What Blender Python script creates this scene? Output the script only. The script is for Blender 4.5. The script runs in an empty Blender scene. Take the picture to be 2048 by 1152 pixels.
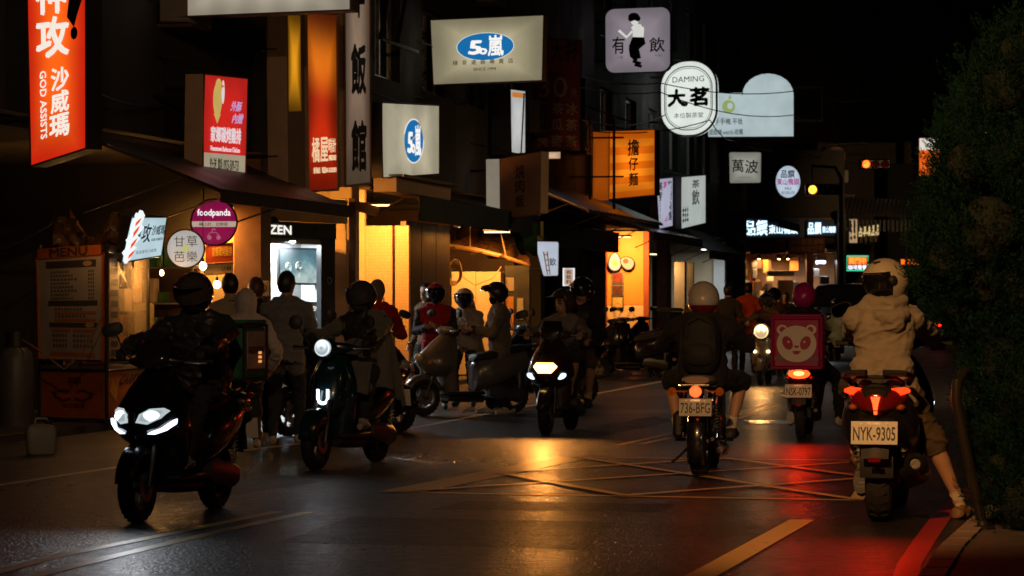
import bpy, math, random
import numpy as np
from mathutils import Vector, Matrix, noise

# ------------------------------------------------------------------ camera, sky, light
scene = bpy.context.scene
COL = scene.collection
R = math.radians
FPX, CX, HZ, HC = 5400.0, 1024.0, 607.0, 1.4     # focal length (px of a 2048 wide frame), optical axis, horizon row, eye height

cam_data = bpy.data.cameras.new('camera')
cam = bpy.data.objects.new('camera', cam_data)
COL.objects.link(cam)
cam.location = (0, 0, HC)
cam.rotation_euler = (R(90), 0, 0)
cam_data.sensor_width = 36
cam_data.lens = 36 * FPX / 2048
cam_data.shift_y = (HZ - 576) / 2048
cam_data.clip_start = 0.5
cam_data.clip_end = 1500
cam_data.dof.use_dof = True
cam_data.dof.focus_distance = 21.0
cam_data.dof.aperture_fstop = 7.0
scene.camera = cam

world = bpy.data.worlds.new('World')
scene.world = world
world.use_nodes = True
wn = world.node_tree
sky = wn.nodes.new('ShaderNodeTexSky')
sky.sky_type = 'NISHITA'
sky.sun_disc = False
sky.sun_elevation = R(3)
sky.sun_rotation = R(200)
bg = wn.nodes['Background']
bg.inputs['Strength'].default_value = 0.0007
wn.links.new(sky.outputs[0], bg.inputs['Color'])

sun_data = bpy.data.lights.new('moon', 'SUN')
sun_data.energy = 0.002
sun_data.angle = R(3)
sun_data.color = (1, .9, .75)
sun = bpy.data.objects.new('moon', sun_data)
sun.rotation_euler = (R(60), 0, R(160))
COL.objects.link(sun)

scene.render.engine = 'CYCLES'
scene.cycles.use_denoising = True
scene.cycles.max_bounces = 6
scene.cycles.diffuse_bounces = 3
scene.cycles.glossy_bounces = 3
scene.cycles.transmission_bounces = 4
scene.cycles.transparent_max_bounces = 6
scene.cycles.sample_clamp_indirect = 2.0
scene.cycles.sample_clamp_direct = 0
scene.cycles.caustics_reflective = False
scene.cycles.caustics_refractive = False
scene.view_settings.view_transform = 'Standard'
scene.view_settings.look = 'None'
scene.view_settings.exposure = 0
scene.view_settings.gamma = 1

RNG = random.Random(7)
TMP = bpy.data.scenes.new('workbench')           # a scratch scene for turning curves and modifiers into meshes; removed at the end
def to_mesh(o):
    TMP.collection.objects.link(o)
    with bpy.context.temp_override(scene=TMP, view_layer=TMP.view_layers[0]):
        dg = bpy.context.evaluated_depsgraph_get(); dg.update()
        me = bpy.data.meshes.new_from_object(o.evaluated_get(dg))
    TMP.collection.objects.unlink(o)
    return me

# ------------------------------------------------------------------ from pixels to places
def G(px, py, z=0.0):
    """point of the ground (height z) seen at a pixel"""
    d = FPX * (HC - z) / (py - HZ)
    return Vector(((px - CX) / FPX * d, d, z))
def P(px, py, d):
    return Vector(((px - CX) / FPX * d, d, HC + (HZ - py) / FPX * d))
TH = R(12.0)                                   # the street runs 12 degrees to the right of the optical axis
FU = Vector((math.sin(TH), math.cos(TH), 0))   # along the street
FN = Vector((math.cos(TH), -math.sin(TH), 0))  # from the shops towards the street
F0 = Vector((-4.43, 29.0, 0))
def FP(a, o=0.0, z=0.0):
    return F0 + FU * a + FN * o + Vector((0, 0, z))
def fa(px, o=0.0):
    """distance along the shop line at which the line (offset o) meets pixel column px"""
    k = (px - CX) / FPX
    b = F0 + FN * o
    return (k * b.y - b.x) / (FU.x - k * FU.y)
def fd(px, o=0.0):
    return FP(fa(px, o), o).y

# ------------------------------------------------------------------ materials
def srgb(r, g, b):
    f = lambda c: (c / 255) / 12.92 if c <= 10 else (((c / 255) + .055) / 1.055) ** 2.4
    return (f(r), f(g), f(b))
def nod(m, t, **kw):
    n = m.node_tree.nodes.new(t)
    for k, v in kw.items(): setattr(n, k, v)
    return n
MATS = {}
def mat(name, col=(.5, .5, .5), rough=.5, metal=0, coat=0, bump=0, bscale=60, var=.12, vscale=4, spec=.5, alpha=1, trans=0, sheen=0, bdist=.01, stretch=None):
    """plain surface: base colour with cloudy variation and fine relief"""
    if name in MATS: return MATS[name]
    m = bpy.data.materials.new(name); m.use_nodes = True
    nt = m.node_tree; b = nt.nodes['Principled BSDF']; L = nt.links.new
    b.inputs['Roughness'].default_value = rough
    b.inputs['Metallic'].default_value = metal
    b.inputs['Specular IOR Level'].default_value = spec
    b.inputs['Coat Weight'].default_value = coat
    b.inputs['Coat Roughness'].default_value = .05
    b.inputs['Alpha'].default_value = alpha
    b.inputs['Transmission Weight'].default_value = trans
    b.inputs['Sheen Weight'].default_value = sheen
    tc = nod(m, 'ShaderNodeTexCoord')
    src = tc.outputs['Object']
    if stretch:
        mp = nod(m, 'ShaderNodeMapping'); mp.inputs['Scale'].default_value = stretch
        L(src, mp.inputs['Vector']); src = mp.outputs[0]
    if var:
        n = nod(m, 'ShaderNodeTexNoise'); n.inputs['Scale'].default_value = vscale; n.inputs['Detail'].default_value = 6
        n.inputs['Roughness'].default_value = .65
        L(src, n.inputs['Vector'])
        mr = nod(m, 'ShaderNodeMapRange'); mr.inputs['From Min'].default_value = .25; mr.inputs['From Max'].default_value = .75
        mr.inputs['To Min'].default_value = 1 - var; mr.inputs['To Max'].default_value = 1 + var
        L(n.outputs[0], mr.inputs[0])
        mx = nod(m, 'ShaderNodeMix', data_type='RGBA', blend_type='MULTIPLY'); mx.inputs[0].default_value = 1
        mx.inputs[6].default_value = (*col, 1); L(mr.outputs[0], mx.inputs[7]); L(mx.outputs[2], b.inputs['Base Color'])
        mr2 = nod(m, 'ShaderNodeMapRange'); mr2.inputs['From Min'].default_value = .3; mr2.inputs['From Max'].default_value = .7
        mr2.inputs['To Min'].default_value = max(.02, rough * .8); mr2.inputs['To Max'].default_value = min(1, rough * 1.2)
        L(n.outputs[0], mr2.inputs[0]); L(mr2.outputs[0], b.inputs['Roughness'])
    else:
        b.inputs['Base Color'].default_value = (*col, 1)
    if bump:
        n2 = nod(m, 'ShaderNodeTexNoise'); n2.inputs['Scale'].default_value = bscale; n2.inputs['Detail'].default_value = 5
        L(src, n2.inputs['Vector'])
        bp = nod(m, 'ShaderNodeBump'); bp.inputs['Strength'].default_value = bump; bp.inputs['Distance'].default_value = bdist
        L(n2.outputs[0], bp.inputs['Height']); L(bp.outputs[0], b.inputs['Normal'])
    MATS[name] = m
    return m
def emis(name, col, s=1.0, edge=0.0, ew=.25, noise_amt=.10, tubes=0, rim=None, stops=None, radial=0):
    """a back-lit panel: brightness falls off towards the edges of the box (edge), with the tubes behind it showing (tubes)"""
    if name in MATS: return MATS[name]
    m = bpy.data.materials.new(name); m.use_nodes = True
    nt = m.node_tree; b = nt.nodes['Principled BSDF']; L = nt.links.new
    b.inputs['Base Color'].default_value = (*[c * .25 for c in col], 1)
    b.inputs['Roughness'].default_value = .3
    b.inputs['Emission Color'].default_value = (*col, 1)
    tc = nod(m, 'ShaderNodeTexCoord')
    sep = nod(m, 'ShaderNodeSeparateXYZ'); L(tc.outputs['Generated'], sep.inputs[0])
    def M(op, a, b_=None):
        n = nod(m, 'ShaderNodeMath', operation=op)
        for i, x in enumerate((a, b_)):
            if x is None: continue
            if isinstance(x, (int, float)): n.inputs[i].default_value = x
            else: L(x, n.inputs[i])
        return n.outputs[0]
    val = s
    if edge:
        dx = M('MINIMUM', sep.outputs[0], M('SUBTRACT', 1.0, sep.outputs[0]))
        dz = M('MINIMUM', sep.outputs[2], M('SUBTRACT', 1.0, sep.outputs[2]))
        mr = nod(m, 'ShaderNodeMapRange', interpolation_type='SMOOTHSTEP')
        mr.inputs['From Max'].default_value = ew; mr.inputs['To Min'].default_value = 1 - edge
        L(M('MINIMUM', dx, dz), mr.inputs[0])
        val = M('MULTIPLY', mr.outputs[0], s)
    if rim and edge:
        mxc = nod(m, 'ShaderNodeMix', data_type='RGBA'); mxc.inputs[6].default_value = (*rim, 1); mxc.inputs[7].default_value = (*col, 1)
        mrc = nod(m, 'ShaderNodeMapRange', interpolation_type='SMOOTHSTEP'); mrc.inputs['From Max'].default_value = ew
        L(M('MINIMUM', dx, M('MULTIPLY', dz, 2.0)), mrc.inputs[0]); L(mrc.outputs[0], mxc.inputs[0]); L(mxc.outputs[2], b.inputs['Emission Color'])
    if stops:
        cr = nod(m, 'ShaderNodeValToRGB'); cr.color_ramp.interpolation = 'EASE'
        for i, (pos, c) in enumerate(stops):
            e = cr.color_ramp.elements[i] if i < 2 else cr.color_ramp.elements.new(pos)
            e.position = pos; e.color = (*c, 1)
        L(sep.outputs[2], cr.inputs[0]); L(cr.outputs[0], b.inputs['Emission Color'])
    if radial:
        vm = nod(m, 'ShaderNodeVectorMath', operation='DISTANCE'); vm.inputs[1].default_value = (.5, .5, .5); L(tc.outputs['Generated'], vm.inputs[0])
        mr3 = nod(m, 'ShaderNodeMapRange', interpolation_type='SMOOTHERSTEP'); mr3.inputs['From Min'].default_value = .10; mr3.inputs['From Max'].default_value = .52
        mr3.inputs['To Min'].default_value = 1; mr3.inputs['To Max'].default_value = 1 - radial
        L(vm.outputs['Value'], mr3.inputs[0]); val = M('MULTIPLY', mr3.outputs[0], s)
    if tubes:
        w = M('SINE', M('MULTIPLY', sep.outputs[0], tubes * 6.2832))
        val = M('MULTIPLY', M('ADD', M('MULTIPLY', w, .09), .95), val)
    if noise_amt:
        n = nod(m, 'ShaderNodeTexNoise'); n.inputs['Scale'].default_value = 3; n.inputs['Detail'].default_value = 4
        L(tc.outputs['Object'], n.inputs['Vector'])
        val = M('MULTIPLY', M('ADD', M('MULTIPLY', M('SUBTRACT', n.outputs[0], .5), noise_amt * 4), 1.0), val)
    if isinstance(val, (int, float)): b.inputs['Emission Strength'].default_value = val
    else: L(val, b.inputs['Emission Strength'])
    MATS[name] = m
    return m

# ------------------------------------------------------------------ mesh collecting
class MB:
    def __init__(s): s.v = []; s.f = []; s.m = []; s.T = None
    def add(s, vs, fs, mi=0):
        o = len(s.v)
        if s.T is not None: vs = [s.T @ Vector(p) for p in vs]
        s.v += [tuple(p) for p in vs]
        s.f += [tuple(i + o for i in f) for f in fs]; s.m += [mi] * len(fs)
        return s
    def box(s, c, sz, mi=0, ch=0.0):
        c = Vector(c); h = Vector(sz) / 2
        if not ch:
            vs = [c + Vector((x * h.x, y * h.y, z * h.z)) for x in (-1, 1) for y in (-1, 1) for z in (-1, 1)]
            return s.add(vs, [(0, 1, 3, 2), (4, 6, 7, 5), (0, 4, 5, 1), (2, 3, 7, 6), (0, 2, 6, 4), (1, 5, 7, 3)], mi)
        ch = min(ch, min(h) * .9)
        vs = []; ix = {}
        for x in (-1, 1):
            for y in (-1, 1):
                for z in (-1, 1):
                    for k in range(3):
                        e = [h.x - ch, h.y - ch, h.z - ch]; e[k] = h[k]
                        ix[x, y, z, k] = len(vs); vs.append(c + Vector((x * e[0], y * e[1], z * e[2])))
        q = lambda *a: [ix[t] for t in a]
        fs = []
        for sg in (-1, 1):
            fs.append(q((sg, -1, -1, 0), (sg, 1, -1, 0), (sg, 1, 1, 0), (sg, -1, 1, 0))[::sg])
            fs.append(q((-1, sg, -1, 1), (-1, sg, 1, 1), (1, sg, 1, 1), (1, sg, -1, 1))[::sg])
            fs.append(q((-1, -1, sg, 2), (1, -1, sg, 2), (1, 1, sg, 2), (-1, 1, sg, 2))[::sg])
        for a in (-1, 1):
            for b in (-1, 1):
                fs.append(q((a, b, -1, 0), (a, b, 1, 0), (a, b, 1, 1), (a, b, -1, 1))[::a * -b])
                fs.append(q((a, -1, b, 0), (a, 1, b, 0), (a, 1, b, 2), (a, -1, b, 2))[::a * b])
                fs.append(q((-1, a, b, 1), (1, a, b, 1), (1, a, b, 2), (-1, a, b, 2))[::-a * b])
                for e in (-1, 1):
                    fs.append(q((a, b, e, 0), (a, b, e, 1), (a, b, e, 2))[::a * b * e])
        return s.add(vs, fs, mi)
    def loft(s, secs, mi=0, closed=True, cap=True):
        n = len(secs[0]); vs = [p for q in secs for p in q]; fs = []
        for i in range(len(secs) - 1):
            for j in range(n if closed else n - 1):
                k = (j + 1) % n
                fs.append((i * n + j, i * n + k, (i + 1) * n + k, (i + 1) * n + j))
        if cap and closed:
            fs.append(tuple(range(n))[::-1]); fs.append(tuple(range((len(secs) - 1) * n, len(secs) * n)))
        return s.add(vs, fs, mi)
    def tube(s, pts, r, n=8, mi=0, cap=True, closed=False):
        pts = [Vector(p) for p in pts]; rs = r if isinstance(r, (list, tuple)) else [r] * len(pts)
        secs = []; up = None; N = len(pts)
        for i, p in enumerate(pts):
            if closed: t = pts[(i + 1) % N] - pts[i - 1]
            else: t = pts[min(i + 1, N - 1)] - pts[max(i - 1, 0)]
            t.normalize()
            if up is None:
                up = Vector((0, 0, 1)) if abs(t.z) < .9 else Vector((1, 0, 0))
            x = t.cross(up); x.normalize(); up = x.cross(t); up.normalize()
            secs.append([p + (x * math.cos(2 * math.pi * j / n) + up * math.sin(2 * math.pi * j / n)) * rs[i] for j in range(n)])
        if closed: secs.append(secs[0])
        return s.loft(secs, mi, True, cap and not closed)
    def lathe(s, prof, c=(0, 0, 0), ax=(0, 0, 1), n=16, mi=0, closed=False):
        """profile of (radius, height along ax)"""
        c = Vector(c); ax = Vector(ax).normalized(); q = Vector((0, 0, 1)).rotation_difference(ax)
        pr = list(prof) + ([prof[0]] if closed else [])
        secs = [[c + q @ Vector((r * math.cos(2 * math.pi * j / n), r * math.sin(2 * math.pi * j / n), z)) for j in range(n)] for r, z in pr]
        return s.loft(secs, mi, True, False)
    def cyl(s, a, b, r, n=12, mi=0, r2=None):
        return s.tube([a, b], [r, r if r2 is None else r2], n, mi)
    def ell(s, c, rad, mi=0, nu=16, nv=10, rot=None):
        c = Vector(c); vs = []; fs = []
        for i in range(nv + 1):
            t = math.pi * i / nv
            for j in range(nu):
                a = 2 * math.pi * j / nu
                p = Vector((rad[0] * math.sin(t) * math.cos(a), rad[1] * math.sin(t) * math.sin(a), rad[2] * math.cos(t)))
                vs.append(c + (rot @ p if rot else p))
        for i in range(nv):
            for j in range(nu):
                k = (j + 1) % nu
                if i == 0: fs.append((j, nu + j, nu + k))
                elif i == nv - 1: fs.append((i * nu + j, (i + 1) * nu + j, i * nu + k))
                else: fs.append((i * nu + j, (i + 1) * nu + j, (i + 1) * nu + k, i * nu + k))
        return s.add(vs, fs, mi)
    def prism(s, poly, o, ux, uy, depth, mi=0):
        """2-D outline in the plane (o; ux, uy), thickness along ux x uy"""
        o = Vector(o); ux = Vector(ux); uy = Vector(uy); n = ux.cross(uy).normalized() * depth
        a = [o + ux * x + uy * y for x, y in poly]; N = len(a)
        fs = [tuple(range(N))[::-1], tuple(range(N, 2 * N))] + [(j, (j + 1) % N, N + (j + 1) % N, N + j) for j in range(N)]
        return s.add(a + [p + n for p in a], fs, mi)
    def quad(s, a, b, c, d, mi=0): return s.add([a, b, c, d], [(0, 1, 2, 3)], mi)
    def build(s, name, mats, parent=None, smooth=40, shift=None):
        me = bpy.data.meshes.new(name)
        v = s.v if shift is None else [tuple(Vector(p) - Vector(shift)) for p in s.v]
        me.from_pydata(v, [], s.f)
        for m in (mats if isinstance(mats, (list, tuple)) else [mats]): me.materials.append(m)
        if any(s.m): me.polygons.foreach_set('material_index', s.m)
        if smooth:
            me.polygons.foreach_set('use_smooth', [True] * len(me.polygons))
            me.set_sharp_from_angle(angle=R(smooth))
        me.update()
        o = bpy.data.objects.new(name, me); COL.objects.link(o)
        if parent is not None: o.parent = parent
        return o
def thing(name, label, cat, loc=(0, 0, 0), rz=0.0, group=None):
    o = bpy.data.objects.new(name, None); COL.objects.link(o)
    o.empty_display_size = .1
    o.location = loc; o.rotation_euler = (0, 0, rz)
    o['label'] = label; o['category'] = cat
    if group: o['group'] = group
    return o
def tag(o, label, cat, group=None):
    o['label'] = label; o['category'] = cat
    if group: o['group'] = group
    return o
def struct(o): o['kind'] = 'structure'; return o
def light(name, kind, loc, energy, col, parent=None, rot=None, target=None, size=.1, spot=60, blend=.5):
    l = bpy.data.lights.new(name, kind); l.energy = energy; l.color = col
    if kind == 'SPOT': l.spot_size = R(spot); l.spot_blend = blend; l.shadow_soft_size = size
    elif kind == 'AREA': l.size = size
    else: l.shadow_soft_size = size
    o = bpy.data.objects.new(name, l); COL.objects.link(o); o.location = loc
    if target is not None:
        o.rotation_mode = 'QUATERNION'
        o.rotation_quaternion = (Vector(target) - Vector(loc)).to_track_quat('-Z', 'Y')
    if parent: o.parent = parent
    return o
def sup(w, h, n=16, e=2.6):
    out = []
    for j in range(n):
        a = 2 * math.pi * j / n; c, s_ = math.cos(a), math.sin(a)
        out.append((w * math.copysign(abs(c) ** (2 / e), c), h * math.copysign(abs(s_) ** (2 / e), s_)))
    return out

# ------------------------------------------------------------------ lettering
_TX = {}
def glyphs(s):
    k = s
    if k in _TX: return _TX[k]
    c = bpy.data.curves.new('lettering_curve', 'FONT'); c.body = s; c.size = 1; c.resolution_u = 2
    c.dimensions = '2D'; c.fill_mode = 'BOTH'
    o = bpy.data.objects.new('lettering_curve', c)
    me = to_mesh(o)
    v = np.array([tuple(q.co)[:2] for q in me.vertices]).reshape(-1, 2); f = [tuple(p.vertices) for p in me.polygons]
    bpy.data.meshes.remove(me); bpy.data.objects.remove(o); bpy.data.curves.remove(c)
    if len(v):
        v = v - v.min(0); ext = v.max(0); v = v / np.maximum(ext, 1e-6)
        _TX[k] = (v, f, ext)
    else: _TX[k] = (np.zeros((0, 2)), [], (1, 1))
    return _TX[k]
def put_text(mb, s, box, fn, mi=0, bold=0.0, vert=False, shear=0.0, gap=.12, rot=False):
    """fill box (u0,v0,u1,v1) with the lettering; fn maps (u,v) to a point"""
    u0, v0, u1, v1 = box
    if vert:
        n = len(s); h = (v1 - v0) / n
        for i, ch in enumerate(s):
            if ch == ' ': continue
            t = v1 - i * h
            put_text(mb, ch, (u0, t - h * (1 - gap / 2), u1, t - h * gap / 2), fn, mi, bold, False, shear)
        return
    v, f, ext = glyphs(s)
    if not len(v): return
    p0 = fn(u0, v0); nrm = (fn(u1, v0) - p0).cross(fn(u0, v1) - p0).normalized()
    b = bold * 1.1
    offs = [(0, 0)] if b <= 0 else [(0, 0), (b, b * .5), (-b, -b * .5), (b * .5, -b), (-b * .5, b)]   # weight: shifted copies a hair apart
    for i, (ox, oy) in enumerate(offs):
        pts = []
        for x, y in v:
            x += ox / ext[0]; y += oy / ext[1]
            if rot: x, y = y, 1 - x
            xx = x + shear * (y - .5)
            pts.append(fn(u0 + (u1 - u0) * xx, v0 + (v1 - v0) * y) + nrm * (.0006 * i))
        mb.add(pts, f, mi)

# ------------------------------------------------------------------ shared materials
M_CONC = mat('dark_concrete', (.045, .038, .032), .85, bump=.5, bscale=25, var=.35, vscale=1.5)
M_CONC2 = mat('grey_concrete', (.075, .066, .056), .85, bump=.5, bscale=25, var=.35, vscale=1.2)
M_BRICKT = mat('brown_wall_tile', (.24, .12, .065), .45, bump=.3, bscale=80, var=.25)
M_CREAM = mat('cream_plaster', (.62, .48, .30), .8, bump=.25, bscale=18, var=.18, vscale=2.5)
M_YELL = mat('yellow_plaster', (.66, .42, .14), .8, bump=.25, bscale=14, var=.18, vscale=2)
M_ORAN = mat('orange_paint', (.70, .26, .04), .6, bump=.2, bscale=20, var=.15, vscale=2.5)
M_DBROWN = mat('dark_brown_metal', (.075, .042, .024), .45, metal=.2, bump=.25, bscale=6, var=.3, vscale=3)
M_BLACK = mat('black_paint', (.012, .012, .013), .35, var=.2)
M_STEEL = mat('galvanised_steel', (.35, .34, .32), .4, metal=.8, bump=.15, bscale=30, var=.25)
M_DSTEEL = mat('dark_steel', (.05, .047, .043), .45, metal=.6, bump=.2, bscale=40, var=.3)
M_RUST = mat('rusty_steel', (.12, .07, .045), .6, metal=.4, bump=.3, bscale=40, var=.4)
M_GLASS = mat('dark_window_glass', (.012, .014, .016), .08, spec=.7, var=.05)
M_ALU = mat('aluminium', (.42, .40, .37), .35, metal=.7, var=.12)
M_WHITEP = mat('white_plaster', (.55, .53, .50), .75, bump=.2, bscale=20, var=.15, vscale=2)
M_BLUEG = mat('blue_grey_paint', (.24, .27, .33), .6, bump=.2, var=.2)
M_TEAL = mat('dark_teal_sheet', (.012, .05, .06), .55, bump=.2, var=.3)
M_NAVY = mat('navy_canvas', (.014, .024, .045), .75, bump=.35, bscale=30, var=.3)
M_GREENC = mat('green_canvas', (.02, .09, .035), .75, bump=.35, bscale=30, var=.3)
M_CABLE = mat('black_cable', (.012, .011, .010), .5, var=0)
M_WOOD = mat('brown_wood', (.16, .085, .04), .6, bump=.3, var=.3, stretch=(2, 2, 14))

def tile_mat():
    m = bpy.data.materials.new('mosaic_tile'); m.use_nodes = True
    b = m.node_tree.nodes['Principled BSDF']; L = m.node_tree.links.new
    tc = nod(m, 'ShaderNodeTexCoord'); mp = nod(m, 'ShaderNodeMapping'); mp.inputs['Rotation'].default_value = (R(90), 0, 0)
    L(tc.outputs['Object'], mp.inputs['Vector'])
    br = nod(m, 'ShaderNodeTexBrick', offset=0.0); br.inputs['Scale'].default_value = 1
    br.inputs['Brick Width'].default_value = .05; br.inputs['Row Height'].default_value = .05; br.inputs['Mortar Size'].default_value = .004
    br.inputs['Color1'].default_value = (.66, .50, .31, 1); br.inputs['Color2'].default_value = (.60, .44, .27, 1); br.inputs['Mortar'].default_value = (.52, .37, .22, 1)
    L(mp.outputs[0], br.inputs['Vector']); L(br.outputs[0], b.inputs['Base Color'])
    b.inputs['Roughness'].default_value = .35
    bp = nod(m, 'ShaderNodeBump', invert=True); bp.inputs['Strength'].default_value = .5; bp.inputs['Distance'].default_value = .004
    L(br.outputs['Fac'], bp.inputs['Height']); L(bp.outputs[0], b.inputs['Normal'])
    return m
M_TILE = tile_mat()

def asphalt():
    m = bpy.data.materials.new('damp_asphalt'); m.use_nodes = True
    b = m.node_tree.nodes['Principled BSDF']; L = m.node_tree.links.new
    tc = nod(m, 'ShaderNodeTexCoord')
    def N(sc, det=6, rough=.6):
        n = nod(m, 'ShaderNodeTexNoise'); n.inputs['Scale'].default_value = sc; n.inputs['Detail'].default_value = det; n.inputs['Roughness'].default_value = rough
        L(tc.outputs['Object'], n.inputs['Vector']); return n.outputs[0]
    big = N(.35, 5); fine = N(70, 3); mid = N(9, 5, .7)
    cr = nod(m, 'ShaderNodeValToRGB')
    cr.color_ramp.elements[0].color = (.011, .010, .009, 1); cr.color_ramp.elements[1].color = (.030, .027, .024, 1)
    mx = nod(m, 'ShaderNodeMath', operation='MULTIPLY_ADD'); mx.inputs[1].default_value = .5
    L(big, mx.inputs[0]); 
    m2 = nod(m, 'ShaderNodeMath', operation='MULTIPLY'); m2.inputs[1].default_value = .5; L(mid, m2.inputs[0]); L(m2.outputs[0], mx.inputs[2])
    L(mx.outputs[0], cr.inputs[0]); L(cr.outputs[0], b.inputs['Base Color'])
    mr = nod(m, 'ShaderNodeMapRange'); mr.inputs['From Min'].default_value = .35; mr.inputs['From Max'].default_value = .68
    mr.inputs['To Min'].default_value = .24; mr.inputs['To Max'].default_value = .50
    L(mx.outputs[0], mr.inputs[0]); L(mr.outputs[0], b.inputs['Roughness'])
    b.inputs['Specular IOR Level'].default_value = .5
    vo = nod(m, 'ShaderNodeTexVoronoi'); vo.inputs['Scale'].default_value = 48; L(tc.outputs['Object'], vo.inputs['Vector'])
    a = nod(m, 'ShaderNodeMath', operation='ADD'); L(vo.outputs[0], a.inputs[0]); L(fine, a.inputs[1])
    bp = nod(m, 'ShaderNodeBump'); bp.inputs['Strength'].default_value = .85; bp.inputs['Distance'].default_value = .012
    L(a.outputs[0], bp.inputs['Height'])
    bp2 = nod(m, 'ShaderNodeBump'); bp2.inputs['Strength'].default_value = .75; bp2.inputs['Distance'].default_value = .035
    L(N(17, 4, .65), bp2.inputs['Height']); L(bp.outputs[0], bp2.inputs['Normal']); L(bp2.outputs[0], b.inputs['Normal'])
    return m
M_ASPH = asphalt()
def paint(name, col, wear=.5):
    m = bpy.data.materials.new(name); m.use_nodes = True
    b = m.node_tree.nodes['Principled BSDF']; L = m.node_tree.links.new
    tc = nod(m, 'ShaderNodeTexCoord')
    n = nod(m, 'ShaderNodeTexNoise'); n.inputs['Scale'].default_value = 14; n.inputs['Detail'].default_value = 8; n.inputs['Roughness'].default_value = .75
    L(tc.outputs['Object'], n.inputs['Vector'])
    cr = nod(m, 'ShaderNodeValToRGB'); cr.color_ramp.elements[0].position = .32; cr.color_ramp.elements[1].position = .32 + wear * .35
    cr.color_ramp.elements[0].color = (.05, .045, .04, 1); cr.color_ramp.elements[1].color = (*col, 1)
    L(n.outputs[0], cr.inputs[0]); L(cr.outputs[0], b.inputs['Base Color'])
    b.inputs['Roughness'].default_value = .42
    bp = nod(m, 'ShaderNodeBump'); bp.inputs['Strength'].default_value = .4; bp.inputs['Distance'].default_value = .005
    n3 = nod(m, 'ShaderNodeTexNoise'); n3.inputs['Scale'].default_value = 90; L(tc.outputs['Object'], n3.inputs['Vector'])
    L(n3.outputs[0], bp.inputs['Height']); L(bp.outputs[0], b.inputs['Normal'])
    return m
M_PYEL = paint('road_paint_yellow', (.80, .50, .14), .25)
M_PWHI = paint('road_paint_white', (.62, .57, .48), .5)
M_PRED = paint('road_paint_red', (.50, .03, .03), .4)

# ------------------------------------------------------------------ ground and markings
g = MB(); g.quad((-300, -60, 0), (300, -60, 0), (300, 700, 0), (-300, 700, 0))
struct(g.build('road', M_ASPH, smooth=0))

def ribbon(mb, pts, w, z):
    pts = [Vector((p.x, p.y, z)) for p in pts]
    l, r_ = [], []
    for i, p in enumerate(pts):
        t = (pts[min(i + 1, len(pts) - 1)] - pts[max(i - 1, 0)]).normalized(); n = Vector((t.y, -t.x, 0)) * w / 2
        l.append(p - n); r_.append(p + n)
    for i in range(len(pts) - 1): mb.quad(l[i], r_[i], r_[i + 1], l[i + 1])
def marking(name, lines, w, z, m):
    mb = MB()
    for pl in lines: ribbon(mb, [G(*q) for q in pl], w, z)
    return struct(mb.build(name, m, smooth=0))
marking('road_marking_centre_line', [[(-60, 1160), (120, 1112), (330, 1070), (555, 1024)], [(40, 1160), (250, 1108), (430, 1066), (615, 1025)],
        [(1238, 891), (1338, 868)], [(1282, 889), (1340, 876)], [(1475, 838), (1560, 810)], [(1440, 838), (1545, 806)], [(1700, 765), (1800, 735)], [(1715, 770), (1815, 738)]], .09, .004, M_PYEL)
marking('road_marking_edge_line', [[(-60, 980), (240, 934), (500, 900), (770, 867), (1050, 814), (1310, 766), (1420, 744)]], .1, .004, M_PWHI)
marking('road_marking_lane_line', [[(1390, 1160), (1605, 1040)]], .16, .004, M_PYEL)
marking('road_marking_red_line', [[(1800, 1200), (1818, 1130), (1850, 1080), (1886, 1030), (1935, 985), (2020, 940)]], .13, .004, M_PRED)
marking('road_marking_far_crossing', [[(1890, 694), (2048, 690)], [(1900, 668), (2060, 664)]], .6, .004, M_PWHI)
bl, br_, tr, tl = G(800, 985), G(1712, 1001), G(1760, 922), G(1150, 915)
def lerp(a, b, t): return a + (b - a) * t
mb = MB()
for a, b, w in ((bl, br_, .1), (tl, tr, .1), (bl, tl, .34), (br_, tr, .1)): ribbon(mb, [a, b], w, .004)
boxpt = lambda u, v: lerp(lerp(bl, br_, u), lerp(tl, tr, u), v)
k = 0
for (u0, v0, u1, v1) in ((0, 0, 1, 1), (0, 1, 1, 0), (.5, 0, 1, .5), (0, .5, .5, 1), (0, .5, .5, 0), (.5, 1, 1, .5)):
    k += 1; ribbon(mb, [boxpt(u0, v0), boxpt(u1, v1)], .09, .008 + .001 * k)
struct(mb.build('road_marking_box_junction', M_PYEL, smooth=0))
# darker relaid patches in the asphalt
def asphalt_patch(pts, k):
    m = M_ASPH.copy(); m.name = 'relaid_asphalt'
    for n in m.node_tree.nodes:
        if n.type == 'VALTORGB':
            for e in n.color_ramp.elements: e.color = tuple(c * k for c in e.color[:3]) + (1,)
        if n.type == 'MAP_RANGE': n.inputs['To Min'].default_value = .34; n.inputs['To Max'].default_value = .6
    q = [G(*p) for p in pts]; cc = sum(q, Vector()) / 4
    mb = MB(); out = []
    for i in range(4):
        for j in range(10):
            p = lerp(q[i], q[(i + 1) % 4], j / 10); out.append(p + Vector((RNG.uniform(-.02, .02), RNG.uniform(-.03, .03), .002)))
    mb.add(out, [tuple(range(40))]); struct(mb.build('road_patch', m, smooth=0))
asphalt_patch(((560, 1085), (1180, 1100), (1230, 1045), (700, 1034)), .55); asphalt_patch(((860, 1020), (1330, 1024), (1345, 1008), (930, 1002)), .5); asphalt_patch(((240, 985), (560, 950), (640, 965), (330, 1010)), .6); asphalt_patch(((1150, 860), (1310, 832), (1350, 842), (1210, 872)), .5)
# oblong iron cover catching the light
mb = MB(); c = G(1535, 845); mb.box((c.x, c.y, .004), (.5, .9, .008)); struct(mb.build('road_manhole_cover', mat('worn_iron', (.25, .22, .18), .22, metal=.9, bump=.3), smooth=0))
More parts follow.
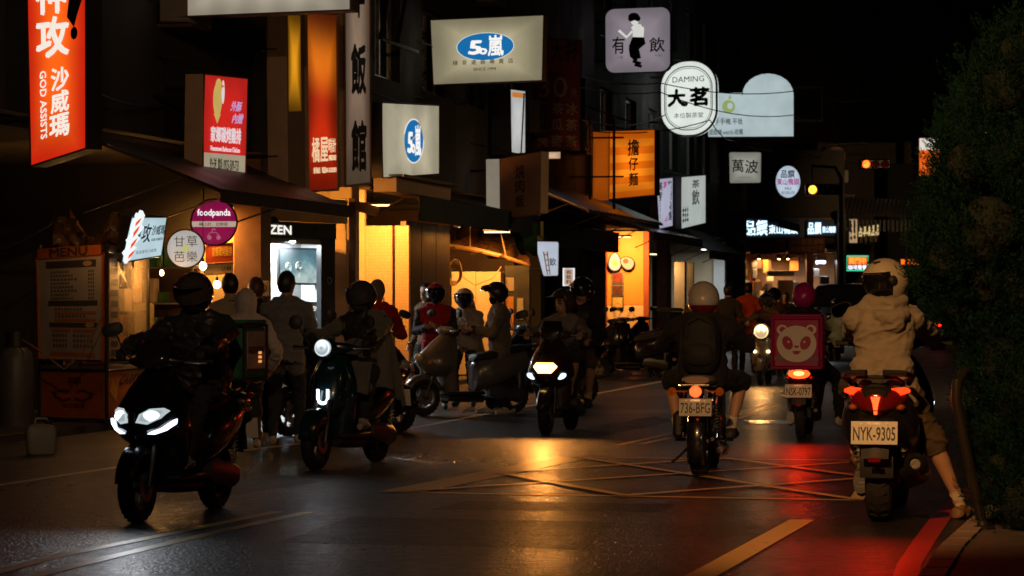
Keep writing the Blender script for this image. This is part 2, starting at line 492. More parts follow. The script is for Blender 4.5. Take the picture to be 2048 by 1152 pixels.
# right-hand pavement with its kerb
M_PAVE = mat('paving', (.10, .085, .075), .75, bump=.4, bscale=30, var=.3)
M_KERB = mat('kerb_stone', (.24, .20, .16), .7, bump=.3, bscale=20, var=.3)
kp = [G(*q) for q in ((1850, 1230), (1905, 1140), (1958, 1085), (2010, 1040), (2090, 1000), (2300, 950))]
mb = MB(); pv = [Vector((p.x, p.y, .12)) for p in kp] + [Vector((14, 26, .12)), Vector((14, 8, .12))]
mb.add(pv + [Vector((p.x, p.y, 0)) for p in kp], [tuple(range(8))[::-1]])
struct(mb.build('pavement_right', M_PAVE, smooth=0))
pvr = None
ks = MB()
for i in range(len(kp) - 1):
    a, b = kp[i], kp[i + 1]; n = int((b - a).length / .5) + 1
    t = (b - a).normalized(); nn = Vector((-t.y, t.x, 0)) * .06
    for j in range(n):
        p, q = lerp(a, b, j / n + .01), lerp(a, b, (j + 1) / n - .01)
        ks.add([p - nn, q - nn, q + nn, p + nn] + [x + Vector((0, 0, .135)) for x in (p - nn, q - nn, q + nn, p + nn)], [(0, 1, 5, 4), (1, 2, 6, 5), (2, 3, 7, 6), (3, 0, 4, 7), (4, 5, 6, 7)])
struct(ks.build('kerb_right', M_KERB, smooth=0))
# floor of the arcade in front of and under the shops
mb = MB()
mb.T = Matrix.Translation(F0) @ Matrix.Rotation(-TH, 4, 'Z')
mb.box((-3.6, 32, .04), (6.8, 90, .08))
struct(mb.build('pavement_left', M_PAVE, smooth=0))

# ------------------------------------------------------------------ the row of shop houses on the left
def building(label, a0, a1, h, wall, ceil=3.3, endwall=None, pillar=None, win=True, depth=3.4, group=None, backwall=None):
    Ln = a1 - a0 - .02
    t = thing('shop_building', label, 'building', FP(a0), -TH, group)
    w = MB()
    # upper front wall with real window openings: columns and bands
    fl = [ceil + .35]
    zz = ceil + .35
    nw = max(1, int(Ln / 2.6)) if win else 0
    rows = [(ceil + 1.5, 1.35), (ceil + 4.6, 1.35)] if win else []
    ww = 1.5
    xs = [Ln * (i + .5) / nw for i in range(nw)] if nw else []
    zprev = ceil
    for (zb, hh) in rows:
        w.box((-.12, Ln / 2, (zprev + zb) / 2), (.24, Ln, zb - zprev))
        y = 0
        for c in xs:
            w.box((-.12, (y + c - ww / 2) / 2, zb + hh / 2), (.24, c - ww / 2 - y, hh)); y = c + ww / 2
        w.box((-.12, (y + Ln) / 2, zb + hh / 2), (.24, Ln - y, hh))
        zprev = zb + hh
    w.box((-.12, Ln / 2, (zprev + h) / 2), (.24, Ln, h - zprev))
    w.box((-5, .1, h / 2 + ceil / 2), (9.5, .2, h - ceil)); w.box((-5, Ln - .1, h / 2 + ceil / 2), (9.5, .2, h - ceil))
    w.build('front_wall', wall, t, smooth=0)
    MB().box((-5, Ln / 2, h + .1), (10, Ln, .2)).build('roof', M_CONC, t, smooth=0)
    MB().box((-2.4, Ln / 2, ceil - .06), (4.3, Ln, .1)).build('arcade_ceiling', M_CONC2, t, smooth=0)
    MB().box((-depth - .1, Ln / 2, ceil / 2), (.2, Ln, ceil - .12)).build('back_wall', backwall or M_CONC2, t, smooth=0)
    if endwall:
        MB().box((-depth / 2 - .15, Ln - .05, ceil / 2 - .03), (depth - .3, .1, ceil - .14)).build('side_wall', endwall, t, smooth=0)
    if pillar:
        MB().box((-.2, Ln - .22, ceil / 2 - .03), (.34, .42, ceil - .1), ch=.015).build('pillar', pillar, t)
    for (zb, hh) in rows:
        for c in xs:
            f = MB()
            for dz in (0.03, hh - .03): f.box((-.16, c, zb + dz), (.07, ww, .06))
            for dy in (-ww / 2 + .03, 0, ww / 2 - .03): f.box((-.16, c + dy, zb + hh / 2), (.066, .05, hh - .12))
            fo = f.build('window', M_ALU, t, smooth=0)
            for sgn in (-1, 1): MB().box((-.17, c + sgn * ww / 4, zb + hh / 2), (.012, ww / 2 - .04, hh - .12)).build('pane', M_GLASS, fo, smooth=0)
    return t
BG = 'row of shop houses along the left side of the street'
B1 = building('dark concrete shop house above the orange food cart and big orange sign', -9, 5.45, 11, M_CONC, endwall=M_CONC, group=BG)
B2 = building('shop house whose arcade holds the bright watch shop', 5.45, 10.75, 12, M_CONC2, endwall=M_CREAM, pillar=M_CREAM, group=BG)
B3 = building('shop house with the lit cream mosaic tile wall', 10.75, 16.7, 10.5, M_CONC, group=BG)
B4 = building('shop house with the pale double cabinet and rolled plastic sheet', 16.7, 23, 11.5, M_CONC2, endwall=M_DBROWN, group=BG)
B5 = building('dark shop house with teal fascia beside the orange wall', 23, 33, 10.5, M_CONC, endwall=M_DBROWN, group=BG)
B6 = building('shop house with the bright orange painted wall', 33, 39.6, 12, M_CONC2, group=BG)
B7 = building('shop house with brown door and white column past the orange wall', 39.6, 52, 11, M_CONC, endwall=M_CREAM, pillar=M_WHITEP, group=BG)
B8 = building('farthest shop house of the row, before the side street', 52, 56.6, 12, M_CONC2, endwall=M_WHITEP, pillar=M_CONC, group=BG)

def wall_piece(parent, a, o0, o1, z0, z1, m, name='shop_wall', t=.12):
    """piece of wall square to the street at distance a, its face towards the camera"""
    b0 = parent.location; a0 = (b0 - F0).dot(FU)
    return MB().box(((o0 + o1) / 2, a - a0 + t / 2, (z0 + z1) / 2), (o1 - o0, t, z1 - z0), ch=.008).build(name, m, parent, smooth=0)
def front_piece(parent, a0_, a1_, o, z0, z1, m, name='shop_wall', t=.1):
    a0 = (parent.location - F0).dot(FU)
    return MB().box((o - t / 2, (a0_ + a1_) / 2 - a0, (z0 + z1) / 2), (t, a1_ - a0_, z1 - z0), ch=.008).build(name, m, parent, smooth=0)

wall_piece(B1, 5.2, -.62, -.12, .08, 2.62, M_YELL, 'yellow_wall', t=.1); wall_piece(B1, 5.22, -1.5, -.63, .08, 2.3, M_DBROWN, 'inner_wall', t=.1)
wall_piece(B1, 4.95, -.09, .27, .08, 3.3, M_BRICKT, 'pillar', t=.42)
# tile wall (B3), with its dark joint and switch plate
aT = 13.55
wall_piece(B3, aT, -.72, -.27, .08, 2.62, M_TILE, 'tile_wall')
wall_piece(B3, aT, -.225, .0, .08, 2.62, M_TILE, 'tile_wall')
wall_piece(B3, aT + .06, -.27, -.225, .08, 2.62, M_BLACK, 'joint')
wall_piece(B3, aT - .02, -.42, -.39, 1.33, 1.5, M_WOOD, 'switch_plate', t=.02)
wall_piece(B3, aT, -3.2, -.72, .08, 3.2, M_CREAM, 'inner_wall')
for i in range(3): front_piece(B3, 13.7 + i, 14.68 + i, -.08, .08, 2.7, M_DBROWN, 'metal_door')
# pale double cabinet (B4)
aC = 20.6
for o0, o1 in ((-.98, -.53), (-.525, -.06)): wall_piece(B4, aC, o0, o1, .1, 1.98, M_CREAM, 'cabinet_door', t=.5)
wall_piece(B4, aC + .1, -1.2, -.985, .08, 2.05, M_DSTEEL, 'cabinet_side', t=.3)
for z in (.9, 1.1): wall_piece(B4, aC - .02, -.56, -.545, z - .03, z + .03, M_DSTEEL, 'latch', t=.02)
# notices pasted right of the cabinet
for i, (o, z, w, h, c) in enumerate(((.05, 1.25, .16, .55, (.38, .16, .03)), (.05, .8, .14, .2, (.4, .3, .22)), (.25, 1.3, .12, .4, (.3, .27, .22)), (.25, .85, .12, .3, (.32, .22, .16)), (.05, 1.75, .18, .25, (.30, .25, .2)))):
    wall_piece(B4, aC + .25, o - w / 2, o + w / 2, z - h / 2, z + h / 2, mat('notice_%d' % i, c, .7, var=.25, vscale=25), 'notice', t=.02)
wall_piece(B4, aC + .28, -.05, .42, .08, 2.1, M_DSTEEL, 'notice_wall')
# teal fascia and dark wall (B5)
front_piece(B5, 24, 32.6, .06, 2.55, 3.0, M_TEAL, 'fascia', t=.2)
for a in (24.0, 28.0): wall_piece(B5, a, -.4, 0, .08, 2.6, M_CONC, 'pillar', t=.4)
front_piece(B5, 28.6, 32.8, -.6, .08, 2.55, M_TEAL, 'shutter', t=.06)
# orange wall (B6): photo frames, cream lower part
aO = 37.2
wall_piece(B6, aO, -1.02, -.12, 1.36, 3.15, M_ORAN, 'orange_wall')
wall_piece(B6, aO, -1.02, -.12, .08, 1.35, M_CREAM, 'lower_wall')
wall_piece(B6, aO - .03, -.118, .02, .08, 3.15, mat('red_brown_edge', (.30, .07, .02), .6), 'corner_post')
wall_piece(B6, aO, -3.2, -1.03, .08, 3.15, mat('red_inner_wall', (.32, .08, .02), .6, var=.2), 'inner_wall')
for z, c in ((2.02, (.22, .05, .04)), (1.72, (.10, .04, .03)), (1.42, (.55, .38, .12))):
    fr = wall_piece(B6, aO - .05, -.9, -.6, z - .14, z + .14, M_STEEL, 'picture_frame', t=.05)
    pic = wall_piece(B6, aO - .06, -.87, -.63, z - .115, z + .115, mat('picture_%d' % int(z * 100), c, .3, var=.6, vscale=14), 'picture', t=.012)
    pic.parent = fr
# pillars and door past it (B7)
wall_piece(B7, 39.75, -.2, .06, .08, 3.1, M_BLUEG, 'pillar', t=.5)
wall_piece(B7, 41.2, -.55, -.1, .08, 1.3, M_WOOD, 'door', t=.08); wall_piece(B7, 41.2, -.55, -.1, 1.32, 2.6, M_DBROWN, 'door', t=.08)
wall_piece(B7, 41.15, -.08, -.05, .08, 2.7, M_CREAM, 'door_frame', t=.1)
wall_piece(B7, 43.4, -.3, -.02, .08, 2.5, M_WHITEP, 'white_column', t=.35); wall_piece(B7, 44.5, -.12, .06, .08, 2.5, M_ALU, 'door_frame', t=.1)

# ------------------------------------------------------------------ far end of the street and the dark blocks behind
def block(label, c, size, m, rz=0, rows=3, cols=4, name='far_building', z0=0):
    t = thing(name, label, 'building', c, rz)
    MB().box((0, size[1] / 2, size[2] / 2 + z0), size, ch=.05).build('wall', m, t, smooth=0)
    for i in range(cols):
        for j in range(rows):
            x = (i + .5) / cols * size[0] - size[0] / 2; z = z0 + size[2] * (j + .6) / (rows + .5)
            w = MB().box((x, -.03, z), (size[0] / cols * .5, .08, size[2] / rows * .38), ch=.02).build('window', M_BLACK, t, smooth=0)
            MB().box((x, -.075, z), (size[0] / cols * .44, .02, size[2] / rows * .32)).build('pane', M_GLASS, w, smooth=0)
    return t
block('tall unlit block standing dark above the end of the street', P(1750, HZ, 128) - Vector((0, 0, HC)), (26, 12, 34), mat('unlit_facade', (.035, .033, .032), .9, var=.3, vscale=.5), 0, 7, 8)
block('low brown house behind the traffic signals', P(1735, HZ, 112) - Vector((0, 0, HC)), (4.2, 6, 8.1), mat('brown_house_wall', (.17, .13, .11), .85, bump=.3, var=.35, vscale=.8), 0, 2, 2)
block('dark house at the far corner right of the duck shop', P(1900, HZ, 108) - Vector((0, 0, HC)), (5, 6, 7), M_CONC, 0, 2, 2)
block('dark block closing the view behind the farthest shop houses', P(1480, HZ, 122) - Vector((0, 0, HC)), (9, 10, 26), M_CONC, 0, 6, 3)
# the duck shop: an open lit kitchen facing down the street
dD = 94.0
DK = thing('corner_food_shop', 'open corner food shop under two glowing white neon name signs', 'building', P(1575, HZ, dD) - Vector((0, 0, HC)), 0)
sc_ = dD / FPX
def dk(name, x0, x1, y0, y1, dep, th, m):
    """box in front of the shop: pixel columns/rows of its face, depth offset"""
    a = ((x0 - 1575) * sc_, (x1 - 1575) * sc_); z = (HC + (HZ - y1) * sc_, HC + (HZ - y0) * sc_)
    return MB().box(((a[0] + a[1]) / 2, dep + th / 2, (z[0] + z[1]) / 2), (a[1] - a[0], th, z[1] - z[0]), ch=.01).build(name, m, DK, smooth=0)
dk('back_wall', 1480, 1690, 505, 690, 3.0, .1, mat('kitchen_wall', (.22, .13, .07), .7, bump=.2, var=.4, vscale=3))
dk('side_wall', 1478, 1484, 470, 690, 0, 3.0, M_CONC2)
dk('pillar', 1672, 1690, 420, 690, -.3, .5, M_BLACK)
dk('pillar', 1612, 1626, 500, 690, -.2, .3, mat('red_brown_post', (.2, .05, .02), .5))
dk('fascia', 1484, 1680, 435, 476, .0, .25, mat('dark_fascia', (.10, .10, .12), .4))
dk('upper_wall', 1484, 1690, 300, 434, .1, .3, M_CONC)
dk('ceiling', 1484, 1680, 497, 504, .3, 2.7, M_CREAM)
dk('counter', 1500, 1600, 612, 665, .4, .6, M_ALU)
dk('counter_top', 1496, 1604, 606, 611, .3, .8, M_STEEL)
dk('hood', 1538, 1592, 541, 552, .5, .7, M_STEEL)
_rk = random.Random(4)
for i in range(34):
    x = _rk.uniform(1490, 1608); y = _rk.uniform(520, 600); w = _rk.uniform(3, 9); h = _rk.uniform(4, 14)
    dk('shelf_goods', x - w, x + w, y - h, y + h, _rk.uniform(1.6, 2.8), .2, (M_STEEL, M_CREAM, M_DBROWN, M_BLACK, M_ORAN, M_WHITEP, M_WOOD)[i % 7])
dk('glass_case', 1560, 1590, 560, 605, .5, .5, mat('warm_case', (.5, .32, .15), .3))
for x, y, c in ((1632, 500, M_STEEL), (1648, 520, M_BLUEG), (1635, 545, M_WHITEP), (1655, 560, M_BLACK), (1640, 585, M_WHITEP)):
    dk('shelf_goods', x - 9, x + 9, y - 8, y + 8, .8, .3, c)
for x in (1522, 1562, 1580): # pendant lamps over the counter
    l = MB(); p = ((x - 1575) * sc_, .7, HC + (HZ - 517) * sc_)
    l.lathe([(.02, .16), (.06, .15), (.16, 0), (.15, 0), (.05, .13)], p, n=14)
    lo = l.build('lamp_shade', M_BLACK, DK)
    MB().ell((p[0], p[1], p[2] + .03), (.06, .06, .06)).build('bulb', emis('warm_bulb', (1, .62, .25), 14, noise_amt=0), lo)
light('kitchen_light', 'AREA', ((1565 - 1575) * sc_, 1.4, 2.95), 130, (1, .55, .22), DK, size=1.6)
light('kitchen_light', 'AREA', ((1645 - 1575) * sc_, 1.0, 2.9), 60, (.8, .9, 1), DK, size=.6)

# ------------------------------------------------------------------ signs
M_SFRAME = mat('sign_frame', (.20, .17, .14), .5, metal=.3, var=.2)
M_SDARK = mat('sign_frame_dark', (.035, .03, .028), .5, metal=.3, var=.2)
M_SBEIGE = mat('sign_side_beige', (.52, .37, .25), .6, bump=.15, var=.2)
M_INK = mat('sign_ink_black', (.012, .012, .014), .5, var=0)
def L3(r, g, b): return srgb(r, g, b)
class Sign:
    def __init__(s, label, quad, dl, dr, thick, face, frame=M_SFRAME, shape=None, name='shop_sign', bracket=True, rim=.012, group=None, cat='sign', body=None, grow=.0):
        TL, TR, BR, BL = quad
        s.q = [P(*TL, dl), P(*TR, dr), P(*BR, dr), P(*BL, dl)]
        U = s.q[2] - s.q[3]; V = s.q[0] - s.q[3]
        s.N = U.cross(V).normalized()
        base = (s.q[2] + s.q[3]) / 2 - s.N * thick / 2
        s.loc = base
        s.root = thing(name, label, cat, base, 0, group)
        shape = shape or [(0, 0), (1, 0), (1, 1), (0, 1)]
        n = len(shape)
        front = [s.fn(u, v, 0) for u, v in shape]; back = [p - s.N * thick for p in front]
        MB().add(front + back, [tuple(range(n)), tuple(range(n, 2 * n))[::-1]] + [(j, n + j, n + (j + 1) % n, (j + 1) % n) for j in range(n)]).build('box', body or frame, s.root, smooth=30)
        c = (sum(u for u, v in shape) / n, sum(v for u, v in shape) / n)
        k = .985
        MB().add([s.fn(c[0] + (u - c[0]) * k, c[1] + (v - c[1]) * k, .004) for u, v in shape], [tuple(range(n))]).build('face', face, s.root, smooth=0)
        if rim: MB().tube([s.fn(u, v, .004) for u, v in shape], rim, 6, closed=True).build('frame', frame, s.root, smooth=50)
        if bracket:
            ok = False
            for vv in (.2, .8):
                p = s.fn(0.03, vv, -thick / 2); w = p + s.loc; o = (w - F0).dot(FN)
                if .1 < o < 6: MB().cyl(p, p - FN * (o + .08), .025, 8).build('bracket', M_DSTEEL, s.root)
                if .1 < o < 6 and vv > .5: MB().cyl(s.fn(.5, 1.0, -thick / 2), p - FN * (o + .08) + Vector((0, 0, .5)), .012, 6).build('stay', M_DSTEEL, s.root)
    def fn(s, u, v, off=0):
        q = s.q
        p = (q[3] * (1 - u) + q[2] * u) * (1 - v) + (q[0] * (1 - u) + q[1] * u) * v
        return p + s.N * off - s.loc
    def letters(s, items, m, name='lettering', off=.008, bold=0.015):
        for it in items:
            mb = MB(); txt, box = it[0], it[1]; kw = it[2] if len(it) > 2 else {}
            kw.setdefault('bold', bold)
            put_text(mb, txt, box, lambda u, v: s.fn(u, v, off), **kw)
            if mb.v: mb.build(name, m, s.root, smooth=0)
    def poly(s, pts, m, name='printed_shape', off=.006):
        return MB().add([s.fn(u, v, off) for u, v in pts], [tuple(range(len(pts)))]).build(name, m, s.root, smooth=0)
    def polys(s, plist, m, name='printed_shape', off=.007):
        mb = MB()
        for pts in plist: mb.add([s.fn(u, v, off) for u, v in pts], [tuple(range(len(pts)))])
        return mb.build(name, m, s.root, smooth=0)
def oval(cx, cy, rx, ry, n=40): return [(cx + rx * math.cos(2 * math.pi * i / n), cy + ry * math.sin(2 * math.pi * i / n)) for i in range(n)]
def rrect(rx=.12, ry=.12, n=6, x0=0, y0=0, x1=1, y1=1):
    out = []
    for cx, cy, a0 in ((x1 - rx, y0 + ry, -90), (x1 - rx, y1 - ry, 0), (x0 + rx, y1 - ry, 90), (x0 + rx, y0 + ry, 180)):
        for i in range(n + 1):
            a = R(a0 + 90 * i / n); out.append((cx + rx * math.cos(a), cy + ry * math.sin(a)))
    return out
def stroke(pts, w):
    """thick 2-D line as one outline"""
    l, r_ = [], []
    for i, (x, y) in enumerate(pts):
        x0, y0 = pts[max(i - 1, 0)]; x1, y1 = pts[min(i + 1, len(pts) - 1)]
        d = math.hypot(x1 - x0, y1 - y0) or 1; nx, ny = -(y1 - y0) / d * w / 2, (x1 - x0) / d * w / 2
        l.append((x + nx, y + ny)); r_.append((x - nx, y - ny))
    return r_ + l[::-1]
def rect(x0, y0, x1, y1): return [(x0, y0), (x1, y0), (x1, y1), (x0, y1)]
def smear(x0, y0, x1, y1, n, seed=0, fill=.78):
    """rows of small unreadable print as little bars"""
    rg = random.Random(seed); out = []; w = (x1 - x0) / n
    for i in range(n):
        a = x0 + i * w
        for j in range(3):
            yy = y0 + (y1 - y0) * (j + rg.uniform(.1, .3)) / 3
            out.append(rect(a + w * rg.uniform(.02, .12), yy, a + w * rg.uniform(fill - .12, fill), yy + (y1 - y0) * .16))
        b = a + w * rg.uniform(.3, .5); out.append(rect(b, y0, b + w * .14, y1))
    return out

E_WHITEL = emis('letter_white_lit', (1, .97, .92), .95, noise_amt=0)
# 1 tall orange sign
E_OR = emis('sign_orange_lit', (1.0, .13, .008), 1.05, edge=.35, ew=.45, rim=(.80, .022, .006))
s = Sign('tall orange lit sign with white brush lettering and black flame mark', ((52, -150), (172, -150), (173, 298), (62, 334)), 26.2, 25.8, .22, E_OR, M_SDARK, name='vertical_sign')
S_OR = s
s.letters([('神', (.16, .625, .66, .80), dict(bold=.03)), ('攻', (.16, .44, .70, .605), dict(bold=.03)),
           ('沙', (.40, .29, .70, .385), dict(bold=.025)), ('威', (.39, .195, .70, .285), dict(bold=.025)), ('瑪', (.36, .09, .70, .185), dict(bold=.025))], emis('orange_sign_letters', (1, .9, .8), .9, noise_amt=0))
s.letters([('GOD ASSISTS', (.20, .10, .31, .385), dict(rot=True, bold=.02))], MATS['orange_sign_letters'])
s.polys([[(.68, .60), (.8, .55), (.85, .60), (1.0, .72), (1.0, .83), (.86, .70), (.98, .81), (.84, .76), (1.0, .90), (.78, .82)], oval(.80, .525, .06, .028, 16)], M_INK)
# 2 red fried chicken sign, flat against the shops
d0, d1 = fd(408, .62), fd(495, .62)
s = Sign('red box sign with a yellow chicken and white lettering above a cream strip', ((408, 148), (495, 157), (490, 357), (405, 350)), d0, d1, .22, emis('sign_red_lit', (.70, .022, .016), .85, edge=.3, ew=.3), M_SFRAME, body=M_SBEIGE)
s.polys([rect(.02, .01, .98, .225)], emis('cream_strip_lit', (.42, .36, .24), .8), off=.006)
s.letters([('家鄉碳烤雞排', (.16, .34, .86, .49), dict(bold=.03))], emis('sign_white_soft', (.8, .72, .74), .85, noise_amt=0))
s.letters([('Hometown Barbecue Chicken', (.16, .25, .84, .30), {})], MATS['sign_white_soft'])
s.letters([('外送', (.14, .06, .30, .18), {}), ('電話:', (.33, .06, .44, .18), {}), ('0925-589-733', (.46, .07, .82, .17), {})], M_INK)
s.polys([oval(.30, .76, .10, .17, 24), oval(.32, .90, .07, .07, 16), [(.22, .62), (.38, .62), (.30, .52)]], emis('chicken_yellow_lit', (.62, .44, .12), .85), off=.007)
s.polys([[(.36, .92), (.46, .90), (.36, .87)]], emis('beak_orange', (.9, .25, .02), .8), off=.009)
s.polys([oval(.42, .84, .035, .12, 16)], MATS['sign_white_soft'], off=.0075)
s.letters([('外酥', (.62, .66, .86, .76), dict(shear=.2)), ('內嫩', (.66, .54, .90, .64), dict(shear=.2))], emis('sign_lilac', (.55, .42, .75), .8, noise_amt=0))
# 3 big white box sign cut by the top of the picture
s = Sign('wide white lit box sign seen from below, above the clock shop sign', ((328, -90), (702, -100), (702, 20), (330, 35)), fd(328, .2) + .3, fd(328, .2) - .2, .3, emis('sign_white_tubes', (.54, .47, .36), .75, edge=.4, ew=.35, tubes=6), M_SFRAME)
# 4 the three tall flat signs
o = .75
s = Sign('beige tall sign box with a yellow lit tube strip', ((573, 26), (606, 28), (610, 380), (577, 384)), fd(573, o), fd(606, o), .26, mat('sign_greybeige', (.45, .32, .2), .6, var=.2), M_SBEIGE, name='vertical_sign', rim=0)
s.polys([rect(.05, .45, .8, .99)], emis('yellow_tube_glow', (.95, .38, .012), .85, edge=.9, ew=.5), off=.006)
s = Sign('tall red and orange lit clock shop sign with pale lettering', ((610, 24), (672, 28), (674, 380), (614, 384)), fd(610, o), fd(672, o), .24, emis('sign_redorange_lit', (.85, .10, .006), 1.05, edge=.75, ew=.5, stops=((0, (.5, .02, .004)), (1, (.25, .03, .004)), (.25, (.75, .03, .005)), (.48, (.42, .022, .004)), (.75, (1.0, .22, .008)))), M_SBEIGE, name='vertical_sign', rim=.03)
s.letters([('橘', (.16, .165, .40, .30), {}), ('屋', (.43, .165, .68, .30), {}), ('時計', (.70, .215, .95, .295), {}), ('MIKIDOKEI', (.71, .17, .95, .20), {}), ('東海店', (.20, .10, .42, .135), {}), ('電話04-26320283', (.48, .10, .96, .135), {})], emis('letter_cream_lit', (.95, .72, .42), .85, noise_amt=0))
s = Sign('tall white lit sign with big black lettering beside the clock shop sign', ((687, -140), (738, -140), (740, 368), (690, 374)), fd(687, o), fd(738, o), .26, emis('sign_white_warm', (.50, .33, .22), .48, edge=.75, ew=.5), mat('sign_side_orange', (.40, .17, .04), .5, var=.2), name='vertical_sign', rim=.02, body=M_SBEIGE)
s.letters([('牛', (.32, .66, .78, .80), dict(bold=.03)), ('飯', (.25, .36, .82, .55), dict(bold=.035)), ('館', (.25, .06, .82, .25), dict(bold=.035))], M_INK)
# 5, 6 the tea chain's two boxes
E_TEA = emis('sign_cream_lit', (.64, .56, .35), .92, edge=.68, ew=.5)
E_TEA2 = emis('sign_cream_lit_even', (.58, .52, .36), .82, edge=.35, ew=.35, tubes=3)
E_BLUE = emis('sign_blue_lit', (.010, .17, .46), .85, noise_amt=0)
o = .5
s = Sign('cream lit box sign with a narrow blue oval, set flat on the shop front', ((763, 205), (878, 211), (878, 348), (765, 356)), fd(763, o), fd(878, o), .2, E_TEA2, M_SDARK)
s.poly(oval(.53, .485, .185, .315), emis('oval_rim_white', (.8, .8, .75), .9, noise_amt=0), 'logo_rim', off=.006); s.poly(oval(.53, .485, .165, .295), E_BLUE, 'logo_oval', off=.0075)
TEA = lambda u0, v0, u1, v1: [('5', (u0 + .02 * (u1 - u0), v0 + .12 * (v1 - v0), u0 + .34 * (u1 - u0), v0 + .76 * (v1 - v0)), dict(bold=.035, shear=.15)), ('o', (u0 + .30 * (u1 - u0), v0 + .1 * (v1 - v0), u0 + .5 * (u1 - u0), v0 + .38 * (v1 - v0)), dict(bold=.04)), ('嵐', (u0 + .54 * (u1 - u0), v0, u0 + .97 * (u1 - u0), v1), dict(bold=.022))]
s.letters(TEA(.42, .28, .66, .70), E_WHITEL, off=.01)
dS = fd(862, .15)
s = Sign('wide cream lit box sign with a broad blue oval facing along the street', ((860, 40), (1088, 30), (1085, 161), (866, 170)), dS + .15, dS - .25, .28, E_TEA, mat('sign_frame_brown', (.20, .11, .06), .5, metal=.3))
s.poly(oval(.485, .555, .258, .215), MATS['oval_rim_white'], 'logo_rim', off=.006); s.poly(oval(.485, .555, .252, .207), E_BLUE, 'logo_oval', off=.0075)
s.letters(TEA(.34, .41, .655, .72), E_WHITEL, off=.01)
s.letters([(ch, (.19 + i * .083, .285, .235 + i * .083, .36), {}) for i, ch in enumerate('綠茶連鎖專賣店')] + [('SINCE 1994', (.375, .19, .58, .235), {})], mat('sign_ink_grey', (.10, .10, .09), .5, var=0), bold=.005)
# 7 unlit dark red banner with the tea prices
dB = fd(1068, .15)
s = Sign('dark red unlit banner listing tea in dull gold lettering', ((1068, 78), (1163, 80), (1160, 302), (1066, 300)), dB, dB - .2, .05, mat('banner_red', (.24, .030, .020), .7, bump=.2, var=.25), M_SDARK, name='menu_banner')
GOLD = mat('banner_gold', (.50, .35, .18), .7, var=.2)
s.letters([('超', (.04, .80, .30, .99), {}), ('大', (.36, .80, .62, .99), {}), ('杯', (.66, .80, .95, .99), {}), ('30', (.10, .475, .72, .665), dict(bold=.0)), ('元', (.80, .49, .92, .555), {})], mat('banner_dark_letters', (.02, .012, .010), .7, var=0))
s.letters([('30', (.10, .475, .72, .665), dict(bold=.0)), ('元', (.80, .49, .92, .555), {})] + [(ch, (.08 + .31 * (i % 3), .325 - .145 * (i // 3), .32 + .31 * (i % 3), .43 - .145 * (i // 3)), {}) for i, ch in enumerate('紅茶冰冬瓜茶蕎麥茶')], GOLD, off=.012)
# 8 dim beige box
dB = fd(972, .3)
s = Sign('dim beige box sign with faded red lettering', ((1000, 318), (1083, 303), (1081, 426), (1001, 437)), dB, dB - .5, .22, mat('faded_panel', (.55, .32, .21), .6, bump=.1, var=.22, vscale=2), M_SBEIGE)
s.letters([('燒', (.38, .62, .60, .84), {}), ('肉', (.38, .38, .60, .60), {}), ('飯', (.38, .14, .60, .34), {})], mat('faded_red', (.16, .04, .03), .7))
MB().add([s.fn(0, v, .002 - t * .0) - s.loc * 0 for v, t in ()], []) if False else None
# pale left side of that unlit box, its brightness put in as weak emission
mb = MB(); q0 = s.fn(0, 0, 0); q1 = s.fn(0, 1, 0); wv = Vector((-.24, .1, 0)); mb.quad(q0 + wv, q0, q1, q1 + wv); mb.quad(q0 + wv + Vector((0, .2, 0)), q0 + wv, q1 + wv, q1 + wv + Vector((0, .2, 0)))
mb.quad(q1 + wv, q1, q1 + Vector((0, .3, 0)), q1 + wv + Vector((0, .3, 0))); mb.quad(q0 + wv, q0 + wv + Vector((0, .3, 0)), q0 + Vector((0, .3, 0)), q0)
mb.build('side_panel', emis('sign_side_glow', (.34, .29, .22), .6), s.root, smooth=0)
# 9 narrow white lit box and a small one below
o = .4
s = Sign('narrow white lit sign behind the dark red banner', ((1020, 178), (1050, 182), (1050, 306), (1022, 308)), fd(1020, o), fd(1050, o), .35, emis('sign_cold_white', (.62, .63, .62), .85, edge=.3, ew=.4), M_SDARK, name='vertical_sign', body=M_CONC2)
s.polys([rect(.1, .88, .9, .96)], emis('amber_strip', (.9, .3, .05), .6, noise_amt=0)); s.polys([[(.62, .0), (.72, .0), (.95, .96), (.85, .96)]], M_INK, off=.012)
dB = fd(1084, .4)
Sign('little lit sign under the dark red banner', ((1084, 303), (1121, 303), (1121, 318), (1084, 319)), dB, dB, .15, emis('sign_amber_white', (.85, .55, .35), .75, edge=.4, ew=.4), M_SDARK)
# 10 orange striped box
dB = fd(1188, .2)
s = Sign('orange lit box sign with lighter bands and dark red lettering', ((1219, 262), (1310, 259), (1310, 390), (1218, 399)), dB, dB - .4, .3, emis('sign_amber_lit', (.95, .17, .005), .95, edge=.55, ew=.45), mat('sign_rim_rust', (.3, .12, .04), .5))
s.polys([rect(.02, v, .98, v + .11) for v in (.10, .31, .53, .76)], emis('sign_amber_lit2', (1, .25, .010), 1.2, edge=.55, ew=.45), off=.006)
mb = MB(); q0 = s.fn(0, 0, 0); q1 = s.fn(0, 1, 0); wv = Vector((-.34, .15, 0))
mb.quad(q0 + wv, q0, q1, q1 + wv); mb.quad(q0 + wv, q0 + wv + Vector((0, .4, 0)), q0 + Vector((0, .4, 0)), q0); mb.quad(q1, q1 + Vector((0, .4, 0)), q1 + wv + Vector((0, .4, 0)), q1 + wv)
mb.build('side_panel', emis('sign_amber_side', (.55, .10, .005), .55, edge=.3), s.root, smooth=0)
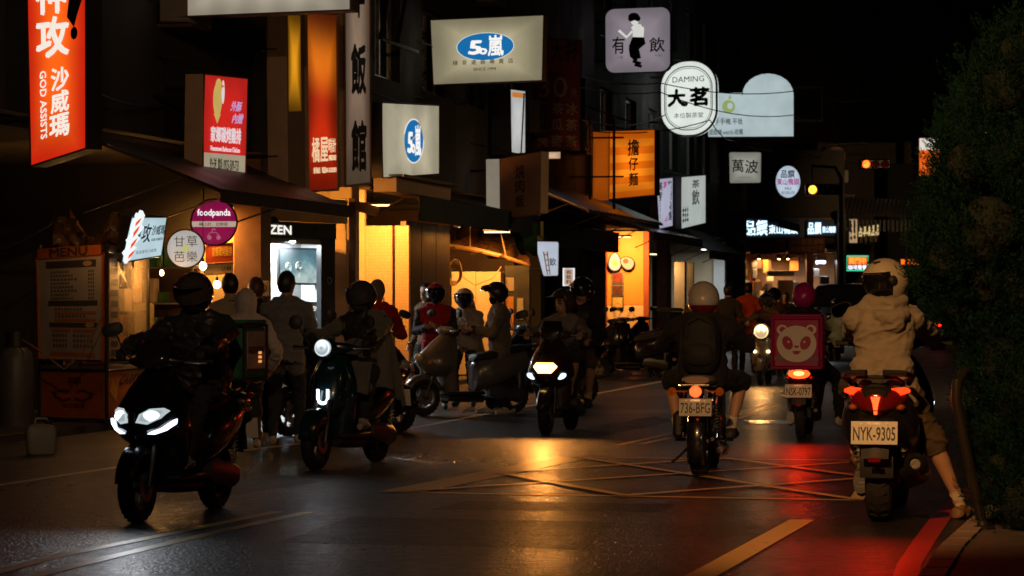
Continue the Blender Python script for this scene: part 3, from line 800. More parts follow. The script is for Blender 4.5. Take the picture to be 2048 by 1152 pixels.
s.letters([('擔', (.42, .62, .66, .86), dict(bold=.02)), ('仔', (.44, .40, .64, .59), dict(bold=.02)), ('麵', (.45, .17, .64, .36), dict(bold=.02))], mat('sign_brown_letters', (.42, .16, .06), .3, metal=.6), off=.03)
# 11 rounded square with the figure
dB = fd(1212, .25)
s = Sign('rounded square lilac grey lit sign with a posing man drawn between two characters', ((1210, 18), (1341, 13), (1341, 143), (1211, 147)), dB + .1, dB - .3, .2, emis('sign_lilac_grey', (.27, .23, .265), .9, edge=.35, ew=.3), M_SDARK, shape=rrect(.14, .14))
s.letters([('有', (.11, .30, .30, .56), dict(bold=.01)), ('飲', (.68, .31, .91, .53), dict(bold=.01)), ('ㄧㄡˇ', (.19, .22, .28, .26), {}), ('ㄧㄣˇ', (.76, .23, .88, .27), {})], M_INK)
s.polys([[(.40, .70), (.47, .76), (.55, .74), (.60, .66), (.59, .54), (.42, .55), (.43, .63)], stroke([(.42, .64), (.33, .55), (.21, .66)], .04), stroke([(.58, .70), (.56, .62), (.46, .66), (.44, .71)], .045), oval(.455, .80, .06, .07, 16)], emis('figure_white', (.62, .62, .58), 1.0, noise_amt=0), 'figure_shirt', off=.007)
s.polys([[(.42, .55), (.60, .54), (.62, .44), (.52, .36), (.55, .22), (.45, .20), (.42, .32), (.36, .40), (.40, .50)], [(.42, .38), (.36, .38), (.38, .25), (.46, .17), (.50, .19), (.45, .30)], stroke([(.42, .175), (.55, .14)], .04), stroke([(.45, .125), (.56, .09)], .045)], M_INK, 'figure_trousers', off=.0085)
s.polys([oval(.44, .865, .085, .06, 20), oval(.40, .835, .045, .045, 14), oval(.50, .835, .045, .045, 14)], M_INK, 'figure_hair', off=.009)
# 12 oval tea house sign
dB = fd(1320, .25)
s = Sign('white glowing rounded oval sign with black double border and lettering', ((1320, 124), (1433, 118), (1434, 270), (1321, 274)), dB, dB - .3, .3, emis('sign_pure_white', (.74, .80, .74), 1.0, edge=.12, ew=.2), M_ALU, shape=rrect(.46, .34, 10), rim=.03, body=emis('oval_sign_edge', (.8, .9, .85), .8))
ring = lambda k, w: [(.5 + (u - .5) * k, .5 + (v - .5) * k) for u, v in rrect(.46, .34, 10)]
mb = MB()
for k in (.84, .79):
    mb.tube([s.fn(u, v, .008) for u, v in ring(k, 0)], .012 if k > .8 else .006, 5, closed=True)
mb.build('printed_border', M_INK, s.root)
s.letters([('DAMING', (.22, .715, .78, .79), dict(bold=0)), ('本位製茶堂', (.24, .24, .76, .31), dict(bold=0))], mat('sign_ink_brown', (.16, .13, .10), .5, var=0))
s.letters([('大', (.14, .40, .44, .62), dict(bold=.04)), ('。', (.38, .40, .48, .46), dict(bold=.05)), ('茗', (.53, .40, .86, .635), dict(bold=.04))], M_INK)
# 13 arched phone shop sign
dB = fd(1418, .3)
arch = [(0, 0), (1, 0), (1, .62)] + [(.70 + .30 * math.cos(R(a)), .66 + .34 * math.sin(R(a))) for a in range(0, 181, 15)] + [(.40, .70), (0, .70)]
s = Sign('pale blue white lit sign with an arched right end', ((1415, 147), (1588, 146), (1588, 274), (1415, 275)), dB, dB - .3, .25, emis('sign_pale_blue', (.44, .54, .56), .92, edge=.1, ew=.2), M_SDARK, shape=arch)
s.letters([('二手手機.平板', (.02, .20, .41, .30), {}), ('遊戲機.watch.收購', (.02, .04, .41, .13), {})], mat('sign_ink_slate', (.13, .17, .16), .5, var=0), bold=.005)
s.polys([oval(.245, .48, .075, .105, 24)], emis('pear_green', (.30, .38, .13), .9, noise_amt=0)); s.polys([oval(.262, .49, .033, .05, 20)], MATS['sign_pale_blue'], off=.009); s.polys([[(.24, .60), (.28, .60), (.26, .68)]], MATS['pear_green'])
# 14 small dim square, 15 round duck sign
dB = fd(1458, .3)
s = Sign('small rounded grey lit sign with two brush characters', ((1458, 304), (1523, 304), (1522, 366), (1459, 367)), dB, dB - .2, .22, emis('sign_dim_grey', (.40, .40, .34), .8, edge=.45, ew=.4), M_SDARK, shape=rrect(.06, .06))
s.letters([('萬', (.10, .36, .45, .76), dict(bold=.01)), ('波', (.50, .32, .90, .74), dict(bold=.01)), ('WANPO TEA SHOP', (.28, .17, .68, .20), dict(bold=0))], M_INK)
dB = 91
s = Sign('small oval pale lit sign with black and purple lettering', ((1551, 331), (1601, 331), (1601, 396), (1551, 396)), dB, dB, .25, emis('sign_oval_blue', (.55, .66, .78), .9, edge=.2, ew=.3), M_SDARK, shape=oval(.5, .5, .5, .5))
s.letters([('品饌', (.22, .62, .76, .86), {})], M_INK); s.letters([('東山鴨頭', (.06, .40, .94, .60), {})], emis('sign_purple', (.45, .03, .30), .7, noise_amt=0)); s.letters([('專賣店', (.36, .25, .64, .33), {}), ('板江路567號', (.24, .12, .76, .21), {})], M_INK, bold=0)
# 16 the pair of pale boxes beside the orange sign
o = .5
s = Sign('pale lit sign with purple and dark vertical lettering next to the orange box', ((1312, 358), (1345, 355), (1345, 452), (1318, 458)), fd(1312, o), fd(1345, o), .2, emis('sign_lavender', (.46, .46, .60), .85, edge=.2, ew=.3), M_SDARK, name='vertical_sign')
s.letters([('美髮沙龍', (.10, .12, .34, .95), dict(vert=True)), ('剪燙染護', (.68, .12, .92, .95), dict(vert=True))], M_INK); s.letters([('專業造型', (.40, .12, .62, .95), dict(vert=True))], emis('sign_magenta', (.55, .03, .28), .7, noise_amt=0))
s = Sign('pale grey lit box sign with one black character above the dark awning', ((1362, 354), (1411, 350), (1411, 446), (1362, 458)), fd(1350, .55), fd(1411, .55), .45, emis('sign_greywhite', (.44, .49, .46), .85, edge=.1, ew=.2), mat('sign_side_grey', (.12, .11, .10), .6))
s.letters([('飲', (.42, .42, .72, .72), {}), ('茶', (.42, .76, .72, .92), {})], M_INK); s.polys(smear(.04, .1, .3, .42, 3, 5), mat('sign_ink_grey2', (.22, .23, .22), .6, var=0))
# egg shaped pair on the orange wall
dB = FP(37.1, -.7).y
egg = lambda cx, cy, rx, ry, tilt=0: [(cx + rx * math.cos(a) * (1 - .22 * math.sin(a)) * math.cos(tilt) - ry * math.sin(a) * math.sin(tilt), cy + rx * math.cos(a) * (1 - .22 * math.sin(a)) * math.sin(tilt) + ry * math.sin(a) * math.cos(tilt)) for a in [2 * math.pi * i / 28 for i in range(28)]]
E_EGG = emis('egg_white_lit', (.75, .68, .50), .8, noise_amt=0)
s = Sign('egg shaped white lit sign with a yellow yolk on the orange wall', ((1217, 505), (1242, 505), (1242, 540), (1217, 540)), dB, dB, .08, E_EGG, M_SDARK, shape=egg(.5, .47, .5, .52), bracket=False)
s.polys([oval(.5, .4, .22, .17, 20)], mat('yolk_yellow', (.75, .5, .12), .5))
s = Sign('avocado half shaped sign with a brown stone on the orange wall', ((1240, 511), (1268, 511), (1268, 540), (1240, 540)), dB - .05, dB - .05, .08, emis('avocado_lit', (.68, .60, .32), .75, noise_amt=0), mat('avocado_skin', (.05, .04, .015), .6), shape=egg(.5, .5, .42, .52, R(60)), bracket=False)
s.polys([oval(.40, .62, .2, .18, 20)], mat('stone_brown', (.25, .07, .02), .4))
# 18 neon lettering on the fascia of the duck shop
E_NEON = emis('neon_white_blue', (.62, .85, 1.0), 1.9, noise_amt=0)
for lab, q, big, small in (('long glowing white neon sign with dark board on the food shop fascia', ((1487, 438), (1597, 438), (1597, 474), (1487, 474)), (.03, .10, .43, .92), (.46, .18, .98, .66)),
                           ('shorter glowing white neon sign right of the long one', ((1614, 440), (1672, 440), (1672, 472), (1614, 472)), (.03, .12, .48, .85), (.52, .2, .98, .6))):
    s = Sign(lab, q, dD - .12, dD - .12, .08, mat('neon_board', (.03, .04, .07), .4), M_SDARK, name='neon_sign', bracket=False, cat='neon sign')
    s.letters([('品饌', big, dict(bold=.02)), ('東山鴨頭', small, dict(bold=.02))], E_NEON, off=.06)
# 19 dark red banners below it
for lab, x0, x1 in (('dark red cloth banner with dull lettering hung at the left under the neon', 1500, 1572), ('dark red cloth banner with dull lettering hung under the neon by the red post', 1576, 1650)):
    s = Sign(lab, ((x0, 476), (x1, 474), (x1, 506), (x0, 508)), dD - .2, dD - .2, .02, mat('banner_red2', (.09, .015, .012), .7, var=.3), M_SDARK, name='cloth_banner', bracket=False, rim=0, cat='banner')
    s.letters([('50元嚴選滷味', (.05, .55, .95, .92), {}), ('鴨頭鴨翅豆干', (.05, .08, .95, .46), {})], mat('banner_gold2', (.28, .13, .05), .7))
# 20, 21 small coloured signs at the far right
dF = 100
s = Sign('small LED sign glowing orange over white with a green border', ((1694, 512), (1736, 512), (1736, 541), (1694, 541)), dF, dF, .1, M_BLACK, emis('led_green', (.05, .8, .4), .9, noise_amt=0), name='led_sign', bracket=False, rim=.03, cat='LED sign')
s.polys([rect(.06, .42, .94, .94)], emis('led_orange_bg', (1.0, .13, .01), 1.1, noise_amt=0)); s.letters([('開門中', (.1, .46, .9, .9), {})], emis('led_orange', (1, .42, .05), 1.3, noise_amt=0), off=.012); s.letters([('咖啡簡餐', (.06, .06, .94, .38), {})], emis('led_white', (.9, .85, 1), 1.5, noise_amt=0))
dF2 = 104
s = Sign('little orange LED strip sign beyond the white helmet', ((1800, 517), (1840, 518), (1840, 531), (1800, 531)), dF2, dF2, .1, M_BLACK, M_SDARK, name='led_sign', bracket=False, cat='LED sign')
s.letters([('歡迎光臨', (.04, .12, .96, .9), {})], emis('led_red', (1, .16, .01), 1.6, noise_amt=0))
s = Sign('yellowish lit sign with curled lettering behind the black pillar', ((1698, 438), (1715, 438), (1715, 486), (1698, 486)), dF, dF, .15, emis('sign_yellowish', (.75, .5, .25), .65, edge=.3), M_SDARK, bracket=False)
s.polys(smear(.1, .1, .9, .9, 2, 3), mat('sign_red_print', (.3, .05, .02), .6))
s = Sign('row of glowing golden lettering over a pale shelf at the far right', ((1715, 458), (1758, 452), (1758, 484), (1715, 486)), dF, dF, .12, mat('board_brown', (.2, .15, .1), .6), M_SDARK, bracket=False)
s.letters([('古早味豆花', (.04, .45, .98, 1.1), dict(bold=.03))], emis('letter_gold_lit', (.9, .66, .3), .8, noise_amt=0), off=.05)
s = Sign('orange and white lit sign peeping out beside the conifer', ((1838, 276), (1880, 276), (1880, 352), (1838, 352)), 106, 106, .2, emis('sign_orange_far', (1, .14, .01), .9, edge=.2), M_SDARK, bracket=False, name='vertical_sign')
s.poly(rect(.02, .68, .98, .99), emis('sign_white_far', (.8, .75, .65), .9)); s.polys([stroke([(.1, .95), (.4, .8), (.7, .75)], .02), stroke([(.2, .99), (.35, .7), (.9, .6)], .02)], M_INK, off=.01)
s = Sign('dark red unlit vertical sign with dull letters on the brown house', ((1808, 282), (1836, 282), (1836, 402), (1808, 402)), 109, 109, .15, mat('dull_red_board', (.10, .02, .015), .6), M_SDARK, bracket=False, name='vertical_sign')
s.letters([('COCO都可茶飲', (.3, .04, .72, .96), dict(vert=True))], mat('dull_letters', (.25, .17, .13), .6))
# lit signs by the cabinet
dB = FP(22.4, .25).y
s = Sign('rounded pale blue lit sign with one black character by the posters', ((1068, 482), (1118, 483), (1117, 552), (1086, 553)), dB, dB, .15, emis('sign_ice', (.42, .52, .66), .9, edge=.1, ew=.2), M_SDARK, shape=rrect(.08, .08))
s.letters([('飲', (.52, .30, .86, .52), dict(bold=.01))], M_INK); s.polys([rect(.28, .04, .34, .7), rect(.44, .04, .5, .7)] + [rect(.34, v, .44, v + .03) for v in (.15, .3, .45, .6)], mat('ladder_print', (.25, .29, .35), .5, var=0))
dB = FP(26, .3).y
s = Sign('tiny upright lit sign with a white border above the dark riders', ((1127, 537), (1148, 537), (1148, 571), (1127, 571)), dB, dB, .12, emis('sign_peach', (.7, .48, .36), .7, noise_amt=0), emis('tiny_border', (.85, .9, .95), 1.0, noise_amt=0), rim=.02, name='vertical_sign')
s.letters([('有飲料', (.25, .08, .75, .92), dict(vert=True))], mat('peach_letters', (.25, .08, .05), .5))

# ------------------------------------------------------------------ vehicles (local frame: x right, y forward, z up; rear axle over the origin)
M_TYRE = mat('tyre_rubber', (.014, .013, .013), .75, bump=.5, bscale=120, var=.2)
M_PLAST = mat('black_plastic', (.020, .019, .019), .5, bump=.25, bscale=200, var=.15)
M_SEAT = mat('seat_vinyl', (.022, .020, .019), .5, bump=.4, bscale=160, var=.15)
M_CHROME = mat('chrome', (.62, .60, .57), .12, metal=1, var=.1)
M_CAST = mat('cast_alloy', (.16, .155, .15), .4, metal=.8, bump=.3, bscale=60, var=.25)
M_GBLACK = mat('gloss_black_paint', (.010, .010, .012), .22, coat=.8, var=.2)
M_LENS = mat('clear_lens', (.35, .35, .34), .08, spec=.8, coat=1, var=.05)
M_REDLENS = mat('red_lens', (.20, .008, .006), .12, coat=1, var=.05)
M_AMBER = mat('amber_lens', (.45, .12, .01), .15, coat=1, var=.05)
M_MIRROR = mat('mirror_glass', (.6, .6, .62), .03, metal=1, var=0)
M_PLATE = mat('plate_white', (.72, .68, .60), .4, var=.08)
M_PLINK = mat('plate_ink', (.02, .018, .016), .5, var=0)
E_HEAD = emis('headlight_white', (.80, .93, 1.0), 14, noise_amt=0, radial=.97)
E_HEADW = emis('headlight_warm', (1.0, .52, .16), 34, noise_amt=0, radial=.85)
E_DRL = emis('running_light_white', (.75, .85, 1.0), 3.2, noise_amt=0)
E_TAIL = emis('tail_light_red', (1.0, .022, .003), 4.5, noise_amt=0)
E_TAILH = emis('tail_light_hot', (1.0, .16, .05), 7, noise_amt=0)
M_SPOKE = mat('wheel_spoke', (.25, .24, .22), .3, metal=.9)

def wheel(root, y, r, w, spokes=5, rimmat=M_CAST, name='wheel', wire=False, disc=0):
    rr = r * .62
    prof = [(rr, -w * .30), (rr + .012, -w * .42), (r * .80, -w * .5), (r * .93, -w * .42), (r * .985, -w * .22), (r, 0), (r * .985, w * .22), (r * .93, w * .42), (r * .80, w * .5), (rr + .012, w * .42), (rr, w * .30)]
    t = MB().lathe(prof, (0, y, r), (1, 0, 0), 32, closed=True)
    for i in range(26):   # tread blocks
        a = 2 * math.pi * i / 26
        for sx in (-1, 1):
            c = Vector((sx * w * .2, y + math.cos(a) * r * .99, r + math.sin(a) * r * .99))
            t.T = Matrix.Translation(c) @ Matrix.Rotation(a, 4, 'X') @ Matrix.Rotation(sx * .5, 4, 'Y')
            t.box((0, 0, 0), (w * .28, .008, .014))
    t.T = None
    wo = t.build(name, M_TYRE, root)
    m = MB(); m.lathe([(rr * 1.01, -w * .32), (rr * 1.03, -w * .36), (rr * .9, -w * .28), (rr * .9, w * .28), (rr * 1.03, w * .36), (rr * 1.01, w * .32)], (0, y, r), (1, 0, 0), 32)
    m.lathe([(0, -w * .5), (.035, -w * .5), (.04, -w * .3), (.04, w * .3), (.035, w * .5), (0, w * .5)], (0, y, r), (1, 0, 0), 14)
    n = 28 if wire else spokes
    for i in range(n):
        a = 2 * math.pi * i / n
        d = Vector((0, math.cos(a), math.sin(a))); c = Vector((0, y, r))
        if wire: m.cyl(c + d * .03 + Vector((w * .3 * (1 if i % 2 else -1), 0, 0)), c + Vector((0, math.cos(a + .25), math.sin(a + .25))) * rr * .92, .0025, 4)
        else: m.tube([c + d * .03, c + d * rr * .5, c + d * rr * .92], [.022, .014, .02], 6)
    m.build('rim', rimmat, wo)
    if disc: MB().lathe([(.05, -.002), (disc, -.002), (disc, .002), (.05, .002)], (-w * .62, y, r), (1, 0, 0), 24, closed=True).build('brake_disc', M_STEEL, wo)
    return wo
def ring(y, w, zc, h, n=18, e=2.5, tilt=0):
    return [Vector((a, y + b * tilt, zc + b)) for a, b in sup(w, h, n, e)]
def plate(root, y, z, text, w=.30, h=.15, tilt=8, x=0, ink=M_PLINK, face=M_PLATE):
    T = Matrix.Translation((x, y, z)) @ Matrix.Rotation(R(-tilt), 4, 'X')
    mb = MB(); mb.T = T; mb.box((0, 0, 0), (w, .006, h), ch=.002)
    o = mb.build('licence_plate', face, root, smooth=0)
    mb = MB(); mb.T = T
    put_text(mb, text, (-w * .45, -h * .33, w * .45, h * .25), lambda u, v: Vector((u, -.0055, v)), bold=.012)
    mb.build('lettering', ink, o, smooth=0)
    mb = MB(); mb.T = T
    for dx in (-.28, .28): mb.cyl((dx * w, -.002, h * .38), (dx * w, -.010, h * .38), .006, 8)
    mb.box((0, -.003, h * .40), (w * .3, .004, h * .12))
    mb.build('fixing', M_STEEL, o)
def mirrors(root, x, y, z, top, m=M_PLAST, oval_r=(.06, .038), round_=False):
    for s_ in (-1, 1):
        mb = MB(); mb.tube([(s_ * x * .6, y, z), (s_ * x * .8, y + .015, z + (top - z) * .35), (s_ * x, y - .01, top - .03)], .006, 6)
        rx, rz = oval_r
        T = Matrix.Translation((s_ * (x + .03), y - .01, top)) @ Matrix.Rotation(s_ * R(18), 4, 'Y') @ Matrix.Rotation(s_ * R(12), 4, 'Z')
        mb.T = T
        mb.loft([[Vector((a * k, b_, c * k)) for a, c in sup(rx, rz, 16, 2 if round_ else 3)] for k, b_ in ((.5, .03), (.9, .02), (1, 0), (.97, -.006))])
        o = mb.build('mirror', m, root)
        mg = MB(); mg.T = T; mg.add([Vector((a * .9, -.0075, c * .9)) for a, c in sup(rx, rz, 16, 2 if round_ else 3)], [tuple(range(16))]); mg.build('mirror_glass', M_MIRROR, o, smooth=0)

M_DKGP_ = mat('satin_dark_panel', (.018, .017, .017), .35, coat=.3, var=.2)
def scooter(label, loc, heading,  paintm=M_GBLACK, front='twin', tail='wedge', plate_text=None, lights=True, head=E_HEAD, group=None, scale=1.0, lean=0.0, beam=30, beamcol=(.9, .95, 1), tail_on=True, trim=M_PLAST, rack=False, stand=False, steer=0.0, windscreen=False, signal=None, glow=.15, side_lamps=None, lens=1.0, emblem=True, tyre=.115, big=False, plate_w=.30):
    t = thing('scooter', label, 'scooter', loc, -heading, group); t.scale = (scale,) * 3
    t.rotation_euler = (0, lean, -heading)
    WB, r = 1.30, .235
    wheel(t, 0, r, tyre, 5)
    fw = wheel(t, WB, r, .105, 5, disc=.1)
    retro = front == 'round'
    # front fork, fender
    mb = MB()
    for s_ in (-1, 1): mb.tube([(s_ * .085, WB, r), (s_ * .085, WB - .05, r + .16), (s_ * .06, WB - .15, .58)], [.018, .022, .026], 8)
    mb.build('fork', M_DSTEEL, t)
    mb = MB(); secs = []
    for i in range(11):
        a = R(8 + i * 15.5); rad = r + .03; wd = .075 * (1 - .25 * abs(i - 5) / 5) * (1.25 if retro else 1)
        c = Vector((0, WB + math.cos(a) * rad, r + math.sin(a) * rad)); out = Vector((0, math.cos(a), math.sin(a)))
        secs.append([c + Vector((x * wd, 0, 0)) + out * (.02 * (1 - x * x)) - out * (.05 * max(0, abs(x) - .7) / .3) * (2 if retro else 1) for x in (-1, -.85, -.5, 0, .5, .85, 1)])
    mb.loft(secs, closed=False)
    fo = mb.build('front_fender', paintm, t); fo.modifiers.new('thickness', 'SOLIDIFY').thickness = .006
    # leg shield
    mb = MB(); secs = []
    for z, w, y in ((.27, .17, .98), (.40, .20, .99), (.58, .225, 1.02), (.75, .215, 1.0), (.90, .15, .97), (.98, .09, .95)):
        outer = [Vector((w * math.sin(R(q)), y + .04 - .10 * (1 - math.cos(R(q))), z)) for q in range(-75, 76, 15)]
        secs.append(outer + [p - Vector((0, .045, 0)) for p in outer[::-1]])
    mb.loft(secs); mb.build('leg_shield', paintm, t)
    # nose
    if retro:
        mb = MB(); secs = []
        for z, w, y, dp in ((.46, .10, 1.14, .05), (.52, .15, 1.16, .07), (.66, .165, 1.13, .08), (.80, .155, 1.09, .07), (.90, .11, 1.04, .05), (.95, .06, 1.0, .02)):
            outer = [Vector((w * math.sin(R(q)), y - dp * (1 - math.cos(R(q))) * 1.6, z)) for q in range(-85, 86, 17)]
            secs.append(outer + [Vector((p.x, min(p.y - .03, .99), p.z)) for p in outer[::-1]])
        mb.loft(secs); mb.build('nose_cover', paintm, t)
        MB().ell((0, 1.075, 1.02), (.095 * lens, .10, .085 * lens)).build('headlight_housing', paintm, t)
        ho = MB().lathe([(0, .03), (.055 * lens, .022), (.075 * lens, 0), (.075 * lens, -.01)], (0, 1.165, 1.025), (0, 1, .05), 24).build('headlight', head if lights else M_LENS, t)
        MB().lathe([(.075 * lens, -.012), (.088 * lens, -.005), (.086 * lens, .008), (.074 * lens, .004)], (0, 1.165, 1.025), (0, 1, .05), 24, closed=True).build('headlight_ring', M_CHROME, ho)
        mb = MB(); z0 = .62
        put = [(-.045, z0 + .055), (-.045, z0 - .02)] + [(.045 * math.cos(R(a)), z0 - .02 + .045 * math.sin(R(a))) for a in range(180, 361, 20)] + [(.045, z0 + .055)]
        mb.tube([(x, 1.165 - .3 * x * x * 6, z) for x, z in put], .013, 8)
        if emblem: mb.build('lit_emblem', emis('emblem_white', (.85, .93, 1), 3.5, noise_amt=0), t)
        if side_lamps:
            for s_ in (-1, 1): MB().ell((s_ * .13, 1.13, .64), (.035, .03, .03)).build('turn_signal', side_lamps, t)
        hz = 1.0
    else:
        mb = MB(); secs = []
        for z, w, y, dp in ((.49, .10, 1.20, .10), (.55, .20, 1.30, .18), (.63, .245, 1.37, .24), (.70, .24, 1.39, .26), (.78, .225, 1.33, .24), (.88, .185, 1.21, .17), (.97, .13, 1.10, .10), (1.02, .08, 1.04, .05)):
            outer = [Vector((w * math.sin(R(q)), y - dp * (1 - math.cos(R(q))) ** .9 * 1.25, z)) for q in range(-85, 86, 17)]
            secs.append(outer + [Vector((p.x, min(p.y - .03, .98 + .1 * (1 - abs(p.x) / .25)), p.z)) for p in outer[::-1]])
        mb.loft(secs); mb.build('nose_cover', paintm, t, smooth=30)
        nz = lambda x, z: 1.39 - (x / .245) ** 2 * .20 - max(0, z - .70) * .8 - max(0, .66 - z) * .55
        if front == 'twin':
            for s_ in (-1, 1):
                rot = Matrix.Rotation(s_ * R(-22), 3, 'Y') @ Matrix.Rotation(s_ * R(-28), 3, 'Z')
                def lamp_poly(pts, k, dy):
                    cx_, cz_ = sum(p[0] for p in pts) / len(pts), sum(p[1] for p in pts) / len(pts)
                    return [Vector((s_ * (cx_ + (x - cx_) * k), nz(cx_ + (x - cx_) * k, cz_ + (z - cz_) * k) + dy, cz_ + (z - cz_) * k)) for x, z in pts][::s_]
                HP = ((.028, .668), (.045, .722), (.095, .758), (.165, .762), (.195, .742), (.165, .694), (.095, .656))
                MB().loft([lamp_poly(HP, .78, .004), lamp_poly(HP, .74, .016), lamp_poly(HP, .45, .024)]).build('headlight', head if lights else M_LENS, t, smooth=25)
                MB().loft([lamp_poly(HP, 1.0, -.03), lamp_poly(HP, 1.02, .004), lamp_poly(HP, .9, .009)]).build('headlight_lens', emis('lit_reflector', (.62, .72, .75), .75, noise_amt=.1) if lights else M_LENS, t, smooth=12)
                DP = ((.085, .590), (.125, .588), (.185, .612), (.232, .655), (.236, .688), (.218, .672), (.165, .628), (.11, .606))
                mb = MB(); mb.loft([lamp_poly(DP, 1, -.03), lamp_poly(DP, 1, .006), lamp_poly(DP, .9, .012)])
                if True: mb.build('running_light', E_DRL if lights else M_LENS, t)
            MB().box((0, 1.395, .70), (.05, .02, .08), ch=.008).build('nose_trim', M_PLAST, t)
        elif front == 'hex':
            mb = MB(); mb.loft([[Vector((a * k, nz(a * k, .70) + dy, .715 + c * k * .62)) for a, c in ((-.13, .02), (-.09, .09), (.09, .09), (.13, .02), (.07, -.09), (-.07, -.09))] for k, dy in ((1, -.01), (1, .012), (.75, .028))])
            mb.build('headlight', head if lights else M_LENS, t, smooth=20)
            for s_ in (-1, 1):
                MB().ell((s_ * .165, nz(.165, .63) - .01, .625), (.055, .03, .030), rot=Matrix.Rotation(s_ * R(-25), 3, 'Y')).build('running_light', emis('running_light_blue', (.55, .75, 1), 2.0, noise_amt=0) if lights else M_LENS, t)
        else:
            MB().ell((0, nz(0, .72) - .015, .73), (.10, .04, .055)).build('headlight', head if lights else M_LENS, t)
            for s_ in (-1, 1): MB().ell((s_ * .17, nz(.17, .66) - .01, .665), (.05, .03, .028)).build('turn_signal', (signal or M_AMBER), t)
        hz = 1.04
    # handlebar
    st = Matrix.Translation((0, .97, 0)) @ Matrix.Rotation(steer, 4, 'Z') @ Matrix.Translation((0, -.97, 0))
    mb = MB(); mb.T = st
    secs = [[Vector((x, .99 + b * 1.1 - abs(x) * .18, hz + .02 + c + abs(x) * .02)) for b, c in sup(k * .075, k * .05, 12)] for x, k in ((-.22, .35), (-.16, .7), (-.08, 1), (0, 1.1), (.08, 1), (.16, .7), (.22, .35))]
    mb.loft(secs); mb.build('handlebar_cover', paintm if not retro else paintm, t)
    for s_ in (-1, 1):
        mb = MB(); mb.T = st; mb.tube([(s_ * .20, .955, hz + .02), (s_ * .36, .925, hz + .025)], .016, 10); mb.tube([(s_ * .355, .926, hz + .025), (s_ * .375, .922, hz + .025)], .02, 10)
        mb.build('grip', M_TYRE, t)
        mb = MB(); mb.T = st; mb.tube([(s_ * .21, .995, hz + .02), (s_ * .28, 1.0, hz + .018), (s_ * .36, .975, hz + .015)], [.008, .006, .007], 6); mb.build('brake_lever', M_ALU, t)
    mirrors(t, .31, .98, hz + .03, hz + .24, round_=retro, oval_r=(.062, .062) if retro else (.075, .045))
    if windscreen:
        mb = MB(); secs = []
        for z, w, y in ((hz - .02, .10, 1.13), (hz + .08, .13, 1.08), (hz + .17, .10, 1.02)):
            secs.append([Vector((w * math.sin(R(q)), y - .05 * (1 - math.cos(R(q))), z)) for q in range(-80, 81, 20)])
        mb.loft(secs, closed=False); w_ = mb.build('windscreen', mat('smoked_screen', (.02, .02, .025), .1, coat=1, var=0), t); w_.modifiers.new('thickness', 'SOLIDIFY').thickness = .004
    # floor, belly
    MB().box((0, .75, .275), (.36, .52, .045), ch=.015).build('floorboard', trim, t)
    mb = MB(); mb.loft([ring(.48, .13, .20, .05), ring(.75, .14, .21, .05), ring(.98, .10, .23, .05)]); mb.build('belly_cover', trim, t)
    # body
    mb = MB(); mb.loft([ring(.575, .11, .47, .17), ring(.52, .155, .50, .21), ring(.35, .185, .54, .21), ring(.15, .195, .59, .19), ring(-.05, .185, .65, .155), ring(-.2, .15, .72, .115), ring(-.32, .10, .77, .07), ring(-.36, .06, .78, .03)])
    mb.build('body_panel', paintm, t)
    mb = MB(); mb.loft([ring(.595, .07, .70, .02), ring(.56, .12, .72, .045), ring(.40, .15, .735, .06), ring(.20, .145, .76, .06), ring(.10, .14, .79, .065), ring(-.12, .125, .825, .06), ring(-.26, .09, .845, .035)])
    mb.build('seat', M_SEAT, t)
    # grab rail
    mb = MB(); mb.tube([(.13, .02, .80), (.15, -.18, .85), (.11, -.33, .88), (0, -.37, .885), (-.11, -.33, .88), (-.15, -.18, .85), (-.13, .02, .80)], .012, 8); mb.build('grab_rail', M_PLAST, t)
    # engine, drive case, shock, exhaust
    mb = MB(); mb.loft([[Vector((-.115 + a, y, zc + b)) for a, b in sup(.045, h, 12)] for y, zc, h in ((.42, .30, .06), (.30, .29, .10), (.12, .265, .085), (0, .245, .10), (-.08, .24, .07))]); mb.build('drive_case', M_CAST, t)
    MB().box((.02, .30, .29), (.2, .2, .16), ch=.03).build('engine', M_CAST, t)
    for s_ in (-1, 1):
        mb = MB(); a, b = Vector((s_ * .13, -.04, .30)), Vector((s_ * .14, -.02, .60)); mb.cyl(a, b, .011, 8)
        mb.tube([lerp(a, b, .15 + .75 * i / 60) + Vector((math.cos(i * .78) * .024, math.sin(i * .78) * .024, 0)) for i in range(61)], .005, 5)
        mb.build('shock_absorber', M_STEEL, t)
    mb = MB(); mb.tube([(.10, .42, .20), (.15, .30, .20), (.165, .2, .235)], .018, 8); mb.lathe([(0, 0), (.03, 0), (.055, .04), (.06, .2), (.055, .36), (.03, .40), (.02, .42), (0, .42)], (.17, .20, .24), (.02, -1, .22), 14); mb.build('exhaust', M_DSTEEL, t)
    # rear fender, plate
    mb = MB(); secs = []
    for y, z, w in ((-.24, .66, .10), (-.34, .60, .09), (-.40, .50, .085), (-.425, .40, .08)): secs.append([Vector((x * w, y + .02 * abs(x), z)) for x in (-1, -.5, 0, .5, 1)] + [Vector((x * w, y + .025, z)) for x in (1, .5, 0, -.5, -1)])
    mb.loft(secs); mb.build('rear_fender', M_PLAST, t)
    mb = MB(); mb.lathe([(.0, 0), (.03, 0), (.03, .006), (0, .006)], (0, -.44, .44), (0, -1, 0), 12)
    if plate_text: plate(t, -.435, .555, plate_text, w=plate_w, h=plate_w / 2)
    MB().box((0, -.442, .395), (.075, .012, .03), ch=.004).build('reflector', M_REDLENS, t)
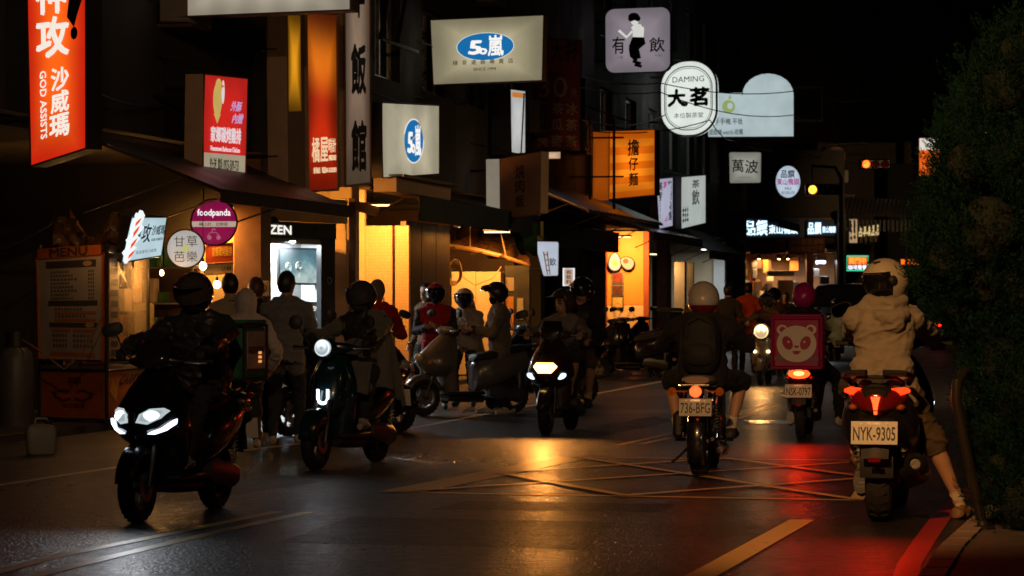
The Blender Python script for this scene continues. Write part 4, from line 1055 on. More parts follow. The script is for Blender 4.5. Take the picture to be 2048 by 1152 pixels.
    if big:
        mb = MB(); mb.loft([ring(.45, .17, .46, .16), ring(.2, .225, .52, .19), ring(-.05, .235, .60, .17), ring(-.2, .20, .68, .13), ring(-.29, .12, .73, .08)]); mb.build('side_shroud', M_DKGP_, t)
        mb = MB(); mb.loft([[Vector((x * .10, y + .02 * abs(x), z)) for x in (-1, -.5, 0, .5, 1)] + [Vector((x * .10, y + .05, z)) for x in (1, .5, 0, -.5, -1)] for y, z in ((-.25, .60), (-.31, .50), (-.33, .38), (-.31, .28))]); mb.build('mud_flap', M_PLAST, t)
        mb = MB(); mb.lathe([(0, 0), (.045, 0), (.075, .05), (.08, .25), (.07, .42), (.04, .46), (.03, .44), (0, .44)], (.215, .16, .28), (.03, -1, .2), 16); mb.build('silencer', M_DSTEEL, t)
        for s_ in (-1, 1): mb = MB(); mb.tube([(s_ * .17, -.02, .84), (s_ * .205, -.2, .885), (s_ * .17, -.36, .905), (s_ * .05, -.40, .91)], .02, 8); mb.build('grab_handle', M_PLAST, t)
    # tail light
    E = E_TAIL if tail_on else M_REDLENS
    if tail == 'wedge':
        for s_ in (-1, 1):
            mb = MB(); mb.loft([[Vector((s_ * x, -.335 + x * .35, z)) for z in (zc - h, zc + h)] + [Vector((s_ * x, -.31 + x * .35, z)) for z in (zc + h, zc - h)] for x, zc, h in ((.032, .775, .010), (.09, .79, .024), (.16, .80, .022), (.195, .80, .008))])
            mb.build('tail_light', E, t)
        mb = MB(); mb.loft([[Vector((x, -.372 + (.77 - z) * .12, z)) for x in (-w, 0, w)] + [Vector((x, -.35, z)) for x in (w, 0, -w)] for z, w in ((.765, .028), (.72, .016), (.66, .008))]); mb.build('tail_light', emis('tail_light_centre', (1, .05, .01), 5, noise_amt=0) if tail_on else M_REDLENS, t)
        mb = MB(); mb.loft([ring(-.14, .17, .76, .085), ring(-.24, .175, .755, .085), ring(-.31, .13, .745, .075), ring(-.345, .09, .74, .065), ring(-.362, .05, .73, .05)]); mb.build('tail_cover', M_REDLENS if tail_on else M_GBLACK, t)
    elif tail == 'wide':
        MB().ell((0, -.335, .745), (.125, .05, .055), nu=24).build('tail_light', emis('tail_light_wide', (1, .04, .006), 6, noise_amt=0) if tail_on else M_REDLENS, t)
        MB().ell((0, -.375, .75), (.065, .022, .028)).build('brake_light', E_TAILH if tail_on else M_REDLENS, t)
    else:
        MB().ell((0, -.345, .75), (.07, .04, .035)).build('tail_light', E, t)
    for s_ in (-1, 1): MB().ell((s_ * .14, -.26, .70), (.03, .05, .022)).build('turn_signal', M_AMBER if not lights else M_AMBER, t)
    if rack:
        mb = MB()
        for x in (-.1, 0, .1): mb.cyl((x, -.15, .885), (x, -.50, .90), .008, 6)
        for y in (-.2, -.48): mb.cyl((-.13, y, .892), (.13, y, .892), .008, 6)
        mb.build('luggage_rack', M_DSTEEL, t)
    mb = MB()
    if stand:
        for s_ in (-1, 1): mb.tube([(s_ * .06, .22, .2), (s_ * .12, .14, .02), (s_ * .15, .10, .008)], .012, 6)
        mb.build('centre_stand', M_DSTEEL, t)
    else:
        mb.tube([(-.11, .42, .2), (-.15, .28, .19)], .009, 6); mb.build('side_stand', M_DSTEEL, t)
    if lights and beam:
        z = 1.02 if retro else .70; y = 1.26 if retro else 1.46
        light('headlight_beam', 'SPOT', (0, y, z), beam, beamcol, t, target=(0, y + 6, z - .75), size=.06, spot=125, blend=1.0)
    if tail_on:
        light('tail_glow', 'SPOT', (0, -.46, .76), glow, (1, .012, .002), t, target=(0, -3, .1), size=.08, spot=82, blend=1.0)
    return t

def motorcycle(label, loc, heading, plate_text, group=None):
    t = thing('motorcycle', label, 'motorcycle', loc, -heading, group)
    WB, r = 1.28, .30
    wheel(t, 0, r, .145, wire=True, rimmat=M_CHROME); wheel(t, WB, r * .97, .095, wire=True, rimmat=M_CHROME, disc=.12)
    mb = MB()
    for s_ in (-1, 1): mb.tube([(s_ * .09, WB, r), (s_ * .09, WB - .12, .60), (s_ * .09, WB - .26, .98)], [.022, .024, .024], 8)
    mb.build('fork', M_CHROME, t)
    for nm, yc, rr, a0, a1, m in (('front_fender', WB, r + .03, 40, 150, M_CHROME), ('rear_fender', 0, r + .035, 70, 215, M_GBLACK)):
        mb = MB(); secs = []
        for i in range(10):
            a = R(a0 + (a1 - a0) * i / 9); c = Vector((0, yc + math.cos(a) * rr, r + math.sin(a) * rr)); out = Vector((0, math.cos(a), math.sin(a)))
            secs.append([c + Vector((x * .075, 0, 0)) - out * .03 * abs(x) ** 3 for x in (-1, -.7, -.3, 0, .3, .7, 1)])
        mb.loft(secs, closed=False); o = mb.build(nm, m, t); o.modifiers.new('thickness', 'SOLIDIFY').thickness = .005
    # frame, tank, seat, engine
    mb = MB(); mb.tube([(0, 1.0, .88), (0, .75, .78), (0, .3, .72), (0, -.15, .70)], .02, 8); mb.tube([(0, 1.0, .86), (0, .85, .5), (0, .7, .30), (0, .3, .27), (0, .15, .45), (0, .1, .7)], .018, 8)
    for s_ in (-1, 1): mb.tube([(s_ * .09, .35, .32), (s_ * .1, 0, r)], .018, 8)
    mb.build('frame', M_GBLACK, t)
    mb = MB(); mb.loft([ring(.95, .05, .86, .05), ring(.88, .12, .86, .09), ring(.7, .145, .86, .10), ring(.5, .12, .83, .085), ring(.40, .08, .80, .05)]); mb.build('fuel_tank', mat('dark_red_tank', (.06, .008, .008), .2, coat=.8), t)
    mb = MB(); mb.loft([ring(.42, .09, .77, .03), ring(.3, .125, .775, .045), ring(.0, .13, .775, .045), ring(-.25, .125, .785, .045), ring(-.33, .10, .79, .03)]); so = mb.build('seat', mat('tan_seat', (.24, .19, .14), .55, bump=.3, bscale=120), t)
    mb = MB(); mb.tube([(.135, .1, .74), (.14, -.25, .745), (.10, -.40, .75), (-.10, -.40, .75), (-.14, -.25, .745), (-.135, .1, .74)], .011, 8); mb.build('grab_rail', M_CHROME, t)
    mb = MB(); mb.box((0, .55, .38), (.26, .34, .20), ch=.04)
    for i in range(6): mb.box((0, .60, .50 + i * .022), (.22, .2, .010), ch=.003)
    mb.build('engine', M_CAST, t)
    mb = MB(); mb.tube([(.08, .68, .5), (.12, .80, .36), (.15, .62, .20), (.165, .3, .20)], .022, 10); mb.lathe([(0, 0), (.03, 0), (.052, .05), (.056, .45), (.045, .52), (.02, .53), (.018, .48), (0, .48)], (.17, .32, .205), (.02, -1, .10), 16); mb.build('exhaust', M_CHROME, t)
    for s_ in (-1, 1):
        mb = MB(); a, b = Vector((s_ * .135, -.02, .32)), Vector((s_ * .135, .02, .70))
        mb.cyl(a, b, .013, 8); mb.cyl(lerp(a, b, .72), b, .03, 10); mb.cyl(a, lerp(a, b, .1), .026, 10)
        mb.tube([lerp(a, b, .1 + .62 * i / 80) + Vector((math.cos(i * .78) * .03, math.sin(i * .78) * .03, 0)) for i in range(81)], .006, 5)
        mb.build('shock_absorber', M_CHROME, t)
    # rear light, plate, signals
    MB().box((0, -.38, .705), (.13, .05, .05), ch=.01).build('light_bracket', M_PLAST, t)
    MB().ell((0, -.415, .70), (.048, .03, .045)).build('tail_light', emis('tail_light_round', (1, .05, .01), 5, noise_amt=0), t)
    plate(t, -.425, .575, plate_text, w=.26, h=.14, face=mat('plate_grey', (.30, .27, .24), .4, var=.1))
    for s_ in (-1, 1):
        mb = MB(); mb.cyl((s_ * .05, -.36, .70), (s_ * .17, -.36, .70), .008, 6); mb.lathe([(0, -.03), (.03, -.02), (.034, .02), (0, .035)], (s_ * .19, -.36, .70), (0, -1, 0), 12); mb.build('turn_signal', M_AMBER, t)
    # handlebars
    mb = MB(); mb.tube([(-.36, .80, 1.02), (-.24, .86, 1.03), (-.12, .98, 1.0), (.12, .98, 1.0), (.24, .86, 1.03), (.36, .80, 1.02)], .012, 8); mb.build('handlebar', M_CHROME, t)
    for s_ in (-1, 1): mb = MB(); mb.tube([(s_ * .25, .855, 1.03), (s_ * .37, .795, 1.02)], .017, 10); mb.build('grip', M_TYRE, t)
    MB().ell((0, 1.12, .92), (.09, .10, .09)).build('headlight_housing', M_GBLACK, t)
    MB().lathe([(0, .03), (.06, .02), (.082, 0)], (0, 1.205, .92), (0, 1, 0), 20).build('headlight', E_HEADW, t)
    mb = MB()
    for s_ in (-1, 1): mb.cyl((s_ * .09, .40, .28), (s_ * .24, .40, .28), .013, 8)
    mb.build('foot_peg', M_TYRE, t)
    MB().box((-.17, .10, .42), (.10, .26, .22), ch=.03).build('side_case', M_PLAST, t)
    mb = MB(); mb.tube([(-.1, .42, .25), (-.19, .26, .15), (-.25, .22, .10)], .011, 6); mb.build('side_stand', M_DSTEEL, t)
    light('headlight_beam', 'SPOT', (0, 1.25, .92), 14, (1, .75, .45), t, target=(0, 6, .0), size=.06, spot=90, blend=.8)
    light('tail_glow', 'SPOT', (0, -.47, .70), .5, (1, .06, .01), t, target=(0, -3, .1), size=.06, spot=120, blend=.8)
    return t

def car(label, loc, heading, m):
    t = thing('parked_car', label, 'car', loc, -heading)
    prof = [(-2.2, .35), (-2.2, .75), (-2.05, .92), (-1.6, 1.0), (-1.15, 1.42), (-.3, 1.50), (.45, 1.46), (1.1, 1.02), (1.9, .90), (2.2, .70), (2.2, .35)]
    wd = [.80, .86, .86, .84, .66, .64, .66, .82, .84, .82, .78]
    mb = MB()
    secs = [[Vector((x * w, y, z)) for x in (-1, -.92, -.5, 0, .5, .92, 1)] for (y, z), w in zip(prof, wd)]
    for q in secs:
        for j, p in enumerate(q): p.z -= (.05, .01, 0, 0, 0, .01, .05)[j] if p.z > .5 else 0
    mb.loft(secs, closed=False)
    for s_ in (0, 6):
        pts = [q[s_] for q in secs]; n = len(pts); mb.add(pts, [tuple(range(n)) if s_ else tuple(range(n))[::-1]])
    mb.box((0, 0, .33), (1.6, 4.3, .1)); mb.build('body', m, t, smooth=50)
    gl = MB()
    def pane(name, pts): MB().add([Vector(p) for p in pts], [tuple(range(len(pts)))]).build(name, M_GLASS, t, smooth=0)
    pane('windscreen', [(-.70, 1.06, 1.06), (.70, 1.06, 1.06), (.58, .50, 1.445), (-.58, .50, 1.445)])
    pane('rear_window', [(.70, -1.58, 1.03), (-.70, -1.58, 1.03), (-.58, -1.18, 1.42), (.58, -1.18, 1.42)])
    for s_ in (-1, 1):
        for y0, y1 in ((-1.2, -.35), (-.28, .75)):
            pane('side_window', [(s_ * .80, y0, 1.0), (s_ * .80, y1, 1.0), (s_ * .70, min(y1, .42), 1.38), (s_ * .70, max(y0, -1.0), 1.38)][::s_])
        MB().ell((s_ * .66, 2.08, .78), (.17, .12, .08)).build('headlight', M_LENS, t); MB().ell((s_ * .80, 2.0, .66), (.07, .07, .04)).build('reflection_spot', emis('reflection_amber', (1, .25, .03), 2.2, noise_amt=0), t)  # amber glow put in for the orange reflections on the car
        MB().ell((s_ * .68, -2.13, .82), (.15, .09, .09)).build('tail_light', M_REDLENS, t)
        MB().ell((s_ * .95, .72, 1.03), (.10, .07, .07)).build('mirror', m, t)
    for s_ in (-1, 1):
        for y in (-1.35, 1.35):
            w = MB().lathe([(.2, -.1), (.30, -.1), (.325, -.06), (.325, .06), (.30, .1), (.2, .1)], (s_ * .76, y, .325), (1, 0, 0), 24, closed=True).build('wheel', M_TYRE, t)
            MB().lathe([(0, .09), (.12, .1), (.2, .09), (.2, -.09), (0, -.09)], (s_ * .77, y, .325), (s_, 0, 0), 20).build('rim', M_CAST, w)
    MB().box((0, 2.2, .5), (.34, .02, .15), ch=.005).build('licence_plate', M_PLATE, t)
    return t

# ------------------------------------------------------------------ people
M_SKIN = mat('skin', (.46, .26, .16), .5, bump=.15, bscale=150, var=.1)
M_SKIN2 = mat('skin_face', (.42, .23, .14), .5, var=.1)
M_HAIR = mat('black_hair', (.012, .010, .009), .45, bump=.6, bscale=90, var=.2, stretch=(1, 1, .2))
M_EYE = mat('eye_dark', (.02, .015, .012), .3, var=0)
M_LIP = mat('lips', (.26, .10, .08), .5, var=0)
def cloth(name, col, rough=.9, sheen=.15, b=.35): return mat(name, col, rough, spec=.25, bump=b, bscale=220, var=.15, vscale=6, sheen=sheen if max(col) > .1 else .02)
C_BLACK = cloth('black_cloth', (.014, .013, .013)); C_NYLON = mat('black_nylon', (.022, .021, .022), .42, spec=.6, bump=.3, bscale=60, var=.2); C_DARK = cloth('dark_grey_cloth', (.035, .033, .032)); C_DENIM = cloth('dark_denim', (.03, .04, .06))
C_NAVY = cloth('navy_cloth', (.015, .025, .07)); C_GREY = cloth('grey_shirt', (.15, .165, .19)); C_WHITE = cloth('white_hoodie', (.50, .46, .46)); C_PALE = cloth('pale_jacket', (.34, .29, .22))
C_RED = cloth('red_jacket', (.36, .012, .014)); C_BEIGE = cloth('greige_hoodie', (.29, .255, .205)); C_TAN = cloth('tan_shorts', (.095, .068, .042)); C_ORANGE = cloth('orange_jacket', (.62, .085, .012))
C_BROWN = cloth('brown_cloth', (.10, .055, .03)); C_PONCHO = cloth('grey_poncho', (.15, .145, .14), .7); C_BLUE = cloth('blue_panel_cloth', (.02, .05, .20)); C_GREYJ = cloth('grey_beige_jacket', (.15, .135, .11))
M_SHOE = mat('dark_shoe', (.03, .026, .024), .6, var=.2); M_SHOEW = mat('pale_shoe', (.45, .40, .35), .6, var=.15); M_SHOEB = mat('brown_shoe', (.22, .12, .05), .6, var=.2); M_SOCK = cloth('pale_sock', (.55, .46, .33))
M_GLOVE = mat('black_glove', (.018, .017, .016), .7, bump=.3, var=.2)
M_LINER = mat('helmet_liner', (.012, .012, .012), .9, var=0)
M_VISOR = mat('smoked_visor', (.008, .008, .010), .06, coat=1, var=0)

def ik(a, b, l1, l2, hint):
    a, b, hint = Vector(a), Vector(b), Vector(hint); d = b - a; L = min(d.length, (l1 + l2) * .999); u = d.normalized()
    b = a + u * L
    k = (l1 * l1 - l2 * l2 + L * L) / (2 * L); h = math.sqrt(max(l1 * l1 - k * k, 0))
    p = hint - u * hint.dot(u); p.normalize()
    return a + u * k + p * h, b
class Body:
    def __init__(s): s.caps = []; s.mb = MB(); s.mats = []; s.rings = []
    def mi(s, m):
        if m not in s.mats: s.mats.append(m)
        return s.mats.index(m)
    def cap(s, a, b, ra, rb, m, n=12):
        a, b = Vector(a), Vector(b)
        if (b - a).length < 1e-4: b = a + Vector((0, 0, 1e-3))
        s.caps.append((a, b, ra, rb, s.mi(m)))
        d = (b - a).normalized(); pts, rs = [], []
        for t in (-90, -60, -30): pts.append(a + d * ra * math.sin(R(t)) * .999); rs.append(max(ra * math.cos(R(t)), ra * .05))
        pts.append(a); rs.append(ra); pts.append(b); rs.append(rb)
        for t in (30, 60, 90): pts.append(b + d * rb * math.sin(R(t)) * .999); rs.append(max(rb * math.cos(R(t)), rb * .05))
        s.mb.tube(pts, rs, n)
    def chain(s, pts, rs, m):
        for i in range(len(pts) - 1): s.cap(pts[i], pts[i + 1], rs[i], rs[i + 1], m)
    def ell(s, c, rad, m, rot=None):
        s.mb.ell(c, rad, 0, 14, 10, rot); k = (rad[0] * rad[1] * rad[2]) ** (1 / 3)
        s.caps.append((Vector(c), Vector(c) + Vector((0, 0, 1e-3)), k, k, s.mi(m)))
    def torso(s, secs, m):
        """secs: (centre, right axis, front axis, half width, half depth, material or None)"""
        rs = []
        for c, rx, ry, w, d, *_ in secs: rs.append([c + rx * a + ry * b for a, b in sup(w, d, 18, 2.3)])
        s.mb.loft(rs)
        for i in range(len(secs) - 1):
            q, p = secs[i], secs[i + 1]; mm = q[5] if len(q) > 5 and q[5] else m
            for f in (-.55, 0, .55): s.caps.append((q[0] + q[1] * q[3] * f, p[0] + p[1] * p[3] * f, q[4], p[4], s.mi(mm)))
    def hand(s, wrist, d, palm, side, m, curl=(55, 60, 40), spread=0, k=1.0):
        """d: direction of the metacarpals, palm: the way the palm faces, side: direction of the thumb side"""
        d = Vector(d).normalized(); palm = (Vector(palm) - d * Vector(palm).dot(d)).normalized(); side = d.cross(palm) if d.cross(palm).dot(Vector(side)) > 0 else palm.cross(d)
        w = Vector(wrist)
        for i, (off, ln) in enumerate(((.030, .92), (.010, 1.0), (-.011, .95), (-.030, .76))):
            kn = w + d * (.085 - .006 * abs(i - 1)) * k + side * off * k
            s.cap(w + side * off * .55 * k, kn, .016 * k, .0125 * k, m, 8)
            p, dd, a = kn, d.copy(), 0
            for j, L in enumerate((.042, .027, .021)):
                a += curl[j]; dd = (d * math.cos(R(a)) + palm * math.sin(R(a)) + side * spread * off * 4).normalized(); q = p + dd * L * ln * k
                s.cap(p, q, (.0105, .0095, .0085)[j] * k, (.0095, .0085, .0078)[j] * k, m, 8); p = q
        tb = w + d * .028 * k + side * .034 * k
        t1 = tb + (d * .55 + side * .6 + palm * .5).normalized() * .038 * k; t2 = t1 + (d * .6 + palm * .8 - side * .1).normalized() * .03 * k
        s.cap(w + side * .012 * k, tb, .017 * k, .015 * k, m, 8); s.cap(tb, t1, .014 * k, .0115 * k, m, 8); s.cap(t1, t2, .0115 * k, .0095 * k, m, 8)
    def finish(s, name, vox, wrinkle, loc, rz, face=None):
        me = bpy.data.meshes.new('body_source'); me.from_pydata(s.mb.v, [], s.mb.f)
        o = bpy.data.objects.new('body_source', me)
        r = o.modifiers.new('r', 'REMESH'); r.mode = 'VOXEL'; r.voxel_size = vox
        sm = o.modifiers.new('s', 'SMOOTH'); sm.factor = .5; sm.iterations = 3
        out = to_mesh(o); out.name = name
        bpy.data.objects.remove(o); bpy.data.meshes.remove(me)
        n = len(out.polygons); c = np.empty(n * 3); out.polygons.foreach_get('center', c); c = c.reshape(-1, 3)
        best = np.full(n, 1e9); idx = np.zeros(n, int)
        for a, b, ra, rb, mi in s.caps:
            a, b = np.array(a), np.array(b); ab = b - a; L = ab @ ab
            t = np.clip((c - a) @ ab / L, 0, 1); dd = np.linalg.norm(c - a - t[:, None] * ab, axis=1) - (ra + (rb - ra) * t)
            k = dd < best; best[k] = dd[k]; idx[k] = mi
        if face:
            h, fr, rt, up, skin = face
            h, fr, rt, up = map(np.array, (h, fr, rt, up)); p = c - h; X, Y, Z = p @ rt, p @ fr, p @ up
            on = (idx == skin) & (Y > .04)
            for m, cond in ((M_EYE, (np.hypot((np.abs(X) - .032) / 1.6, Z - .005) < .0095)), (M_HAIR, (np.hypot((np.abs(X) - .034) / 3.2, Z - .032) < .008)), (M_LIP, np.hypot(X / 2.6, Z + .072) < .010)):
                k = on & cond; mi = s.mi(m); idx[k] = mi
        for m in s.mats: out.materials.append(m)
        out.polygons.foreach_set('material_index', idx.tolist()); out.polygons.foreach_set('use_smooth', [True] * n)
        if wrinkle:
            nl = len(out.loops); lv = np.empty(nl, np.int32); out.loops.foreach_get('vertex_index', lv); lt = np.empty(n, np.int32); out.polygons.foreach_get('loop_total', lt)
            nv = len(out.vertices); vm = np.zeros(nv, int); vm[lv] = np.repeat(idx, lt)
            co = np.empty(nv * 3); out.vertices.foreach_get('co', co); co = co.reshape(-1, 3)
            nr = np.empty(nv * 3); out.vertices.foreach_get('normal', nr); nr = nr.reshape(-1, 3)
            soft = np.array([m not in (M_SKIN, M_SKIN2, M_EYE, M_LIP, M_HAIR, M_GLOVE) for m in s.mats])
            sx, sy = loc[0] * 3, loc[1]; amp = np.zeros(nv)
            for i in np.nonzero(soft[vm])[0]:
                x, y, z = co[i]
                r1 = max(0, 1 - 2.4 * abs(noise.noise((x * 6 + z * 4 + sx, y * 6 + sy, z * 13 - x * 5)))); r2 = max(0, 1 - 2.2 * abs(noise.noise((x * 14 - z * 7 + sx, y * 14 + sy, z * 25))))
                amp[i] = noise.noise((x * 4 + sx, y * 4 + sy, z * 7)) * .9 + r1 * r1 * 1.0 + r2 * .45 - .5
            co += nr * (amp * wrinkle)[:, None]
            out.vertices.foreach_set('co', co.ravel())
        out.update()
        ob = bpy.data.objects.new(name, out); COL.objects.link(ob); ob.location = loc; ob.rotation_euler = (0, 0, rz)
        return ob

def helmet(parent, c, yaw, pitch, kind, m, visor=M_VISOR, trim=M_LINER, band=None, k=1.0, roll=0, peak=False, extra=None):
    T = Matrix.Translation(c) @ Matrix.Rotation(yaw, 4, 'Z') @ Matrix.Rotation(pitch, 4, 'X') @ Matrix.Rotation(roll, 4, 'Y')
    rx, ry, rz = .128 * k, .150 * k, .140 * k
    def sp(phi, el, s_=1.0):  # phi 0 = forward
        ce = math.cos(el); bul = 1 if el > 0 else 1 - .10 * (el / R(60)) ** 2
        return Vector((math.sin(phi) * ce * rx * s_ * bul, math.cos(phi) * ce * ry * s_ * bul - (.012 if el < 0 else 0), math.sin(el) * rz * s_ * (1.0 if el > 0 else 1.05)))
    NP, NE = 40, 10
    def low(phi):
        a = abs((phi + math.pi) % (2 * math.pi) - math.pi)
        lo, hi = R(-62), R(22)
        t = max(0, min(1, (a - R(52)) / R(26)))
        return hi * (1 - t) + lo * t
    h = MB(); h.T = T; secs = []
    for i in range(NE + 1): secs.append([sp(2 * math.pi * j / NP, R(89.5) + (low(2 * math.pi * j / NP) - R(89.5)) * i / NE) for j in range(NP)])
    for s_ in (1.02, .93): secs.append([sp(2 * math.pi * j / NP, low(2 * math.pi * j / NP) - R(1), s_) for j in range(NP)])
    for i in range(1, 5): secs.append([sp(2 * math.pi * j / NP, low(2 * math.pi * j / NP) + (R(89) - low(2 * math.pi * j / NP)) * i / 4, .92) for j in range(NP)])
    h.loft(secs, cap=False)
    ho = h.build('helmet', m, parent, smooth=60)
    t = MB(); t.T = T; t.tube([sp(2 * math.pi * j / NP, low(2 * math.pi * j / NP) - R(1.5), .985) for j in range(NP)], .006, 6, closed=True); t.build('trim', trim, ho)
    def patch(p0, p1, e0, e1, s0, s1, mm, name, n=14, m_=5, bul=0):
        q = MB(); q.T = T
        for s_, flip in ((s0, 1), (s1, -1)):
            ss = [[sp(p0 + (p1 - p0) * j / n, e0(j / n) + (e1(j / n) - e0(j / n)) * i / m_, s_) + Vector((0, bul * math.sin(math.pi * i / m_), 0)) for j in range(n + 1)][::flip] for i in range(m_ + 1)]
            q.loft(ss, closed=False)
        return q.build(name, mm, ho, smooth=60)
    if kind == 'full':
        patch(R(-80), R(80), lambda u: R(-66), lambda u: R(-34) - R(10) * (1 - abs(2 * u - 1)), 1.03, .95, m, 'chin_bar')
        patch(R(-72), R(72), lambda u: R(-36) - R(8) * (1 - abs(2 * u - 1)), lambda u: R(25), 1.015, 1.0, visor, 'visor')
        for s_ in (-1, 1):
            q = MB(); q.T = T; q.ell(sp(s_ * R(76), R(2), 1.02), (.02, .032, .032)); q.build('visor_pivot', M_PLAST, ho)
            q = MB(); q.T = T; q.box(sp(s_ * R(25), R(58), 1.01), (.03, .05, .012), ch=.004); q.build('vent', M_PLAST, ho)
        q = MB(); q.T = T; q.box(sp(0, R(-54), 1.04), (.06, .012, .014), ch=.003); q.build('vent', M_PLAST, ho)
    elif kind == 'open':
        patch(R(-66), R(66), lambda u: R(-30) + R(14) * abs(2 * u - 1) ** 2, lambda u: R(26), 1.10, 1.09, visor, 'visor')
        for s_ in (-1, 1): v = MB(); v.T = T; v.ell(sp(s_ * R(68), R(14), 1.06), (.012, .018, .018)); v.build('visor_button', M_CHROME, ho)
    elif kind == 'up':
        patch(R(-60), R(60), lambda u: R(22), lambda u: R(40), 1.10, 1.40, visor, 'visor')
    if peak:
        q = MB(); q.T = T; ss = []
        for i in range(4): ss.append([sp(p, R(24 - i * 2), 1.0) + Vector((0, .035 * i * math.cos(p), 0)) for p in [R(-55 + 11 * j) for j in range(11)]])
        q.loft(ss, closed=False); po = q.build('peak', peak if not isinstance(peak, bool) else m, ho); po.modifiers.new('thickness', 'SOLIDIFY').thickness = .006
    if band:
        patch(R(75), R(285), lambda u: R(-60), lambda u: R(-20), 1.012, .99, band, 'band', n=24)
    return ho
def hair(parent, c, yaw, pitch, long_=False, m=M_HAIR, k=1.0):
    T = Matrix.Translation(c) @ Matrix.Rotation(yaw, 4, 'Z') @ Matrix.Rotation(pitch, 4, 'X')
    mb = MB(); NP, NE = 36, 12; secs = []
    for i in range(NE + 1):
        ring_ = []
        for j in range(NP):
            ph = 2 * math.pi * j / NP; a = abs((ph + math.pi) % (2 * math.pi) - math.pi)
            lo = R(35) if a < R(55) else (R(35) + (R(-45 if not long_ else -75) - R(35)) * min(1, (a - R(55)) / R(40)))
            el = R(89.5) + (lo - R(89.5)) * i / NE; ce = math.cos(el)
            p = Vector((math.sin(ph) * ce * .088, math.cos(ph) * ce * .106 - .006, math.sin(el) * .125 + .02)) * k
            nz_ = noise.noise(Vector((p.x * 45, p.y * 45, p.z * 18)) + Vector(c) * 3)
            ring_.append(p * (1.02 + .05 * nz_))
        secs.append(ring_)
    secs.append([p * .88 for p in secs[-1]])
    mb.T = T; mb.loft(secs, cap=False)
    return mb.build('hair', m, parent, smooth=70)

